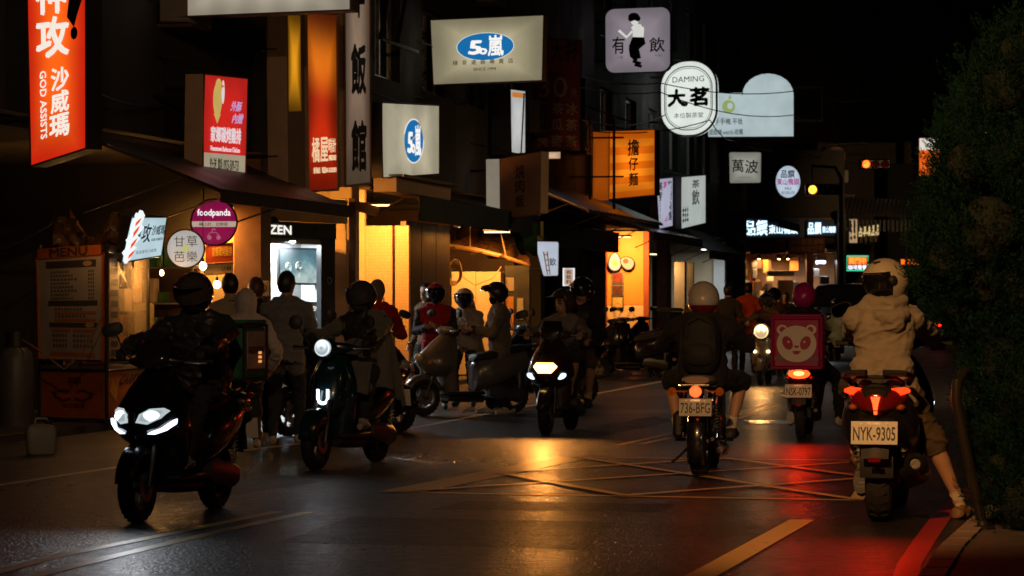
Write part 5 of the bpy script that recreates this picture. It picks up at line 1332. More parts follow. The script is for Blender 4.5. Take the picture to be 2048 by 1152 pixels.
def person(label, loc, heading, J, O, vox=.013, wrinkle=.006, group=None):
    """J: joints in the local frame; O: outfit"""
    b = Body(); V = Vector
    pel, ch, hd = V(J['pelvis']), V(J['chest']), V(J['head'])
    yawT = J.get('twist', 0); rx = V((math.cos(yawT), math.sin(yawT), 0)); hy, hp = J.get('yaw', 0), J.get('pitch', 0)
    up = (ch - pel).normalized(); fy = up.cross(rx) * -1; fy = rx.cross(up) * -1
    fy = up.cross(rx)      # forward
    px = V((1, 0, 0)); k = O.get('bulk', 1.0); top, leg = O['top'], O['legs']
    low = O.get('hem', .06)
    S = lambda t: lerp(pel, ch, t)
    py = V((0, 1, 0)) if J.get('seated') else fy
    if low: s0 = (pel - up * low, px, py, .168 * k, .125 * k, O.get('hip', top))
    b.torso([(pel - up * max(low, .05), px, py, .160 * k, .118 * k, O.get('hip', top)), (S(.12), px, py, .168 * k, .125 * k, O.get('hip', top) if low < .03 else top), (S(.40), lerp(px, rx, .5), fy, .155 * k, .118 * k), (S(.72), rx, fy, .178 * k, .13 * k), (S(.90), rx, fy, .175 * k, .115 * k), (S(1.0), rx, fy, .125 * k, .085 * k), (S(1.07), rx, fy, .07 * k, .07)], top)
    hb = pel - up * (max(low, .05) - .01)
    for f in range(12): b.cap(hb + px * .150 * k * math.cos(f * .5236) + py * .108 * k * math.sin(f * .5236), hb + px * .150 * k * math.cos((f + 1) * .5236) + py * .108 * k * math.sin((f + 1) * .5236), .017, .017, O.get('trim', C_DARK))
    cb = S(1.05)
    for f in range(10): b.cap(cb + rx * .078 * math.cos(f * .628) + fy * .078 * math.sin(f * .628), cb + rx * .078 * math.cos((f + 1) * .628) + fy * .078 * math.sin((f + 1) * .628), .018, .018, O.get('trim', C_DARK))
    # neck and head
    b.cap(ch, hd - V((0, 0, .06)), .06, .055, O.get('neck', M_SKIN))
    Rh = Matrix.Rotation(hy, 3, 'Z') @ Matrix.Rotation(hp, 3, 'X'); fr, rt, uh = Rh @ V((0, 1, 0)), Rh @ V((1, 0, 0)), Rh @ V((0, 0, 1))
    hm = O.get('face', M_SKIN2)
    b.ell(hd + uh * .025, (.075, .095, .110), hm, Rh); b.ell(hd + fr * .022 - uh * .055, (.056, .070, .062), hm, Rh)
    b.cap(hd + fr * .088 + uh * .005, hd + fr * .106 - uh * .028, .009, .014, hm, 8)
    for s_ in (-1, 1): b.ell(hd + rt * s_ * .077 - uh * .01 - fr * .005, (.010, .020, .030), hm, Rh)
    b.ell(hd + fr * .082 - uh * .072, (.028, .018, .012), hm, Rh); b.ell(hd + fr * .075 + uh * .030, (.055, .022, .012), hm, Rh)
    if O.get('mask'): b.ell(hd + fr * .045 - uh * .055, (.062, .070, .058), O['mask'], Rh)
    # arms
    sl = O.get('sleeve', top); hm_ = O.get('hands', M_SKIN)
    for s_, key in ((-1, 'L'), (1, 'R')):
        sh = ch + rx * s_ * .165 * k - up * .055
        hand = V(J['hand' + key]); hint = V(J.get('elbow' + key, (s_ * .6, -.5, -.8)))
        el, wr = ik(sh, hand, .29, .26, hint)
        b.chain([ch + rx * s_ * .08 - up * .02, sh, lerp(sh, el, .5), el], [.085 * k, .078 * k, .060 * k, .053 * k], sl)
        cut = O.get('cut', 1.0); w2 = lerp(el, wr, .93 * cut)
        b.chain([el, lerp(el, w2, .4), w2], [.053 * k, .052 * k, .040 * k], sl)
        if cut == 1.0: b.cap(lerp(el, w2, .90), w2, .042 * k, .041 * k, O.get('trim', C_DARK))
        b.chain([lerp(el, wr, min(.6, .6 * cut)), wr], [.036, .026], hm_)
        fd_ = (wr - el).normalized(); d = V(J.get('handdir' + key, fd_)); palm = V(J.get('palm' + key, (-s_, 0, -.3)))
        b.hand(wr, d, palm, V(J.get('thumb' + key, (-s_ * .5, .3, .8))), hm_, J.get('curl', (35, 40, 25)))
    # legs
    for s_, key in ((-1, 'L'), (1, 'R')):
        hip = pel + V((s_ * .092, 0, -.03)); an = V(J['foot' + key]); hint = V(J.get('knee' + key, (s_ * .25, 1, .2)))
        kn, an = ik(hip, an, J.get('thigh', .43), J.get('shank', .42), hint)
        kk = O.get('legbulk', 1.0)
        b.chain([hip, lerp(hip, kn, .5), kn], [.098 * kk, .082 * kk, .066 * kk], leg)
        sm = O.get('shins', leg)
        if sm is M_SKIN:
            b.chain([lerp(hip, kn, .8), kn], [.074 * kk, .074 * kk], leg)
            b.chain([kn, lerp(kn, an, .3), lerp(kn, an, .75), an], [.055, .056, .038, .036], M_SKIN)
            b.cap(lerp(kn, an, .80), an, .040, .042, M_SOCK)
        else: b.chain([kn, lerp(kn, an, .35), an], [.066 * kk, .062 * kk, .052 * kk], sm)
        fdv = V(J.get('toe' + key, (s_ * .15, 1, 0))); fdv.z = J.get('toez', 0); fdv.normalize(); sh_ = O.get('shoes', M_SHOE)
        so = V((0, 0, -.045))
        b.chain([an + so - fdv * .045, an + so + fdv * .06, an + so + fdv * .15 + V((0, 0, -.008))], [.042, .042, .034], sh_)
        b.cap(an + V((0, 0, -.01)), an + so + fdv * .07, .045, .042, sh_)
        b.cap(an + so - fdv * .04 + V((0, 0, -.022)), an + so + fdv * .16 + V((0, 0, -.022)), .024, .024, O.get('soles', sh_))
    for fn in O.get('extra', ()): fn(b, dict(pel=pel, ch=ch, hd=hd, rx=rx, fy=fy, up=up, fr=fr, rt=rt, uh=uh))
    face = None
    if not O.get('mask'): face = (tuple(hd), tuple(fr), tuple(rt), tuple(uh), b.mi(hm))
    ob = b.finish('person', vox, wrinkle, loc, -heading, face)
    tag(ob, label, 'person', group)
    ob_h = O.get('headwear')
    hc = hd + uh * .03
    if ob_h: helmet(ob, hc, hy, hp, **ob_h)
    elif O.get('hair', True): hair(ob, hd, hy, hp, **(O.get('hairkw') or {}))
    return ob

def ride(seat=.785, y=.22, grip=(.30, .945, 1.06), foot=(.12, .74, .40), lean=.06, hgt=0, yaw=0, pitch=0, **kw):
    z = seat + .065
    J = dict(seated=True, pelvis=(0, y, z), chest=(0, y + lean, z + .44 + hgt), head=(0, y + lean + .05, z + .44 + .165 + hgt), yaw=yaw, pitch=pitch,
             handL=(-grip[0], grip[1] - .075, grip[2] + .02), handR=(grip[0], grip[1] - .075, grip[2] + .02), handdirL=(.15, 1, -.12), handdirR=(-.15, 1, -.12), palmL=(0, .1, -1), palmR=(0, .1, -1), thumbL=(1, 0, 0), thumbR=(-1, 0, 0),
             elbowL=(-.9, -.5, -.7), elbowR=(.9, -.5, -.7), footL=(-foot[0], foot[1], foot[2]), footR=(foot[0], foot[1], foot[2]), kneeL=(-.35, .8, .6), kneeR=(.35, .8, .6), curl=(55, 65, 45))
    J.update(kw); return J
def stand(h=1.68, yaw=0, pitch=0, arms='down', step=.08, **kw):
    k = h / 1.68
    J = dict(pelvis=(0, 0, .92 * k), chest=(0, .015, 1.38 * k), head=(0, .04, 1.565 * k), yaw=yaw, pitch=pitch, footL=(-.11, -step, .085), footR=(.11, step, .085), kneeL=(-.1, 1, 0), kneeR=(.1, 1, 0),
             handL=(-.27, .08, .86 * k), handR=(.27, .08, .86 * k), elbowL=(-.4, -1, 0), elbowR=(.4, -1, 0), palmL=(1, .2, 0), palmR=(-1, .2, 0), thumbL=(0, 1, 0), thumbR=(0, 1, 0), curl=(20, 25, 15))
    if arms == 'front': J.update(handL=(-.10, .34, 1.10 * k), handR=(.10, .34, 1.12 * k), elbowL=(-.8, -.3, -1), elbowR=(.8, -.3, -1), palmL=(.5, 0, 1), palmR=(-.5, 0, 1), thumbL=(-1, 0, 0), thumbR=(1, 0, 0), curl=(30, 40, 30))
    if arms == 'pocket': J.update(handL=(-.24, .08, .98 * k), handR=(.24, .08, .98 * k), elbowL=(-1, -.8, 0), elbowR=(1, -.8, 0))
    J.update(kw); return J

# ------------------------------------------------------------------ riders in the road
def place(front_px, ang, facing='cam', wb=1.30):
    """rear-axle point and heading from the pixel where the front (towards camera) or rear wheel meets the road; ang = street angle in degrees"""
    p = G(*front_px); u = Vector((math.sin(R(ang)), math.cos(R(ang)), 0))
    if facing == 'cam': return p + u * wb, R(180 + ang)
    return p, R(ang)
BLK = dict(kind='open', m=M_GBLACK)

# A: black sport scooter with twin white headlights, rider in black, green box behind
la, ha = place((268, 1046), 17)
SA = scooter('black sport scooter with twin white headlights and angled running lights', la, ha, M_GBLACK, 'twin', beam=17, windscreen=True, rack=True, plate_text='NMB-6128', scale=.96, tail_on=False)
person('rider in black jacket and dark helmet on the twin headlight scooter', la, ha, ride(hgt=-.01, lean=.08, yaw=R(6), pitch=R(-4)), dict(top=C_NYLON, legs=C_DARK, neck=C_BLACK, mask=C_BLACK, hands=M_GLOVE, bulk=1.22, headwear=dict(kind='open', m=mat('helmet_matte_dark', (.05, .04, .035), .25, coat=.8), visor=mat('tinted_visor', (.06, .045, .035), .08, coat=1), peak=True), shoes=M_SHOEW), vox=.010, wrinkle=.016)
M_GBOX = mat('green_bag_cloth', (.02, .12, .07), .7, bump=.4, bscale=90, var=.25)
def delivery_box(label, loc, heading, y, z, size, m, edge, emblem=None, window=None):
    t = thing('delivery_box', label, 'delivery box', Vector(loc), -heading)
    w, l, h = size
    MB().box((0, y, z + h / 2), (w, l, h), ch=.035).build('bag', m, t)
    mb = MB()
    for sx in (-1, 1):
        for sy in (-1, 1): mb.tube([(sx * w / 2, y + sy * l / 2, z + .01), (sx * w / 2, y + sy * l / 2, z + h - .01)], .012, 6)
    for zz in (z + .012, z + h - .012): mb.tube([(-w / 2, y - l / 2, zz), (w / 2, y - l / 2, zz), (w / 2, y + l / 2, zz), (-w / 2, y + l / 2, zz)], .012, 6, closed=True)
    mb.build('piping', edge, t)
    MB().box((0, y, z + h + .012), (w * 1.02, l * 1.02, .03), ch=.012).build('lid', m, t)
    mb = MB(); mb.box((0, y - l / 2 - .004, z + h * .2), (w * .9, .006, .035)); mb.box((w / 2 + .004, y, z + h * .55), (.006, l * .7, .05)); mb.box((-w / 2 - .004, y, z + h * .55), (.006, l * .7, .05)); mb.build('reflective_strap', mat('strap_grey', (.10, .10, .10), .5), t, smooth=0)
    return t
tb = delivery_box('dark green delivery box with black edges behind the rider in black', la, ha, -.24, .86, (.40, .40, .40), M_GBOX, M_BLACK)
mb = MB(); mb.box((-.204, -.24, 1.08), (.006, .32, .26)); mb.build('clear_pocket', mat('clear_pocket', (.28, .29, .24), .25, coat=.5, bump=.5, bscale=9, var=.4), tb, smooth=0)
mb = MB()
for zz in (1.0, 1.03, 1.06): mb.box((-.209, -.30, zz), (.004, .05, .018))
mb.build('reflector', emis('pocket_reflect', (1, .35, .10), .9, noise_amt=0), tb, smooth=0)  # light thrown back by the strips is put in as emission

# B: dark retro scooter with round headlight and lit emblem
lb, hb = place((632, 940), 20)
M_TEALP = mat('dark_teal_paint', (.006, .028, .032), .2, coat=.9, var=.15)
SB = scooter('dark teal retro scooter with round headlight and glowing U emblem', lb, hb, M_TEALP, 'round', beam=4, plate_text='EPA-2277', tail_on=False)
pb = person('rider in black jacket under a grey cape on the round headlight scooter', lb, hb, ride(hgt=-.02, yaw=R(-4), foot=(.15, .62, .40)), dict(top=C_NYLON, legs=C_DARK, neck=C_BLACK, mask=C_DARK, hands=M_GLOVE, sleeve=C_PONCHO, bulk=1.12, headwear=dict(kind='open', m=mat('helmet_gloss_grey', (.05, .05, .055), .15, coat=.8), visor=mat('clear_dark_visor', (.05, .05, .06), .05, coat=1)), shoes=M_SHOEW), vox=.011, wrinkle=.010)
mb = MB(); secs = []
for i in range(15):
    v = i / 14; ring_ = []
    for j in range(25):
        ph = R(-35 - 165 * (j / 24)) if True else 0      # from front over the rider's left side to the back
        rad = .15 + .17 * v ** .8 + .018 * math.sin(j * 1.15 + v * 2) * v * 2
        z = 1.34 - .72 * v + .06 * math.sin(j * .5) * v
        ring_.append(Vector((math.sin(ph) * rad * 1.15, .28 + .12 * v + math.cos(ph) * rad * 1.15, z)))
    secs.append(ring_)
mb.loft(secs, closed=False); cp = mb.build('cape', C_PONCHO, pb, smooth=80); cp.modifiers.new('thickness', 'SOLIDIFY').thickness = .006
mb = MB(); secs = []
for i in range(9):
    v = i / 8
    secs.append([Vector((x * (.20 + .08 * v), .44 + .42 * v + .02 * math.sin(x * 9 + i), 1.05 - .10 * v - .28 * v * v + .05 * (1 - x * x) * (1 - v) - .05 * abs(x) ** 2)) for x in [q / 8 - 1 for q in range(17)]])
mb.loft(secs, closed=False); ap = mb.build('lap_cover', C_PONCHO, pb, smooth=80); ap.modifiers.new('thickness', 'SOLIDIFY').thickness = .006

# G: scooter with warm headlight and two people
lg, hg = place((1092, 870), 13)
M_BRNP = mat('dark_bronze_paint', (.035, .018, .010), .25, coat=.6, var=.15)
scooter('dark bronze scooter with a bright warm headlight and two bluish side lamps, carrying two', lg, hg, M_BRNP, 'hex', head=E_HEADW, beam=95, beamcol=(1, .35, .06), plate_text='MRV-5518', windscreen=True, tail_on=False)
person('driver in grey top and open helmet on the warm headlight scooter', lg, hg, ride(y=.32, hgt=-.06, yaw=R(-32)), dict(top=cloth('grey_top', (.17, .165, .155)), legs=C_DARK, headwear=dict(kind='shell', m=mat('helmet_brown', (.05, .035, .03), .3, coat=.5), peak=mat('peak_clear', (.03, .03, .03), .1)), cut=.6, shins=M_SKIN), wrinkle=.013)
person('pillion passenger in black with black gloss helmet on the warm headlight scooter', lg, hg, ride(seat=.86, y=-.08, hgt=-.02, yaw=R(-14), grip=(.26, .35, .98), foot=(.24, .22, .34), head=(-.13, .0, 1.53), chest=(-.09, -.03, 1.34), pelvis=(-.05, -.08, .91)), dict(top=C_BLACK, legs=C_TAN, shins=M_SKIN, headwear=dict(kind='open', m=M_GBLACK)), wrinkle=.013)

# C: classic motorcycle seen from behind
lc, hc_ = place((1400, 953), 9, 'away')
motorcycle('classic black motorcycle with chrome shocks and a tan seat, seen from behind', lc, hc_, '736-BFG')
def pack(b, f): pass
pc = person('rider in black jacket with backpack and white helmet on the classic motorcycle', lc, hc_, ride(seat=.76, y=.20, grip=(.32, .80, 1.05), foot=(.22, .42, .37), lean=.07, hgt=-.02, yaw=R(4), kneeL=(-.45, .9, .4), kneeR=(.45, .9, .4)), dict(top=C_BLACK, legs=C_BLACK, shins=M_SKIN, bulk=1.26, legbulk=1.2, hem=.10, headwear=dict(kind='shell', m=mat('helmet_silver_white', (.36, .35, .34), .25, coat=.6, bump=.15, bscale=25, var=.15), band=mat('helmet_red_band', (.14, .01, .01), .3, coat=.4), k=1.04), shoes=M_SHOE), vox=.010, wrinkle=.011)
mb = MB(); mb.loft([[Vector((a, .075 - dy * 1.0 + .02, 1.08 + c)) for a, c in sup(w, h, 20, 3)] for w, h, dy in ((.15, .23, 0), (.165, .25, .05), (.16, .245, .12), (.13, .2, .16), (.06, .1, .175))]); bp_ = mb.build('backpack', cloth('backpack_cloth', (.012, .013, .014), .6), pc)
mb = MB(); mb.loft([[Vector((a, -.075 - dy, .99 + c)) for a, c in sup(w, h, 16, 3)] for w, h, dy in ((.11, .09, 0), (.11, .09, .02), (.09, .07, .035))]); mb.build('pocket', MATS['backpack_cloth'], bp_)
mb = MB(); mb.tube([(-.10, -.10, 1.12), (-.095, -.105, 1.24), (0, -.09, 1.29), (.095, -.105, 1.24), (.10, -.10, 1.12)], .006, 6); mb.build('piping', C_DARK, bp_)

# D: magenta delivery rider
ld, hd_ = place((1602, 877), 10, 'away')
M_MAGP = mat('dark_magenta_paint', (.07, .004, .025), .25, coat=.7, var=.15)
scooter('dark magenta scooter with a broad glowing tail light under the pink delivery box', ld, hd_, M_MAGP, 'plain', 'wide', 'NSK-0797', lights=True, beam=10, rack=True, head=E_HEADW, scale=.91, glow=24)
M_PINK = mat('pink_bag', (.40, .010, .11), .55, bump=.25, bscale=70, var=.15)
tp = delivery_box('pink delivery box with a round panda face emblem', ld, hd_, -.47, .735, (.50, .38, .53), M_PINK, mat('pink_edge', (.40, .01, .10), .6))
E_ = lambda pl, m, off, nm: MB().add([], []) or None
def emb(pts_list, m, off, nm):
    mb = MB()
    for pts in pts_list: mb.add([Vector((x, -.666 - off, 1.0 + y)) for x, y in pts], [tuple(range(len(pts)))])
    mb.build(nm, m, tp, smooth=0)
M_PWH = mat('emblem_white_print', (.72, .66, .62), .5, var=.06); M_PPK = mat('emblem_pink_print', (.40, .012, .08), .5, var=.06)
emb([oval(-.145, .135, .055, .05, 24), oval(.145, .135, .055, .05, 24)], M_PWH, .002, 'emblem_ears'); emb([oval(-.14, .135, .032, .03, 18), oval(.14, .135, .032, .03, 18)], M_PPK, .004, 'emblem_inner_ears')
emb([oval(0, -.01, .20, .185, 44)], M_PWH, .006, 'emblem_face')
emb([[(-.09 + .055 * math.cos(a) * .8 - .065 * math.sin(a) * .5, .0 + .055 * math.cos(a) * .45 + .065 * math.sin(a)) for a in [i * .2618 for i in range(24)]], [(.09 + .055 * math.cos(a) * .8 + .065 * math.sin(a) * .5, .0 - .055 * math.cos(a) * .45 + .065 * math.sin(a)) for a in [i * .2618 for i in range(24)]], [(-.03, -.035), (0, -.055), (.03, -.035), (.018, -.025), (-.018, -.025)], [(-.045, -.085), (-.02, -.115), (.02, -.115), (.045, -.085), (0, -.078)]], M_PPK, .008, 'emblem_features')
emb([oval(-.08, .012, .012, .012, 12), oval(.08, .012, .012, .012, 12)], M_PWH, .010, 'emblem_eyes')
person('delivery rider in black with a pink helmet in front of the pink box', ld, hd_, ride(y=.34, hgt=.0, footR=(.36, .70, .20), toeR=(.4, 1, 0), kneeR=(.9, .9, .3)), dict(top=C_BLACK, legs=C_BLACK, sleeve=cloth('pale_sleeve', (.22, .20, .19)), headwear=dict(kind='open', m=mat('pink_helmet', (.42, .012, .18), .25, coat=.8)), shoes=M_SHOEW), wrinkle=.013)
mb = MB(); secs = []
for i in range(9):
    v = i / 8; rr = .02 + .10 * math.sin(math.pi * min(1, v * .8 + .12)) * (.75 + .25 * math.sin(i * 2.3)); secs.append([Vector((math.cos(a) * rr * (1 + .3 * math.sin(a * 3 + i * 1.7)), math.sin(a) * rr * .7 * (1 + .2 * math.cos(a * 4 + i)), .36 - v * .36)) for a in [2 * math.pi * j / 18 for j in range(18)]])
pb_ = mb.loft(secs).build('plastic_bag', mat('pale_green_plastic', (.36, .46, .34), .35, trans=.15, bump=.5, bscale=25, var=.2), None)
pb_.location = ld + Vector((.36, -.1, .95)); pb_.scale = (.8, .6, 1.15); tag(pb_, 'crumpled pale green plastic bag hanging beside the pink delivery box', 'plastic bag')

# E: far bike with a glaring warm headlight
le, he = place((1519, 771), 12)
scooter('small scooter with one glaring warm headlight and two little amber lamps', le, he, mat('grey_paint', (.16, .14, .12), .3, coat=.5), 'round', head=emis('headlight_glare', (1, .70, .34), 40, noise_amt=0, radial=.985), beam=50, beamcol=(1, .45, .12), side_lamps=emis('signal_warm', (1, .62, .3), 6, noise_amt=0), scale=.9, lens=1.9, emblem=False, tail_on=False)  # lens drawn oversize so its disc also stands for the glare
person('rider in dark clothes behind the glaring warm headlight', le, he, ride(hgt=-.04), dict(top=C_BROWN, legs=C_DARK, headwear=dict(kind='open', m=M_GBLACK, visor=mat('clear_dark_visor', (.05, .05, .06), .05))), vox=.016)

# F: big scooter at the kerb, rider with hoodie looking left
lf, hf = place((1762, 1042), 13, 'away')
M_DKGP = mat('dark_grey_paint', (.022, .020, .020), .28, coat=.5, var=.15)
scooter('big dark scooter with split red tail lights stopped beside the red kerb line', lf, hf, M_DKGP, 'twin', 'wedge', 'NYK-9305', beam=8, scale=1.06, windscreen=True, beamcol=(1, .9, .8), glow=16, tyre=.16, big=True, plate_w=.275)
def hood_down(b, f):
    ch, rx, fy, up = f['ch'], f['rx'], f['fy'], f['up']
    A = [ch + rx * .11 * math.cos(R(a)) - fy * (.02 + .115 * math.sin(R(a))) + up * (.055 - .035 * math.sin(R(a))) for a in range(-20, 201, 22)]
    b.chain(A, [.042] * len(A), C_BEIGE)
    A = [ch + rx * .10 * math.cos(R(a)) - fy * (.04 + .15 * math.sin(R(a))) - up * (.015 + .06 * math.sin(R(a))) for a in range(-5, 186, 19)]
    b.chain(A, [.045] * len(A), C_BEIGE)
    b.ell(ch - fy * .16 - up * .10, (.085, .05, .08), C_BEIGE)
    p = f['pel']
    for s_ in (-1, 1): b.cap(p + Vector((s_ * .08, -.02, -.02)), p + Vector((s_ * .10, -.05, .06)), .115, .11, C_BEIGE)
pf = person('rider in a greige hoodie and white full helmet looking left, foot on the ground', lf, hf,
            ride(seat=.85, y=.16, hgt=.0, thigh=.46, shank=.45, lean=.09, grip=(.30, .96, 1.12), yaw=R(134), pitch=R(-6), twist=R(26), footR=(.49, .30, .085), toeR=(.45, 1, 0), kneeR=(.6, 1, .3), footL=(-.22, .62, .40), elbowL=(-.9, -.3, -.9)),
            dict(top=C_BEIGE, legs=C_TAN, hip=C_BEIGE, shins=M_SKIN, bulk=1.15, legbulk=1.25, hem=.09, shoes=M_SHOEB, soles=M_SOCK, trim=C_BEIGE, extra=(hood_down,),
                 headwear=dict(kind='full', m=mat('helmet_ivory', (.52, .46, .36), .28, coat=.6, var=.08), k=1.06)), vox=.009, wrinkle=.012)

# far scooter beyond F, and the black car
lr, hr = place((1880, 700), 14, 'away')
scooter('far scooter with a single red tail light near the conifer', lr, hr, M_GBLACK, 'plain', 'small', 'PKT-0512', beam=0)
person('far rider in black on the scooter near the conifer', lr, hr, ride(hgt=-.1), dict(top=C_BLACK, legs=C_BLACK, headwear=BLK), vox=.02)
k_ = car('glossy black car with small orange reflections put in as glowing spots behind the pink helmet', P(1692, HZ, 70) - Vector((0, 0, HC)), R(200), M_GBLACK); k_.scale = (1.05, 1.05, 1.28)

lq, hq = place((1662, 722), 14)
scooter('far scooter with a small white headlight beside the black car', lq, hq, M_GBLACK, 'plain', beam=3, tail_on=False)
person('far rider in dark clothes on the scooter beside the black car', lq, hq, ride(hgt=-.1), dict(top=C_DARK, legs=C_BLACK, headwear=BLK), vox=.02)
# ------------------------------------------------------------------ parked scooters on the left
PG = 'scooters parked along the left side'
scooter('silver grey scooter parked with its front wheel on the edge line', *place((846, 832), 58), mat('silver_paint', (.13, .13, .13), .32, metal=.15, coat=.6, var=.12), 'plain', lights=False, tail_on=False, plate_text='LEH-812', stand=True, steer=R(-10), group=PG)
scooter('dark scooter parked between the round headlight scooter and the silver one', *place((800, 863), -42), M_GBLACK, 'plain', lights=False, tail_on=False, stand=True, steer=R(25), group=PG)
scooter('dark blue scooter parked behind the grey shirted man', *place((575, 872), 40), mat('dark_blue_paint', (.012, .016, .03), .25, coat=.6), 'plain', lights=False, tail_on=False, stand=True, group=PG)
scooter('black scooter parked behind the person in the blue and grey jacket', *place((1000, 812), 62), M_GBLACK, 'plain', lights=False, tail_on=False, stand=True, group=PG)
for lab, px, ang in (('black scooter at the near end of the dark parked row', (1196, 757), 66), ('black scooter second in the dark parked row', (1215, 748), 60), ('black scooter with a lidded box, third in the dark parked row', (1222, 739), 55), ('black scooter last in the dark parked row', (1262, 732), 50)):
    scooter(lab, *place(px, ang), M_GBLACK, 'plain', lights=False, tail_on=False, stand=True, group=PG, rack='lidded' in lab)
l3, h3 = place((1222, 739), 55)
t = thing('top_box', 'grey lidded box on the rack of a parked black scooter', 'storage box', l3, -h3)
mb = MB(); mb.loft([[Vector((a, -.28 + c, z)) for a, c in sup(w, w * .9, 20, 6)] for z, w in ((.91, .20), (.95, .22), (1.22, .235))]); mb.build('bin', mat('bin_grey', (.10, .095, .09), .6), t, smooth=40)
mb = MB(); mb.loft([[Vector((a, -.28 + c, z)) for a, c in sup(w, w * .9, 20, 6)] for z, w in ((1.225, .25), (1.26, .255), (1.29, .23), (1.31, .15))]); mb.build('lid', mat('lid_grey', (.30, .28, .26), .55), t, smooth=40)

# ------------------------------------------------------------------ people on foot
def foot(px, py): return G(px, py)
person('man in a grey shirt and dark trousers, seen from behind at the watch shop', foot(572, 886), R(8), stand(1.70, step=.12, arms='front', yaw=R(-15)), dict(top=C_GREY, legs=C_DENIM, bulk=1.12, hem=.12, shoes=M_SHOEW), vox=.012, wrinkle=.013)
def hood_up(b, f): b.ell(f['hd'] - f['fr'] * .022 + f['uh'] * .012, (.108, .118, .142), C_WHITE, None); b.cap(f['ch'], f['hd'] - Vector((0, 0, .05)), .10, .095, C_WHITE)
person('person in a white hoodie with the hood up beside the yellow stall', foot(492, 896), R(-14), stand(1.50, step=.05), dict(top=C_WHITE, legs=C_DARK, trim=C_WHITE, extra=(hood_up,), hair=False, bulk=1.08, shoes=M_SHOEW), wrinkle=.013)
person('dark haired person in a pale shirt waiting at the yellow stall', foot(462, 868), R(-25), stand(1.70, step=.04), dict(top=C_PALE, legs=C_DARK), wrinkle=.013)
person('person in a dark jacket with brownish hair waiting by the tiled pillar', foot(512, 864), R(-5), stand(1.66, step=.04), dict(top=C_BLACK, legs=C_BLACK, hairkw=dict(m=mat('brown_hair', (.10, .04, .02), .4, bump=.5, bscale=90))), wrinkle=.013)
person('person in a red jacket and grey hood behind the round headlight scooter', foot(752, 856), R(20), stand(1.64, step=.05, arms='front'), dict(top=C_RED, legs=C_BLACK, hairkw=dict(m=cloth('grey_hood', (.16, .14, .12)), long_=True), bulk=1.1), wrinkle=.013)
person('rider in a red vest and red helmet standing behind the silver scooter', foot(872, 818), R(184), stand(1.62, step=.03, arms='front'), dict(top=C_RED, legs=C_BLACK, sleeve=C_DARK, mask=C_BLACK, bulk=1.14, headwear=dict(kind='open', m=mat('helmet_red', (.32, .012, .012), .2, coat=.8), visor=M_VISOR)), wrinkle=.013)
person('person in a dark cap turned sideways behind the red helmet', foot(856, 808), R(230), stand(1.66, step=.03, yaw=R(20)), dict(top=C_BROWN, legs=C_BLACK), wrinkle=.013)
person('person in a pale jacket and white helmet beside the cabinet', foot(930, 812), R(190), stand(1.55, step=.03, arms='front', yaw=R(-10)), dict(top=C_PALE, legs=C_DARK, mask=C_BLACK, bulk=1.08, headwear=dict(kind='open', m=mat('helmet_cream', (.46, .40, .32), .25, coat=.7), visor=M_VISOR)), wrinkle=.013)
def blue_panels(b, f):
    for s_ in (-1, 1): b.cap(f['ch'] + f['rx'] * s_ * .10 + Vector((0, 0, -.02)), f['ch'] + f['rx'] * s_ * .18 - f['up'] * .09, .088, .082, C_NAVY)
    b.cap(f['pel'] + f['fy'] * .02 + f['rx'] * .10 + f['up'] * .05, f['pel'] + f['rx'] * .12 + f['up'] * .20, .085, .08, C_BLUE)
person('rider standing in a grey jacket with blue panels and a dark visored helmet', foot(1000, 828), R(262), stand(1.62, step=.10, arms='front', pitch=R(-14)), dict(top=C_GREYJ, legs=C_BLACK, hem=.14, bulk=1.14, mask=C_BLACK, extra=(blue_panels,), shoes=M_SHOEW,
       headwear=dict(kind='up', m=mat('helmet_dark_blue', (.015, .018, .03), .3, coat=.5), visor=mat('blue_glow_visor', (.05, .06, .45), .08, metal=.8, coat=1))), vox=.012, wrinkle=.013)  # bluish glow on the visor is put into its colour
FG = 'people walking in the crowd at the end of the street'
for lab, px, d, h, hdg, O in (('pedestrian with dark hair and a dark jacket behind the white helmet', 1456, 50, 1.74, 15, dict(top=C_DARK, legs=C_BLACK)),
    ('pedestrian in a bright orange jacket and dark cap', 1496, 53, 1.80, 8, dict(top=C_ORANGE, legs=C_BLACK, bulk=1.2, extra=(lambda b, f: b.cap(f['ch'] - f['fy'] * .07 - f['rx'] * .15 - f['up'] * .07, f['ch'] - f['fy'] * .07 + f['rx'] * .15 - f['up'] * .07, .085, .085, cloth('reflective_stripe', (.75, .45, .15), .4)) if False else None,))),
    ('long haired pedestrian in brown by the white column', 1392, 52, 1.62, 20, dict(top=C_BROWN, legs=C_BLACK, hairkw=dict(long_=True))),
    ('helmeted pedestrian in brown beside the glaring headlight', 1548, 52, 1.66, 185, dict(top=C_BROWN, legs=C_DARK, headwear=BLK)),
    ('pedestrian in black at the counter of the food shop', 1532, 84, 1.78, 5, dict(top=C_DARK, legs=C_BLACK)),
    ('pedestrian in dark clothes between the pink helmet and the counter', 1572, 66, 1.64, 200, dict(top=C_BLACK, legs=C_BLACK)),
    ('pedestrian in a pale top at the far shelves of the food shop', 1640, 88, 1.60, 190, dict(top=C_PALE, legs=C_DARK)),
    ('pedestrian in a grey top beyond the white helmet of the kerb rider', 1845, 92, 1.64, 180, dict(top=C_GREY, legs=C_DARK)),
    ('pedestrian in dark grey under the far tube light', 1425, 62, 1.68, 175, dict(top=C_DARK, legs=C_BLACK))):
    c = P(px, HZ, d); person(lab, (c.x, c.y, 0), R(hdg), stand(h, step=.08), O, vox=.018, wrinkle=.013, group=FG)

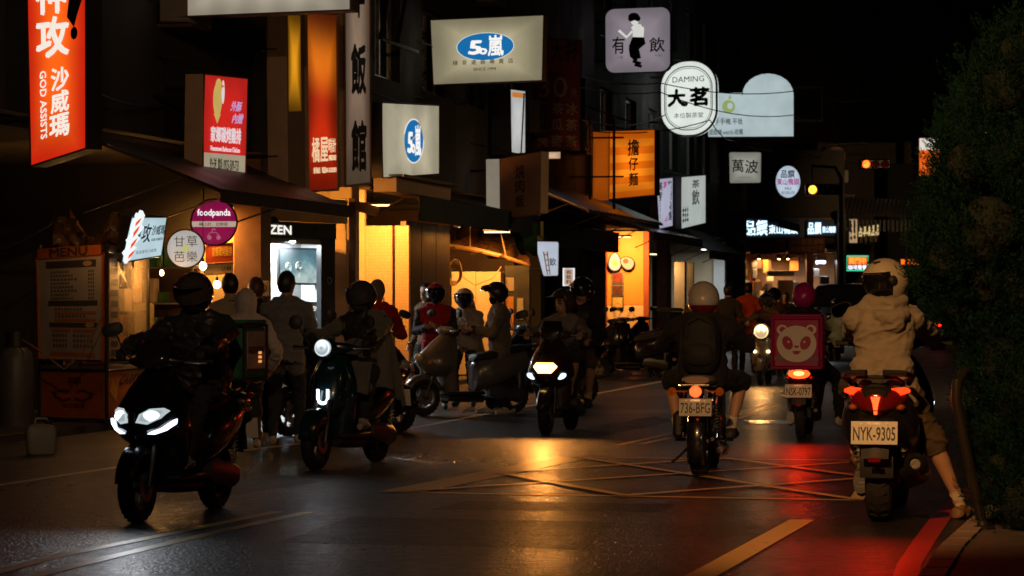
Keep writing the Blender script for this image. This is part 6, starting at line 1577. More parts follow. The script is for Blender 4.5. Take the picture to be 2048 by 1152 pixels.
# ------------------------------------------------------------------ food cart on the left
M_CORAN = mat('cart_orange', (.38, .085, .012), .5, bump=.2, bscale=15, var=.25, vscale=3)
M_CORAN2 = mat('cart_orange_lit_side', (.62, .17, .02), .5, bump=.15, var=.15, vscale=3)  # paler copy of the cart orange, lamplight put into the colour
M_MENU = mat('menu_paper', (.30, .26, .25), .6, bump=.15, bscale=8, var=.2, vscale=2)
c0 = P(80, HZ, 30.2) - Vector((0, 0, HC)); c1 = P(213, HZ, 29.6) - Vector((0, 0, HC)); c2 = P(296, HZ, 31.4) - Vector((0, 0, HC))
def zof(py, d): return HC + (HZ - py) / FPX * d
CART = thing('food_cart', 'orange food cart with a menu board and plastic sheets, seen at night', 'food cart', c1)
def slab(name, a, b, z0, z1, m, t=.03, parent=CART, base=c1, off=0.0):
    u = (b - a).normalized(); n = Vector((u.y, -u.x, 0))
    q = [a + n * off, b + n * off, b + n * off - n * t, a + n * off - n * t]
    vs = [p - base + Vector((0, 0, z)) for z in (z0, z1) for p in q]
    return MB().add(vs, [(0, 1, 5, 4), (1, 2, 6, 5), (2, 3, 7, 6), (3, 0, 4, 7), (4, 5, 6, 7), (3, 2, 1, 0)]).build(name, m, parent, smooth=0)
back = c2 - c1
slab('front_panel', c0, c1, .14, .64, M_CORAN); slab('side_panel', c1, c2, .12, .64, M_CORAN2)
mb = MB()
for p in (c0, c1, c2, c0 + back): mb.tube([p - c1 + Vector((0, 0, .05)), p - c1 + Vector((0, 0, 2.05))], .022, 8)
for z in (.66, 1.98):
    for a, b in ((c0, c1), (c1, c2), (c2, c0 + back), (c0 + back, c0)): mb.tube([a - c1 + Vector((0, 0, z)), b - c1 + Vector((0, 0, z))], .018, 6)
mb.build('frame', M_BLACK, CART)
mb = MB(); mb.add([p - c1 + Vector((0, 0, z)) for z in (.67, .71) for p in (c0, c1, c2, c0 + back)], [(0, 1, 5, 4), (1, 2, 6, 5), (2, 3, 7, 6), (3, 0, 4, 7), (4, 5, 6, 7), (3, 2, 1, 0)]); mb.build('counter_top', M_STEEL, CART, smooth=0)
for p in (c0 + Vector((.1, .1, 0)), c1 + Vector((-.12, .2, 0)), c2 + Vector((-.1, -.1, 0)), c0 + back):
    MB().lathe([(0, -.02), (.045, -.02), (.055, 0), (.045, .02), (0, .02)], p - c1 + Vector((0, 0, .056)), (1, 0, 0), 14).build('caster', M_TYRE, CART)
# menu board on the front
s = Sign('menu', ((74, 518), (206, 510), (206, 722), (80, 716)), 30.0, 29.45, .03, M_MENU, M_CORAN, bracket=False, rim=.02)
mroot = s.root; del mroot['category']; del mroot['label']; mroot.name = 'menu_board'
mroot.parent = CART; mroot.location = s.loc - c1
M_MDK = mat('menu_dark', (.05, .035, .03), .6, var=.1); M_MOR = mat('menu_orange', (.36, .10, .03), .6, var=.1)
s.polys([rect(.14, .895, .90, .965), rect(.16, .525, .92, .575), rect(.17, .315, .92, .36)], M_MDK)
for i in range(8): pass
s.polys([r_ for i in range(8) for r_ in smear(.20, .845 - i * .037, .20 + .3 + .12 * ((i * 7) % 3) / 2, .868 - i * .037, 8, i)] + [r_ for i in range(8) for r_ in smear(.78, .845 - i * .037, .88, .868 - i * .037, 3, i + 40)], M_MDK, 'menu_print')
s.polys([rect(.26, .445, .90, .47), rect(.26, .375, .90, .40), rect(.20, .27, .50, .30), rect(.54, .27, .90, .30), rect(.18, .03, .88, .07)], M_MOR)
s.polys([r_ for i in range(3) for r_ in smear(.22, .22 - i * .05, .46, .25 - i * .05, 5, i + 9) + smear(.54, .22 - i * .05, .86, .25 - i * .05, 6, i + 19)] + smear(.26, .48, .7, .505, 9, 3) + smear(.26, .41, .75, .435, 9, 5), M_MDK, 'menu_print', off=.009)
s.polys([oval(.77, .93, .07, .026, 16), oval(.80, .338, .07, .028, 16)], mat('burger_print', (.40, .24, .10), .6))
mb = MB(); put_text(mb, 'MENU', (.22, 1.01, .78, 1.09), lambda u, v: s.fn(u, v, .02), bold=.03); mb.build('lettering', M_MDK, mroot, smooth=0)
MB().add([s.fn(u, v, .012) for u, v in ((.02, .995), (.98, .995), (.98, 1.10), (.02, 1.10))], [(0, 1, 2, 3)]).build('header', M_CORAN, mroot, smooth=0)
# print on the lower panels
mb = MB(); uu = (c1 - c0)
fnp = lambda u, v: uu * (u - 1) + Vector((uu.y, -uu.x, 0)).normalized() * .004 + Vector((0, 0, .14 + .5 * v))
put_text(mb, '神', (.42, .70, .62, .90), fnp, bold=.02); put_text(mb, '攻沙威瑪', (.34, .2, .68, .32), fnp, bold=.01)
for sx in (-1, 1): mb.add([fnp(.5 + sx * x, y) for x, y in stroke([(.03, .42), (.14, .36), (.26, .44), (.30, .56)], .06)], [tuple(range(8))]); mb.add([fnp(.5 + sx * x, y) for x, y in stroke([(.05, .56), (.16, .60), (.28, .52)], .05)], [tuple(range(6))])
mb.build('lettering', mat('cart_dark_print', (.09, .02, .008), .6, var=0), CART, smooth=0)
mb = MB(); u2 = c2 - c1; fn2 = lambda u, v: u2 * u + Vector((u2.y, -u2.x, 0)).normalized() * .004 + Vector((0, 0, .12 + .52 * v))
put_text(mb, 'CARRYOU', (.32, .72, .98, .92), fn2, bold=.03, shear=.2); mb.build('lettering', mat('cart_print_dark', (.04, .02, .01), .6, var=0), CART, smooth=0)
mb = MB(); mb.add([fn2(*q) for q in ((.06, .6), (.14, .88), (.2, .66), (.28, .95), (.22, .35))], [(0, 1, 2, 3, 4)]); mb.build('printed_flame', mat('cart_print_yellow', (.75, .40, .05), .6, var=0), CART, smooth=0)
# side: yellow-lit sheet, hanging print strip, wrapped goods
slab('plastic_sheet', c1 + u2 * .30, c2, .72, 1.93, mat('yellow_plastic_sheet', (.75, .62, .40), .12, alpha=.28, coat=.5, bump=.7, bscale=5, var=.15, vscale=5, stretch=(1, 1, 2.0), bdist=.05), t=.004)
slab('inner_panel', c1 + u2 * .1, c2, .72, 1.93, M_YELL, t=.02, off=-.52)
slab('print_strip', c1 + u2 * .06, c1 + u2 * .28, .72, 1.9, mat('strip_paper', (.34, .27, .22), .6, var=.2), t=.008, off=.004)
ms = MB()
for i, z in enumerate((1.60, 1.72, 1.48, 1.36, 1.24, 1.02, .92, .82)):
    ms.add([u2 * u + Vector((u2.y, -u2.x, 0)).normalized() * .008 + Vector((0, 0, zz)) for u, zz in ((.09, z), (.25, z), (.25, z + .07), (.09, z + .07))], [(0, 1, 2, 3)])
ms.build('strip_print', M_MDK, CART, smooth=0)
slab('goods_shelf', c1 + u2 * .3, c2, 1.30, 1.32, M_STEEL, t=.5, off=-.03)
for i, (u, z, w, h, c) in enumerate(((.38, .72, .2, .22, (.5, .3, .1)), (.62, .72, .18, .3, (.4, .05, .02)), (.82, .72, .16, .2, (.5, .4, .3)), (.45, 1.32, .22, .2, (.3, .28, .26)), (.75, 1.32, .2, .25, (.5, .42, .3)))):
    slab('food_tray', c1 + u2 * (u - .08), c1 + u2 * (u + .1), z, z + h, mat('tray_%d' % i, c, .5, var=.3), t=.3, off=-.12)
light('cart_lamp', 'POINT', u2 * .62 + Vector((-.22, .1, 1.80)), 34, (1, .46, .10), CART, size=.05)
MB().ell(u2 * .62 + Vector((-.22, .1, 1.80)), (.03, .03, .045)).build('bulb', emis('warm_bulb', (1, .62, .25), 9), CART)
light('cart_lamp', 'POINT', u2 * .9 + Vector((.25, -.35, 1.75)), 34, (1, .44, .10), CART, size=.05)  # added outside the cart to brighten its side panel
MB().ell(u2 * .9 + Vector((.25, -.35, 1.75)), (.025, .025, .035)).build('bulb', MATS['warm_bulb'], CART)
mb = MB(); mb.tube([u2 * .9 + Vector((.25, -.35, 1.79)), u2 * .9 + Vector((.2, -.2, 1.98)), u2 * .9 + Vector((0, 0, 1.98))], .006, 5); mb.build('lamp_wire', M_CABLE, CART)
# small warm lamps on top of the cart and crumpled plastic
for x, y in ((192, 512),):
    p = P(x, y, 29.9) - c1; MB().ell(p, (.04, .03, .03)).build('bulb', emis('small_bulb', (1, .6, .3), 6, noise_amt=0), CART)
mb = MB(); secs = []
for i in range(12):
    v = i / 11
    secs.append([Vector((-.72 + .065 * j, .85 + .08 * math.sin(j * 2.1 + i), 2.02 + .42 * v * (0.6 + .4 * math.sin(j * .7)) + .06 * math.sin(j * 1.9 + i * 1.3))) for j in range(14)])
mb.loft(secs, closed=False); mb.build('plastic_cover', mat('brown_plastic_film', (.16, .09, .035), .18, coat=.6, bump=.8, bscale=8, var=.3, bdist=.05), CART, smooth=80)
light('menu_fill_light', 'POINT', P(150, 500, 29.0) - c1, 3.5, (1, .5, .15), CART, size=.03)  # light of the top bulb, set forward of it to brighten the menu

# lit box sign with a flame on the cart roof, two round signs
s = Sign('pale blue lit box sign with an orange feather flame above the food cart', ((262, 434), (333, 434), (322, 512), (242, 525)), 30.0, 30.6, .12, emis('sign_ice_white', (.50, .66, .72), .95, edge=.1, ew=.2), M_SDARK, bracket=False)
s.letters([('神', (.16, .44, .34, .86), {}), ('攻', (.38, .40, .62, .84), {}), ('沙威瑪', (.64, .56, .98, .80), {}), ('GOD ASSISTS', (.66, .42, .96, .48), {}), ('就是愛吃沙威瑪', (.32, .14, .84, .22), dict(bold=0))], mat('sign_ink_teal', (.02, .05, .07), .5, var=0))
fl = [(.06, -.02), (.14, .10), (.10, .2), (.22, .32), (.14, .38), (.26, .52), (.18, .60), (.30, .78), (.22, .84), (.26, 1.05), (.18, 1.16), (.12, .98), (.10, 1.10), (.04, .8), (.08, .62), (.00, .5), (.06, .36), (-.02, .22), (.04, .12)]
mb = MB(); n = len(fl); f_ = [s.fn(.12 + (u - .12) * 1.15, v, .05) for u, v in fl]; b_ = [p - s.N * .045 for p in f_]; mb.add(f_ + b_, [tuple(range(n)), tuple(range(n, 2 * n))[::-1]] + [(j, n + j, n + (j + 1) % n, (j + 1) % n) for j in range(n)]); mb.build('flame_panel', emis('flame_white', (.8, .88, .9), 1.1, noise_amt=0), s.root, smooth=0)
mb = MB()
for v0, h in ((.08, .2), (.30, .25), (.55, .28), (.80, .2)): mb.add([s.fn(u, v, .056) for u, v in ((.06, v0), (.15, v0 + h * .5), (.20, v0 + h), (.12, v0 + h * .8), (.05, v0 + h * .45))], [(0, 1, 2, 3, 4)])
mb.build('flame_print', emis('flame_orange', (.9, .10, .02), .9, noise_amt=0), s.root, smooth=0)
mb = MB(); mb.cyl(s.fn(.4, 0, -.06), s.fn(.4, 0, -.06) - Vector((0, 0, .1)), .012); mb.cyl(s.fn(.15, 0, -.06), s.fn(.15, 0, -.06) - Vector((0, 0, .12)), .012); mb.build('post', M_SDARK, s.root)
s = Sign('round pale lit sign with four green outlined characters', ((333, 459), (409, 459), (409, 536), (333, 536)), 31.6, 31.6, .1, emis('sign_round_grey', (.42, .45, .46), .85, edge=.12, ew=.2), M_SDARK, shape=oval(.5, .5, .5, .5))
s.letters([('甘', (.20, .55, .48, .82), dict(bold=0)), ('草', (.53, .55, .82, .84), dict(bold=0)), ('芭', (.20, .16, .48, .44), dict(bold=0)), ('樂', (.53, .16, .82, .44), dict(bold=0))], mat('sign_ink_green', (.05, .085, .06), .5, var=0)); s.polys([oval(.50, .50, .085, .10, 20)], emis('guava_green', (.46, .52, .18), .8, noise_amt=0), off=.01); s.polys([[(.55, .57), (.62, .64), (.56, .63)]], MATS['guava_green'], off=.011)
s = Sign('round magenta sign with a white band under the dark awning', ((382, 398), (474, 398), (474, 491), (382, 491)), 33.4, 33.4, .06, emis('sign_magenta_dim', (.40, .008, .10), .55, edge=.2), M_SDARK, shape=oval(.5, .5, .5, .5))
s.poly([(.03, .40), (.97, .40), (.985, .52), (.015, .52)], emis('band_cream', (.62, .48, .38), .7, noise_amt=0)); s.letters([('foodpanda', (.14, .60, .86, .78), dict(bold=.02))], E_WHITEL, bold=.02); s.letters([('線上訂．立即送', (.18, .425, .80, .495), {})], mat('band_print', (.2, .08, .06), .6, var=0), off=.01)
s.polys([stroke([(.36, .2), (.42, .28), (.55, .28), (.62, .2)], .02), oval(.40, .17, .05, .05, 12), oval(.60, .17, .05, .05, 12), stroke([(.45, .3), (.48, .36), (.54, .34)], .025)], emis('moto_print', (.7, .2, .3), .5, noise_amt=0))

# gas cylinder, plastic stool, floodlight-like lamp beside the cart
p = G(32, 868); t = thing('gas_cylinder', 'dull grey gas cylinder standing left of the food cart', 'gas cylinder', p)
MB().lathe([(0, 0), (.17, 0), (.19, .04), (.19, .78), (.17, .88), (.08, .96), (.05, .97), (0, .97)], n=24).build('tank', mat('gas_grey', (.13, .13, .13), .5, metal=.3, var=.3, bump=.2), t)
mb = MB(); mb.lathe([(.11, .93), (.12, .94), (.12, 1.10), (.11, 1.10)], n=20, closed=True); mb.cyl((0, 0, .96), (0, 0, 1.06), .025); mb.build('collar', M_DSTEEL, t)
mb = MB(); mb.tube([(0, -.03, 1.05), (.2, -.15, .95), (.55, -.2, .7), (.75, -.1, .9), (.95, 0, 1.3)], .01, 6); mb.build('hose', mat('hose_orange', (.25, .10, .04), .5), t)
p = G(82, 908); t = thing('plastic_canister', 'white plastic canister tipped by the food cart', 'canister', p, R(20))
mb = MB(); mb.loft([[Vector((a, c, z)) for a, c in sup(w, w * .62, 18, 5)] for z, w in ((0, .11), (.02, .13), (.22, .14), (.26, .12), (.28, .07))]); mb.build('body', mat('dirty_white_plastic', (.32, .30, .27), .5, var=.2), t)
MB().tube([(-.06, 0, .27), (-.05, 0, .33), (.05, 0, .33), (.06, 0, .27)], .013, 8).build('handle', MATS['dirty_white_plastic'], t); MB().lathe([(.03, .27), (.03, .31), (0, .31)], (.07, 0, 0), n=12).build('cap', M_BLACK, t)

# ------------------------------------------------------------------ awnings
def awning(label, a0, a1, o0, z0, o1, z1, m, drop=.12, ribs=0, edge=None, corr=False):
    t = thing('awning', label, 'awning', FP((a0 + a1) / 2, o0, z1), -TH)
    L = a1 - a0; mb = MB(); n = 40 if corr else 2; top = []; bot = []
    sag = lambda v: 0
    secs = []
    for i in range(n + 1):
        y = -L / 2 + L * i / n; w = .025 * (i % 2) if corr else 0
        secs.append([Vector(((o1 - o0) * v, y, (z0 - z1) * (1 - v) + w)) for v in (0, .25, .5, .75, 1)])
    mb.loft(secs, closed=False); o = mb.build('sheet', m, t, smooth=0); o.modifiers.new('thickness', 'SOLIDIFY').thickness = .012
    if drop: MB().box((o1 - o0, 0, -drop / 2), (.02, L, drop)).build('valance', edge or m, t, smooth=0)
    mb = MB()
    for i in range(3):
        y = -L / 2 + L * i / 2 * .98 + .01 * L
        mb.tube([(0, y, z0 - z1 - .04), (o1 - o0, y, -.03)], .018, 6); mb.tube([(-.02, y, -.35 + (z0 - z1) * .2), ((o1 - o0) * .7, y, (z0 - z1) * .3 - .05)], .012, 6)
    mb.tube([(o1 - o0 - .01, -L / 2, -.03), (o1 - o0 - .01, L / 2, -.03)], .02, 6)
    mb.build('support', M_RUST, t)
    return t
M_AWN = mat('old_sheet_roof', (.075, .055, .045), .45, metal=.3, bump=.3, bscale=6, var=.35, vscale=1.5)
awning('dark sloping sheet awning over the food cart', -.4, 4.6, -.02, 3.20, 1.50, 2.60, M_AWN, .14, edge=mat('awning_edge_dark', (.03, .025, .022), .5))
awning('navy canvas awning beside the lit tile wall', 11.2, 20.2, -.02, 3.15, .75, 2.98, M_NAVY, .36)
awning('grey corrugated awning above the riders on the warm headlight scooter', 22, 31, -.02, 3.7, 1.3, 3.15, mat('grey_corrugated', (.16, .16, .16), .35, metal=.6, bump=.2, var=.3), .05, corr=True)
awning('brownish translucent awning above the orange wall', 31.6, 39.4, -.02, 3.35, 1.0, 3.0, mat('brown_polycarbonate', (.30, .14, .06), .25, coat=.5, bump=.5, bscale=6, var=.3), .2, edge=mat('brown_edge', (.14, .06, .03), .5))
awning('black awning past the orange wall', 40, 47, -.02, 3.4, 1.1, 2.75, mat('black_awning', (.022, .02, .018), .6, var=.3), .22)
awning('green canvas awning under the round grey sign', 52, 58, -.02, 4.2, 1.5, 3.9, M_GREENC, .25)
# corrugated roof at the far right
t = thing('awning', 'wide corrugated awning at the far corner under the traffic signals', 'awning', P(1735, 440, 98))
sc2 = 98 / FPX; secs = []
for i in range(49):
    u = i / 48; w = .05 * (i % 2)
    secs.append([Vector(((1632 + 205 * u - 1735) * sc2 + (v - .5) * -.4, 1.6 - 1.8 * v, (440 - (392 + 38 * v + u * 5)) * sc2 + w)) for v in (0, .5, 1)])
mb = MB().loft(secs, closed=False); o = mb.build('sheet', mat('grey_corrugated', (.16, .16, .16), .35), t, smooth=0); o.modifiers.new('thickness', 'SOLIDIFY').thickness = .02
mb = MB()
for i in range(18): x = (1690 + 145 * i / 17 - 1735) * sc2; mb.box((x, -.25, -.22), (.09 if i % 2 else .07, .02, .42))
mb.build('striped_valance', mat('valance_grey', (.09, .09, .11), .7, var=.4, vscale=9), t, smooth=0)
mb = MB(); mb.cyl((-.95, .9, .6), (-.95, .9, -4), .05); mb.cyl((1.55, .9, .6), (1.55, .9, -4), .05); mb.build('support', M_DSTEEL, t)

# pale beam box over the tile shop, orange beam of the watch shop
t = thing('rooftop_ledge', 'long beige ledge box under the small blue oval sign', 'ledge', FP(fa(770, .45), .45, zof(380, 41)), -TH)
MB().box((0, 1.7, 0), (.35, 3.4, .22), ch=.01).build('box', M_SBEIGE, t, smooth=0); MB().box((.05, 1.7, .13), (.5, 3.5, .03)).build('top_sheet', M_STEEL, t, smooth=0)

# ------------------------------------------------------------------ watch shop under the second house
A_ = P(489, HZ, 36.2) - Vector((0, 0, HC)); B_ = P(668, HZ, 38.0) - Vector((0, 0, HC))
SHOP = thing('watch_shop_front', 'brightly lit white watch shop front with black frame under the arcade', 'shop front', A_)
ud = (B_ - A_).normalized(); nd = Vector((ud.y, -ud.x, 0)); LW = (B_ - A_).length
def sl(name, u0, u1, z0, z1, m, off=0, t=.05, parent=SHOP):
    q = [ud * u0 + nd * off, ud * u1 + nd * off, ud * u1 + nd * (off - t), ud * u0 + nd * (off - t)]
    vs = [p + Vector((0, 0, z)) for z in (z0, z1) for p in q]
    return MB().add(vs, [(0, 1, 5, 4), (1, 2, 6, 5), (2, 3, 7, 6), (3, 0, 4, 7), (4, 5, 6, 7), (3, 2, 1, 0)]).build(name, m, parent, smooth=0)
def upx(px, off=0.0):   # position along the front (or a plane behind it) seen at a pixel column
    k = (px - CX) / FPX; q = A_ + nd * off; return (k * q.y - q.x) / (ud.x - k * ud.y)
M_SWHITE = mat('shop_white', (.72, .74, .74), .5, var=.05)
sl('fascia', 0, LW, 2.30, 2.52, M_BLACK, off=.04, t=.1)
mb = MB(); put_text(mb, 'CITIZEN', (upx(490), 2.345, upx(577), 2.465), lambda u, v: ud * u + nd * .046 + Vector((0, 0, v)), bold=.03); mb.build('lettering', emis('shop_letters', (.95, .9, .8), 1.0, noise_amt=0), SHOP, smooth=0)
sl('beam', -.2, LW + .25, 2.53, 2.86, M_YELL, off=.06, t=.2)
sl('frame_post', upx(640), LW, .1, 2.3, M_BLACK, off=.02, t=.08); sl('sill', 0, upx(640), .1, .45, M_SWHITE, off=0, t=.08)
sl('frame_top', 0, upx(640), 2.22, 2.3, M_ALU, off=.01, t=.04)
sl('inner_back_wall', 0, LW, .1, 2.3, M_SWHITE, off=-.55, t=.04)
sl('display_shelf', 0, upx(640), .95, 1.0, M_SWHITE, off=-.1, t=.4); sl('display_shelf', 0, upx(640), .45, .5, M_SWHITE, off=-.08, t=.45)
sl('inner_end_wall', LW - .02, LW, .1, 2.3, M_SWHITE, off=-.02, t=.55)
sl('inner_ceiling', 0, LW, 2.295, 2.31, M_SWHITE, off=-.02, t=.55)
so = sl('screen', upx(558, -.28), upx(641, -.28), 1.66, 2.18, M_BLACK, off=-.28, t=.04)
def screen_mat():
    m = bpy.data.materials.new('screen_picture'); m.use_nodes = True; b = m.node_tree.nodes['Principled BSDF']; L = m.node_tree.links.new
    tc = nod(m, 'ShaderNodeTexCoord'); n = nod(m, 'ShaderNodeTexNoise'); n.inputs['Scale'].default_value = 5; n.inputs['Detail'].default_value = 7; L(tc.outputs['Object'], n.inputs['Vector'])
    sp = nod(m, 'ShaderNodeSeparateXYZ'); L(tc.outputs['Generated'], sp.inputs[0])
    a = nod(m, 'ShaderNodeMath', operation='MULTIPLY_ADD'); a.inputs[1].default_value = -.55; L(sp.outputs[2], a.inputs[0]); 
    b2 = nod(m, 'ShaderNodeMath', operation='ADD'); b2.inputs[1].default_value = .30; L(n.outputs[0], b2.inputs[0]); L(b2.outputs[0], a.inputs[2])
    cr = nod(m, 'ShaderNodeValToRGB'); e = cr.color_ramp.elements; e[0].position = .30; e[0].color = (.03, .12, .16, 1); e[1].position = .75; e[1].color = (.45, .55, .52, 1)
    x = e.new(.5); x.color = (.08, .24, .28, 1)
    L(a.outputs[0], cr.inputs[0]); L(cr.outputs[0], b.inputs['Emission Color']); b.inputs['Emission Strength'].default_value = .9; b.inputs['Base Color'].default_value = (.02, .02, .02, 1)
    return m
so2 = sl('picture', upx(560.5, -.276), upx(638.5, -.276), 1.69, 2.15, screen_mat(), off=-.276, t=.002, parent=so)
mb = MB()
for px, z, r_ in ((577, 1.90, .065), (598, 1.91, .07)):
    c = ud * upx(px, -.27) + nd * -.27 + Vector((0, 0, z))
    for rr in (r_, r_ * .55): mb.tube([c + ud * rr * math.cos(a) + Vector((0, 0, rr * math.sin(a))) for a in [i * .3142 for i in range(20)]], .010, 5, closed=True)
    mb.box(c + Vector((0, 0, -r_ - .05)), (.03, .006, .09))
mb.build('watch_image', mat('watch_print', (.10, .11, .10), .4, var=0), so)
for px, z in ((556, 1.0), (578, 1.0), (612, 1.0), (628, 1.0), (560, .5), (630, .5), (605, .5)):
    c = ud * upx(px, -.2) + nd * -.2
    o_ = MB().box(c + Vector((0, 0, z + .05)), (.13, .12, .10), ch=.01).build('display_stand', M_SWHITE if px % 4 else M_BLACK, SHOP, smooth=0)
    MB().lathe([(.025, -.012), (.032, -.012), (.032, .012), (.025, .012)], c + Vector((0, 0, z + .13)), (.3, -1, .3), 14, closed=True).build('watch', M_CHROME, o_)
o_ = sl('name_card', upx(612, -.2), upx(636, -.2), 1.18, 1.42, M_BLACK, off=-.2, t=.02); mb = MB(); put_text(mb, 'CITIZEN', (upx(614, -.2), 1.30, upx(634, -.2), 1.36), lambda u, v: ud * u + nd * -.195 + Vector((0, 0, v)), bold=.02); mb.build('lettering', E_WHITEL, o_, smooth=0)
for px in (560, 600, 628): MB().lathe([(0, 0), (.035, 0), (.035, -.02), (0, -.02)], ud * upx(px) + nd * -.3 + Vector((0, 0, 2.28)), n=12).build('downlight', emis('downlight_cool', (.85, .95, 1), 12, noise_amt=0), SHOP)
light('shop_light', 'AREA', ud * upx(590) + nd * -.28 + Vector((0, 0, 2.26)), 150, (.86, .95, 1.0), SHOP, size=.5)
light('shop_light', 'AREA', ud * upx(570) + nd * -.28 + Vector((0, 0, .93)), 40, (.86, .95, 1.0), SHOP, size=.4)
# sticker on the black post, no-smoking notice on the pillar, orange poster inside, camera
mb = MB(); cc = ud * upx(656) + nd * .026 + Vector((0, 0, 1.72)); mb.tube([cc + ud * .045 * math.cos(a) + Vector((0, 0, .045 * math.sin(a))) for a in [i * .314 for i in range(20)]], .008, 5, closed=True); mb.build('sticker', M_ALU, SHOP)
pp = P(525, 577, FP(5.2, 0).y - .35); t = thing('notice_plate', 'small cream no smoking notice on the brown tiled pillar', 'notice', pp)
MB().box((0, 0, 0), (.17, .01, .19), ch=.003).build('board', mat('notice_cream', (.5, .36, .2), .6), t, smooth=0)
mb = MB(); mb.tube([(.05 * math.cos(a), -.008, .05 * math.sin(a)) for a in [i * .314 for i in range(20)]], .006, 5, closed=True); mb.tube([(-.035, -.008, .035), (.035, -.008, -.035)], .006, 5); mb.tube([(-.035, -.007, -.01), (.035, -.007, -.01)], .006, 5); mb.build('symbol', mat('notice_ink', (.05, .03, .02), .5, var=0), t)
dP = 38.6
s = Sign('orange lit poster panel beside the black shop post', ((667, 480), (690, 476), (690, 585), (668, 590)), dP, dP + .4, .06, emis('poster_orange', (.75, .16, .02), .5, edge=.4), M_WOOD, bracket=False, name='poster_panel', cat='poster')
s.letters([('Hublot', (.1, .86, .95, .94), {})], E_WHITEL); s.polys([rect(.1, .74, .6, .76), rect(.1, .70, .45, .715), rect(.1, .48, .5, .50)], MATS['letter_cream_lit'])
pole = P(705, HZ, 38.4); t = thing('steel_column', 'dark steel column between the watch shop and the tile wall', 'column', (pole.x, pole.y, 0))
MB().box((0, 0, 1.45), (.10, .12, 2.9), ch=.01).build('shaft', M_DBROWN, t); MB().box((-.17, .1, 1.45), (.16, .1, 2.9), ch=.01).build('side_post', M_CREAM, t); MB().box((0, 0, .06), (.2, .2, .1), ch=.01).build('base', M_DSTEEL, t)
pq = P(735, 418, 38.6); t = thing('loudspeaker_box', 'small orange lit lamp box hanging above the tile wall', 'lamp', pq)
mb = MB(); mb.T = Matrix.Rotation(R(14), 4, 'Y'); mb.box((0, 0, 0), (.34, .2, .14), ch=.02); mb.build('housing', mat('lamp_box_orange', (.5, .22, .06), .5), t); MB().cyl((-.2, 0, -.03), (-.32, .2, -.03), .015).build('bracket', M_DSTEEL, t)
pq = P(548, 440, 35.2); t = thing('security_camera', 'small dark security camera on the tiled pillar', 'camera', pq)
MB().lathe([(0, -.08), (.045, -.08), (.05, .06), (.04, .08), (0, .07)], (0, 0, 0), (.3, -1, -.2), 14).build('housing', M_BLACK, t); MB().tube([(0, .05, 0), (-.04, .1, -.02), (-.12, .15, -.02)], .012).build('bracket', M_STEEL, t)

# ------------------------------------------------------------------ lamps of the arcade
def bulb_lamp(label, p, energy, col, r=.045, em='warm_bulb', drop=.5):
    t = thing('hanging_bulb', label, 'bulb', p)
    MB().ell((0, 0, 0), (r, r, r * 1.15)).build('bulb', MATS[em], t); MB().cyl((0, 0, r), (0, 0, r + .05), .018).build('socket', M_BLACK, t); MB().cyl((0, 0, r + .05), (0, 0, r + drop), .004, 5).build('cord', M_CABLE, t)
    light('bulb_light', 'POINT', (0, 0, 0), energy, col, t, size=r)
emis('warm_bulb_bright', (1, .72, .40), 16, noise_amt=0)
WARM = (1, .44, .09)
bulb_lamp('bare bulb hanging right of the round pale sign', P(406, 532, 33.2), 110, WARM, em='warm_bulb_bright', drop=.9)
bulb_lamp('bare bulb hanging lower at the yellow stall', P(434, 569, 33.9), 95, WARM, em='warm_bulb_bright', drop=1.1)
def tube_lamp(label, p, L, energy, col, em, ang=0, face=None):
    t = thing('tube_lamp', label, 'tube lamp', p, ang)
    MB().box((0, 0, .03), (L, .06, .04), ch=.006).build('housing', M_ALU, t); MB().cyl((-L / 2 + .03, 0, 0), (L / 2 - .03, 0, 0), .016, 10).build('tube', MATS[em], t); MB().cyl((0, 0, .05), (0, 0, .4), .008, 6).build('rod', M_DSTEEL, t)
    light('tube_light', 'AREA', (0, 0, -.03), energy, col, t, size=L * .6, target=face if face is not None else (0, 0, -1))
emis('tube_warm', (1, .62, .28), 4, noise_amt=0); emis('tube_cool', (.85, .95, 1), 5, noise_amt=0)
tube_lamp('warm tube lamp under the navy awning lighting the tile wall', FP(aT - 1.1, -.3, 2.9), .6, 92, (1, .36, .06), 'tube_warm', -TH, face=(0, .9, -1.1))
tube_lamp('warm tube lamp above the pale cabinet', FP(aC - 1.2, -.35, 2.75), .6, 85, (1, .40, .075), 'tube_warm', -TH, face=(0, .9, -1.1))
tube_lamp('warm tube lamp lighting the orange wall', FP(aO - 1.3, -.5, 2.98), .6, 130, (1, .42, .10), 'tube_warm', -TH, face=(0, .9, -1.1))
tube_lamp('long cool tube lamp glowing past the black awning', P(1432, 499, 78), .9, 40, (.85, .95, 1), 'tube_cool')
tube_lamp('warm tube lamp under the arcade ceiling in front of the watch shop', FP(7.6, -.9, 3.05), .6, 150, (1, .38, .06), 'tube_warm', -TH, face=(-.15, .6, -1))
tube_lamp('added warm tube lamp under the awning brightening the yellow wall', FP(4.75, -.42, 2.45), .3, 26, (1, .42, .08), 'tube_warm', -TH, face=(.2, .8, -.9))  # added behind the round sign to brighten the yellow wall
tube_lamp('warm tube lamp in the doorway past the white column', FP(43.0, -.7, 2.7), .6, 40, (1, .48, .14), 'tube_warm', -TH)
tube_lamp('warm tube lamp in front of the brown metal doors', FP(17.5, .55, 2.62), .5, 30, (1, .36, .06), 'tube_warm', -TH)
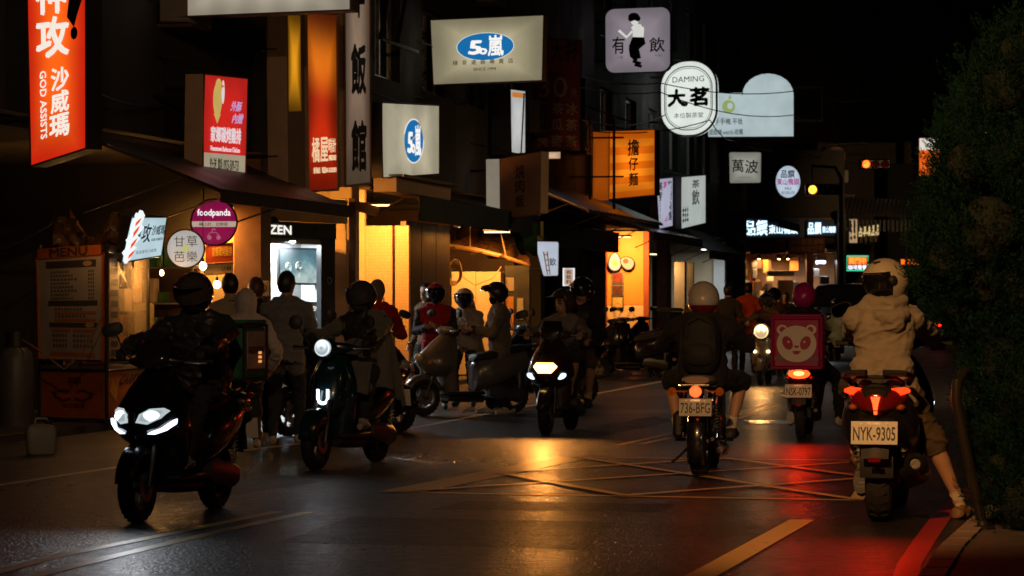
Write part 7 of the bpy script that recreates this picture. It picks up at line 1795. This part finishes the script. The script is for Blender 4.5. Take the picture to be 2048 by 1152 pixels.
# yellow stall inside the first arcade: shelf boards, red menu
s = Sign('small red and yellow menu board above the hanging bulbs', ((412, 489), (466, 486), (466, 524), (412, 528)), 33.8, 33.9, .03, mat('stall_red', (.45, .06, .02), .5, var=.15), M_WOOD, bracket=False, name='menu_board')
s.letters([('家鄉碳烤雞排', (.22, .35, .95, .85), {})], mat('stall_yellow', (.75, .5, .12), .5))
s = Sign('cream card notice hanging under the red menu board', ((408, 528), (466, 526), (466, 546), (408, 550)), 33.8, 33.9, .02, mat('stall_cream', (.6, .42, .2), .5, var=.15), M_WOOD, bracket=False, name='card_notice')
s.letters([('九折優惠', (.58, .3, .94, .7), {})], M_INK)
sg = thing('goods_rack', 'steel rack of boxes and jars behind the hanging bulbs', 'rack', FP(4.9, -1.0), -TH)
mb = MB()
for x in (-.42, .42):
    for y in (-.12, .12): mb.box((x, y, 1.15), (.03, .03, 2.1))
for z in (.5, .95, 1.4, 1.85): mb.box((0, 0, z), (.86, .28, .02))
mb.build('frame', M_STEEL, sg, smooth=0)
_rk = random.Random(11)
for z in (.51, .96, 1.41, 1.86):
    x = -.38
    while x < .36:
        w = _rk.uniform(.06, .16); h = _rk.uniform(.12, .34); k_i = _rk.randrange(6)
        MB().box((x + w / 2, _rk.uniform(-.05, .05), z + h / 2), (w, .18, h), ch=.012).build('goods_box', (M_CREAM, M_WOOD, mat('goods_red', (.40, .04, .02), .5), mat('goods_green', (.05, .16, .06), .5), M_WHITEP, M_DBROWN)[k_i], sg); x += w + .015
st = thing('stall_counter', 'wooden stall counter behind the waiting people', 'counter', FP(4.6, -1.2), -TH)
MB().box((0, 0, .45), (1.6, .5, .9), ch=.02).build('cabinet', M_WOOD, st); MB().box((0, 0, .93), (1.7, .6, .05), ch=.01).build('top', M_STEEL, st)
for i, (x, w, h, c) in enumerate(((-.6, .2, .4, (.5, .35, .12)), (-.3, .22, .3, (.4, .1, .03)), (.05, .2, .45, (.55, .45, .25)), (.4, .25, .25, (.3, .32, .2)))): MB().box((x, 0, .96 + h / 2), (w, .25, h), ch=.03).build('jar', mat('jar_%d' % i, c, .3, coat=.5), st)

# rolled plastic sheet hanging over the cabinet, coil of hose, leaning board
t = thing('plastic_awning_sheet', 'crumpled clear plastic sheet on a bamboo pole above the pale cabinet', 'plastic sheet', P(970, 510, 46.5))
def q_(px, py, d=46.5): return P(px, py, d) - P(970, 510, 46.5)
mb = MB(); secs = []
for i in range(11):
    v = i / 10
    secs.append([lerp(q_(896, 452, 47.2), q_(1010, 452, 47.6), j / 16) * (1 - v) + lerp(q_(882, 490), q_(1058, 530), j / 16) * v + Vector((.05 * math.sin(j * 2.3 + i), .12 * math.sin(j * 1.3 + i * .9), .05 * math.sin(j * 1.7 + i * 1.4))) for j in range(17)])
mb.loft(secs, closed=False); mb.build('sheet', mat('clear_brown_plastic', (.14, .075, .03), .15, coat=.7, bump=.9, bscale=5, var=.3, bdist=.06), t, smooth=80)
MB().tube([q_(880, 489), q_(950, 500), q_(1005, 513), q_(1060, 531)], [.035, .05, .04, .03], 8).build('pole', mat('bamboo_wrap', (.5, .32, .14), .4, bump=.6, bscale=20), t)
for x0, y0, x1, y1 in ((940, 455, 940, 497), (998, 450, 1012, 512), (893, 452, 890, 480)): MB().cyl(q_(x0, y0), q_(x1, y1), .012, 6).build('tie', mat('pale_rope', (.5, .36, .2), .7), t)
t = thing('hanging_tarp', 'dark green tarp hanging right of the plastic sheet', 'tarp', P(1040, 480, 48))
mb = MB(); secs = []
for i in range(9): secs.append([P(1000 + 75 * i / 8, 440 + 66 * v + 8 * math.sin(i), 48 + .15 * math.sin(i * 1.6 + v * 3)) - P(1040, 480, 48) for v in (0, .3, .6, 1)])
mb.loft(secs, closed=False); o = mb.build('sheet', M_GREENC, t, smooth=60); o.modifiers.new('thickness', 'SOLIDIFY').thickness = .01
MB().cyl(P(995, 439, 48) - P(1040, 480, 48), P(1080, 440, 48) - P(1040, 480, 48), .02).build('rod', M_DSTEEL, t)
t = thing('hose_coil', 'coil of pale hose hung on the cabinet side', 'hose', P(909, 545, 46.3))
mb = MB()
for k in range(6): mb.tube([(math.cos(a) * (.09 + .008 * k), -.01 * k, math.sin(a) * (.17 + .01 * k) + .02 * math.sin(a * 3 + k)) for a in [i * .3491 for i in range(18)]], .010, 5, closed=True)
mb.tube([(.1, 0, -.05), (.35, -.02, -.22), (.65, 0, -.1), (.8, .1, .1)], .009, 5)
mb.build('coil', mat('pale_hose', (.5, .36, .18), .5), t); MB().cyl((0, -.05, .16), (0, .2, .16), .012).build('hook', M_DSTEEL, t)
t = thing('leaning_board', 'narrow wooden board leaning on the pale cabinet', 'board', P(958, HZ, 45.6) - Vector((0, 0, HC)))
mb = MB(); mb.T = Matrix.Rotation(R(-12), 4, 'Y') @ Matrix.Rotation(R(-6), 4, 'X'); mb.box((.16, 0, .75), (.12, .02, 1.45), ch=.004); mb.build('plank', mat('weathered_wood', (.20, .15, .10), .7, bump=.4, var=.3), t); MB().box((.0, 0, .02), (.14, .06, .04)).build('foot', M_WOOD, t)

# ------------------------------------------------------------------ traffic signals and cables
def signal(label, px, py, d, lit, armx):
    c = P(px, py, d); t = thing('traffic_signal', label, 'traffic light', (c.x, c.y, 0))
    z = c.z; ax = (armx - px) / FPX * d
    mb = MB(); mb.tube([(ax, .3, 0), (ax, .3, z + .4), (ax * .8, .3, z + .75), (0, .3, z + .8)], [.09, .07, .06, .05], 10); mb.build('pole', M_DSTEEL, t)
    MB().box((.35, .15, z), (1.15, .25, .38), ch=.05).build('housing', M_BLACK, t)
    for i in range(3):
        x = .0 + .35 * i; on = i == 0
        l = MB().lathe([(0, .03), (.10, .02), (.14, 0)], (x, .02, z), (0, -1, 0), 18).build('lamp', lit if on else M_REDLENS, t)
        MB().lathe([(.15, 0), (.16, 0), (.155, .16), (.145, .16)], (x, .03, z), (0, -1, -.1), 18, closed=True).build('visor', M_BLACK, l)
    MB().cyl((0, .3, z + .8), (0, .2, z + .15), .03).build('hanger', M_DSTEEL, t)
    return t
signal('traffic signal with an amber light beside the oval sign', 1625, 379, 90, emis('signal_amber', (1, .25, .02), 6, noise_amt=0), 1684)
signal('traffic signal with a red light on a long arm', 1732, 328, 100, emis('signal_red', (1, .09, .01), 6, noise_amt=0), 1640)
p = P(1672, 312, 99); t = thing('road_sign', 'round no parking sign with a pale plate under it by the signals', 'road sign', (p.x, p.y, 0))
MB().lathe([(0, 0), (.34, 0), (.34, .02), (0, .02)], (0, 0, p.z), (0, -1, 0), 28).build('disc', mat('dull_blue', (.03, .05, .16), .5), t); MB().lathe([(.26, 0), (.35, 0), (.35, .03), (.26, .03)], (0, 0, p.z), (0, -1, 0), 28, closed=True).build('ring', mat('dull_red', (.22, .02, .02), .5), t)
MB().box((0, -.02, p.z - .75), (.9, .03, .45), ch=.01).build('plate', mat('dull_white', (.35, .33, .3), .6), t); MB().cyl((0, .06, 0), (0, .06, p.z + .3), .045).build('pole', M_DSTEEL, t)
def cable(label, pts, r=.012):
    a = [P(*q) for q in pts]; out = []
    for i in range(len(a) - 1):
        for k in range(8):
            u = k / 8; out.append(lerp(a[i], a[i + 1], u) - Vector((0, 0, .25 * 4 * u * (1 - u) * min(1, (a[i + 1] - a[i]).length / 12))))
    out.append(a[-1]); o0 = out[0]
    o = MB().tube(out, r, 5).build('overhead_cable', M_CABLE, None, shift=o0); o.location = o0; tag(o, label, 'cable')
cable('overhead cable passing high in front of the oval sign', ((1150, 150, 56), (1320, 166, 60), (1590, 182, 66), (1760, 190, 110)))
cable('overhead cable sagging across the middle of the oval sign', ((1140, 170, 56), (1320, 184, 60), (1588, 230, 70), (1800, 300, 110)))
cable('cable running below the oval and arched signs', ((1180, 262, 54), (1420, 240, 60), (1480, 275, 80)))
cable('pale wire slanting to the red traffic light', ((1415, 262, 80), (1600, 300, 92), (1732, 326, 99)))
cable('cable drooping behind the tall orange sign', ((190, 185, 28), (330, 212, 31)), .02)
cable('cable looping below the wide cream sign', ((745, 48, 42), (860, 90, 43), (1000, 150, 50)))
cable('thin cable above the clock shop signs', ((745, 110, 42), (850, 118, 43)))
cable('wire pair falling from the arcade to the food cart', ((0, 500, 31), (100, 450, 31.5), (112, 420, 33)), .008)
for i, (lab, q) in enumerate((('slack black cable between the tall white sign and the wide cream sign', ((748, 160, 41.5), (800, 176, 42.5), (868, 150, 43.6))), ('looped cable hanging under the wide cream sign', ((880, 172, 44.4), (930, 205, 45.5), (1015, 176, 48))), ('cable dropping beside the dark red banner', ((1060, 60, 49), (1055, 190, 49.2), (1062, 330, 49.4))), ('cable strung from the lilac sign to the far block', ((1200, 70, 58), (1420, 60, 80), (1640, 90, 126))), ('cable running above the small blue oval sign', ((745, 190, 40.4), (800, 186, 42), (890, 196, 44))), ('cable drooping over the orange striped box', ((1120, 210, 53), (1190, 245, 57), (1330, 230, 64))))): cable(lab, q, .014)
# steel frames behind the signs
t = thing('sign_scaffold', 'dark steel truss behind the small blue oval sign', 'steel frame', FP(fa(760, .2), .2, 4.0), -TH)
mb = MB()
for k in range(2): mb.tube([(0, k * 1.0, 1.3), (0, k * 1.0 + .9, 2.6)], .03, 6)
for z in (1.3, 2.6): mb.tube([(.02, 0, z), (.02, 2.2, z)], .03, 6)
mb.build('truss', M_DSTEEL, t)
t = thing('sign_scaffold', 'rusty steel posts carrying the orange striped box', 'steel frame', FP(fa(1180, .4), .4, 3.6), -TH)
mb = MB(); mb.tube([(0, 0, -.3), (0, 0, 1.6)], .03, 6); mb.tube([(.5, 0, -.3), (.5, 0, 1.6)], .03, 6); mb.tube([(-.5, 0, .4), (.7, 0, .4)], .02, 6); mb.tube([(-.5, 0, 1.2), (.7, 0, 1.2)], .02, 6); mb.tube([(-.5, .1, 2.0), (.9, .2, 1.5)], .02, 6); mb.build('post', M_RUST, t)
# air conditioners on the dark fronts
AG = 'air conditioners on the shop house fronts'
for lab, a, z in (('air conditioner on the dark wall behind the red chicken sign', 2.2, 4.6), ('air conditioner high on the wall above the wide cream sign', 18.5, 6.6), ('air conditioner on the wall below the dark red banner', 22.3, 4.6), ('air conditioner above the grey corrugated awning', 27, 4.5)):
    t = thing('air_conditioner', lab, 'air conditioner', FP(a, .22, z), -TH, AG)
    MB().box((0, 0, .3), (.36, .85, .6), ch=.02).build('case', mat('ac_case', (.28, .26, .23), .55, var=.2), t)
    mb = MB(); mb.lathe([(.21, 0), (.24, 0), (.24, .02), (.21, .02)], (.185, -.12, .3), (1, 0, 0), 20, closed=True)
    for k in range(7): mb.cyl((.195, -.33, .12 + k * .06), (.195, .09, .12 + k * .06), .004, 4)
    mb.build('fan_grille', M_DSTEEL, t); MB().box((-.05, 0, -.03), (.5, .7, .04)).build('bracket', M_RUST, t)

# ------------------------------------------------------------------ conifer and rail at the right
M_LEAF = mat('conifer_green', (.0030, .020, .013), .8, spec=.12, var=.5, vscale=2.5)
M_LEAF2 = mat('conifer_tip_green', (.007, .034, .020), .8, spec=.12, var=.4, vscale=3)
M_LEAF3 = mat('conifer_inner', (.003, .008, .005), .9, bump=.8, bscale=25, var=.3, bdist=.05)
LUMPS = [(2030, 110, 62), (2010, 170, 80), (1960, 215, 62), (2045, 250, 95), (1930, 330, 66), (1990, 350, 95), (1905, 430, 66), (1975, 460, 105), (2050, 420, 90), (1888, 520, 58), (1960, 560, 90), (2030, 560, 110), (1915, 610, 56), (1975, 650, 62), (2050, 690, 90), (1985, 770, 58), (2045, 800, 85), (1990, 860, 62), (2050, 900, 95), (2005, 950, 66), (2050, 1010, 85), (2025, 1080, 62), (1870, 470, 40), (1912, 385, 52), (1868, 560, 42), (1925, 285, 48), (2000, 720, 70), (2110, 500, 140), (2120, 800, 140), (2110, 250, 110), (2110, 1030, 100)]
dT = 15.6
base = P(2085, HZ, dT + .1) - Vector((0, 0, HC))
CON = thing('conifer', 'dark green bushy conifer on the pavement right of the stopped rider', 'tree', base)
mb = MB(); mb.tube([(0, 0, .1), (.03, 0, 1.0), (-.02, .02, 2.0), (-.1, 0, 3.0)], [.08, .07, .05, .02], 10)
lp = []
rg = np.random.default_rng(3)
for i, (x, y, r_) in enumerate(LUMPS):
    dd = dT + rg.uniform(-.35, .25); c = P(x, y, dd) - base; lp.append((c, r_ / FPX * dd))
    mb.tube([(0, 0, max(.2, c.z - .35)), lerp(Vector((0, 0, c.z - .2)), c, .6), c], [.03, .018, .006], 6)
mb.build('trunk', mat('bark', (.06, .04, .03), .9, bump=.6, var=.3), CON)
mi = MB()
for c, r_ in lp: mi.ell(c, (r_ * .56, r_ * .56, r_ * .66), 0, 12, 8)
mi.build('inner_core', M_LEAF3, CON)  # solid dark cores added so the crown cannot be seen through
VV, MM = [], []
for c, r_ in lp:
    nt = int(40 + 800 * r_)               # tufts on this lump
    d = rg.normal(size=(nt, 3)); d /= np.linalg.norm(d, axis=1)[:, None]
    lob = 1 + .26 * np.sin(d[:, 0] * 7 + d[:, 2] * 6 + c.x * 9) + .10 * np.sin(d[:, 2] * 13 + d[:, 1] * 9 + c.z * 7)
    o = np.array(c) + d * (r_ * rg.uniform(.50, 1.06, nt) ** .8 * lob)[:, None] * np.array((1, 1, 1.1))
    gr = d * .6 + np.array((0, 0, .8)) + rg.normal(size=(nt, 3)) * .16; gr /= np.linalg.norm(gr, axis=1)[:, None]
    sl_ = rg.uniform(.07, .15, nt); tip = rg.random(nt) < .22
    nn = 34
    o, gr, sl_, tip = (np.repeat(q, nn, 0) for q in (o, gr, sl_, tip)); N_ = len(o)
    t_ = np.tile(np.arange(nn) / nn, nt)[:, None]; s1 = np.cross(gr, rg.normal(size=(N_, 3))); s1 /= np.linalg.norm(s1, axis=1)[:, None] + 1e-9
    fat = np.sin(np.pi * np.clip(t_ * .85 + .12, 0, 1))
    a_ = o + gr * sl_[:, None] * t_ + s1 * .012 * fat; e_ = a_ + (gr * .75 + s1 * .7 * fat) * rg.uniform(.018, .034, (N_, 1))
    w_ = np.cross(e_ - a_, rg.normal(size=(N_, 3))); w_ /= np.linalg.norm(w_, axis=1)[:, None] + 1e-9; w_ *= .0028
    m_ = (a_ + e_) / 2
    VV.append(np.stack([a_, m_ + w_, e_, m_ - w_], 1).reshape(-1, 3)); MM.append(tip.astype(np.int32))
VV = np.concatenate(VV); MM = np.concatenate(MM); nq = len(MM)
me = bpy.data.meshes.new('crown'); me.vertices.add(len(VV)); me.vertices.foreach_set('co', VV.ravel()); me.loops.add(nq * 4); me.loops.foreach_set('vertex_index', np.arange(nq * 4, dtype=np.int32))
me.polygons.add(nq); me.polygons.foreach_set('loop_start', np.arange(0, nq * 4, 4, dtype=np.int32)); me.update(calc_edges=True)
me.materials.append(M_LEAF); me.materials.append(M_LEAF2); me.polygons.foreach_set('material_index', MM)
cr = bpy.data.objects.new('crown', me); COL.objects.link(cr); cr.parent = CON
b0 = G(1966, 1058, .12); t = thing('bent_steel_rail', 'black bent steel rail leaning beside the conifer', 'railing', b0)
def rl(px, py, d=b0.y): return P(px, py, d) - b0
MB().tube([rl(1968, 1060), rl(1950, 980), rl(1928, 880), rl(1912, 800), rl(1914, 765), rl(1928, 745, b0.y + .1), rl(1955, 742, b0.y + .25), rl(1985, 770, b0.y + .4), rl(2005, 860, b0.y + .45), rl(2025, 1020, b0.y + .5)], .030, 12).build('tube', mat('black_rail_paint', (.02, .016, .013), .3, coat=.4, bump=.2), t)
MB().lathe([(0, 0), (.07, 0), (.07, .012), (.035, .02), (.03, .05)], (0, 0, 0), n=16).build('base_flange', M_DSTEEL, t)

# ------------------------------------------------------------------ street lamps outside the picture: one read off the stopped rider's light, fill lamps added
def street_lamp(label, base, h, arm, energy, target, spot=70, col=(1, .60, .26)):
    t = thing('street_lamp', label, 'street lamp', base, 0, None)
    MB().lathe([(0, 0), (.16, 0), (.16, .03), (.09, .06), (.08, .6), (.055, h)], n=16).build('post', M_DSTEEL, t)
    e = Vector(arm); MB().tube([(0, 0, h - .05), (e.x * .3, e.y * .3, h + .35), (e.x, e.y, h + .45)], [.05, .04, .035], 8).build('arm', M_DSTEEL, t)
    MB().box((e.x, e.y, h + .42), (.5, .25, .12), ch=.04).build('lamp_head', M_STEEL, t)
    MB().ell((e.x, e.y, h + .35), (.18, .1, .05)).build('lens', emis('sodium_lens', (1, .6, .25), 12, noise_amt=0), t)
    light('lamp_light', 'SPOT', (e.x, e.y, h + .28), energy, col, t, target=Vector(target) - Vector(base), size=.12, spot=spot, blend=.9)
street_lamp('street lamp with warm head on the right pavement near the viewer', (2.0, 7.5, .12), 5.4, (-2.8, .4, 0), 4200, (2.65, 18.0, .8), 38, (1, .47, .15))
street_lamp('street lamp with warm head farther along the right pavement', (11.5, 44, .0), 6.5, (-1.5, -.2, 0), 700, (5.0, 44, 0), 110)
street_lamp('added warm fill lamp on a post on the right pavement facing the shop row', (6.6, 15.5, .12), 6.2, (-1.4, .2, 0), 560, (-2.6, 34, 2.6), 56, (1, .50, .2))  # unseen lamp added as soft fill along the shop fronts
street_lamp('added pale warm fill lamp on a post beside the viewer, facing the near left riders', (2.3, 4.2, .12), 6.4, (-3.4, .5, 0), 1650, (-2.2, 29, 1.5), 34, (1, .60, .32))  # unseen lamp added as frontal fill for the riders at left
q = P(2062, HZ, 86); street_lamp('added warm fill lamp on a post at the far crossing behind the conifer', (q.x, q.y, 0), 6.5, (-1.6, 0, 0), 1300, (12.5, 106, 2), 60)  # added to brighten the brown house and awning, hidden by the conifer

bpy.data.scenes.remove(TMP)
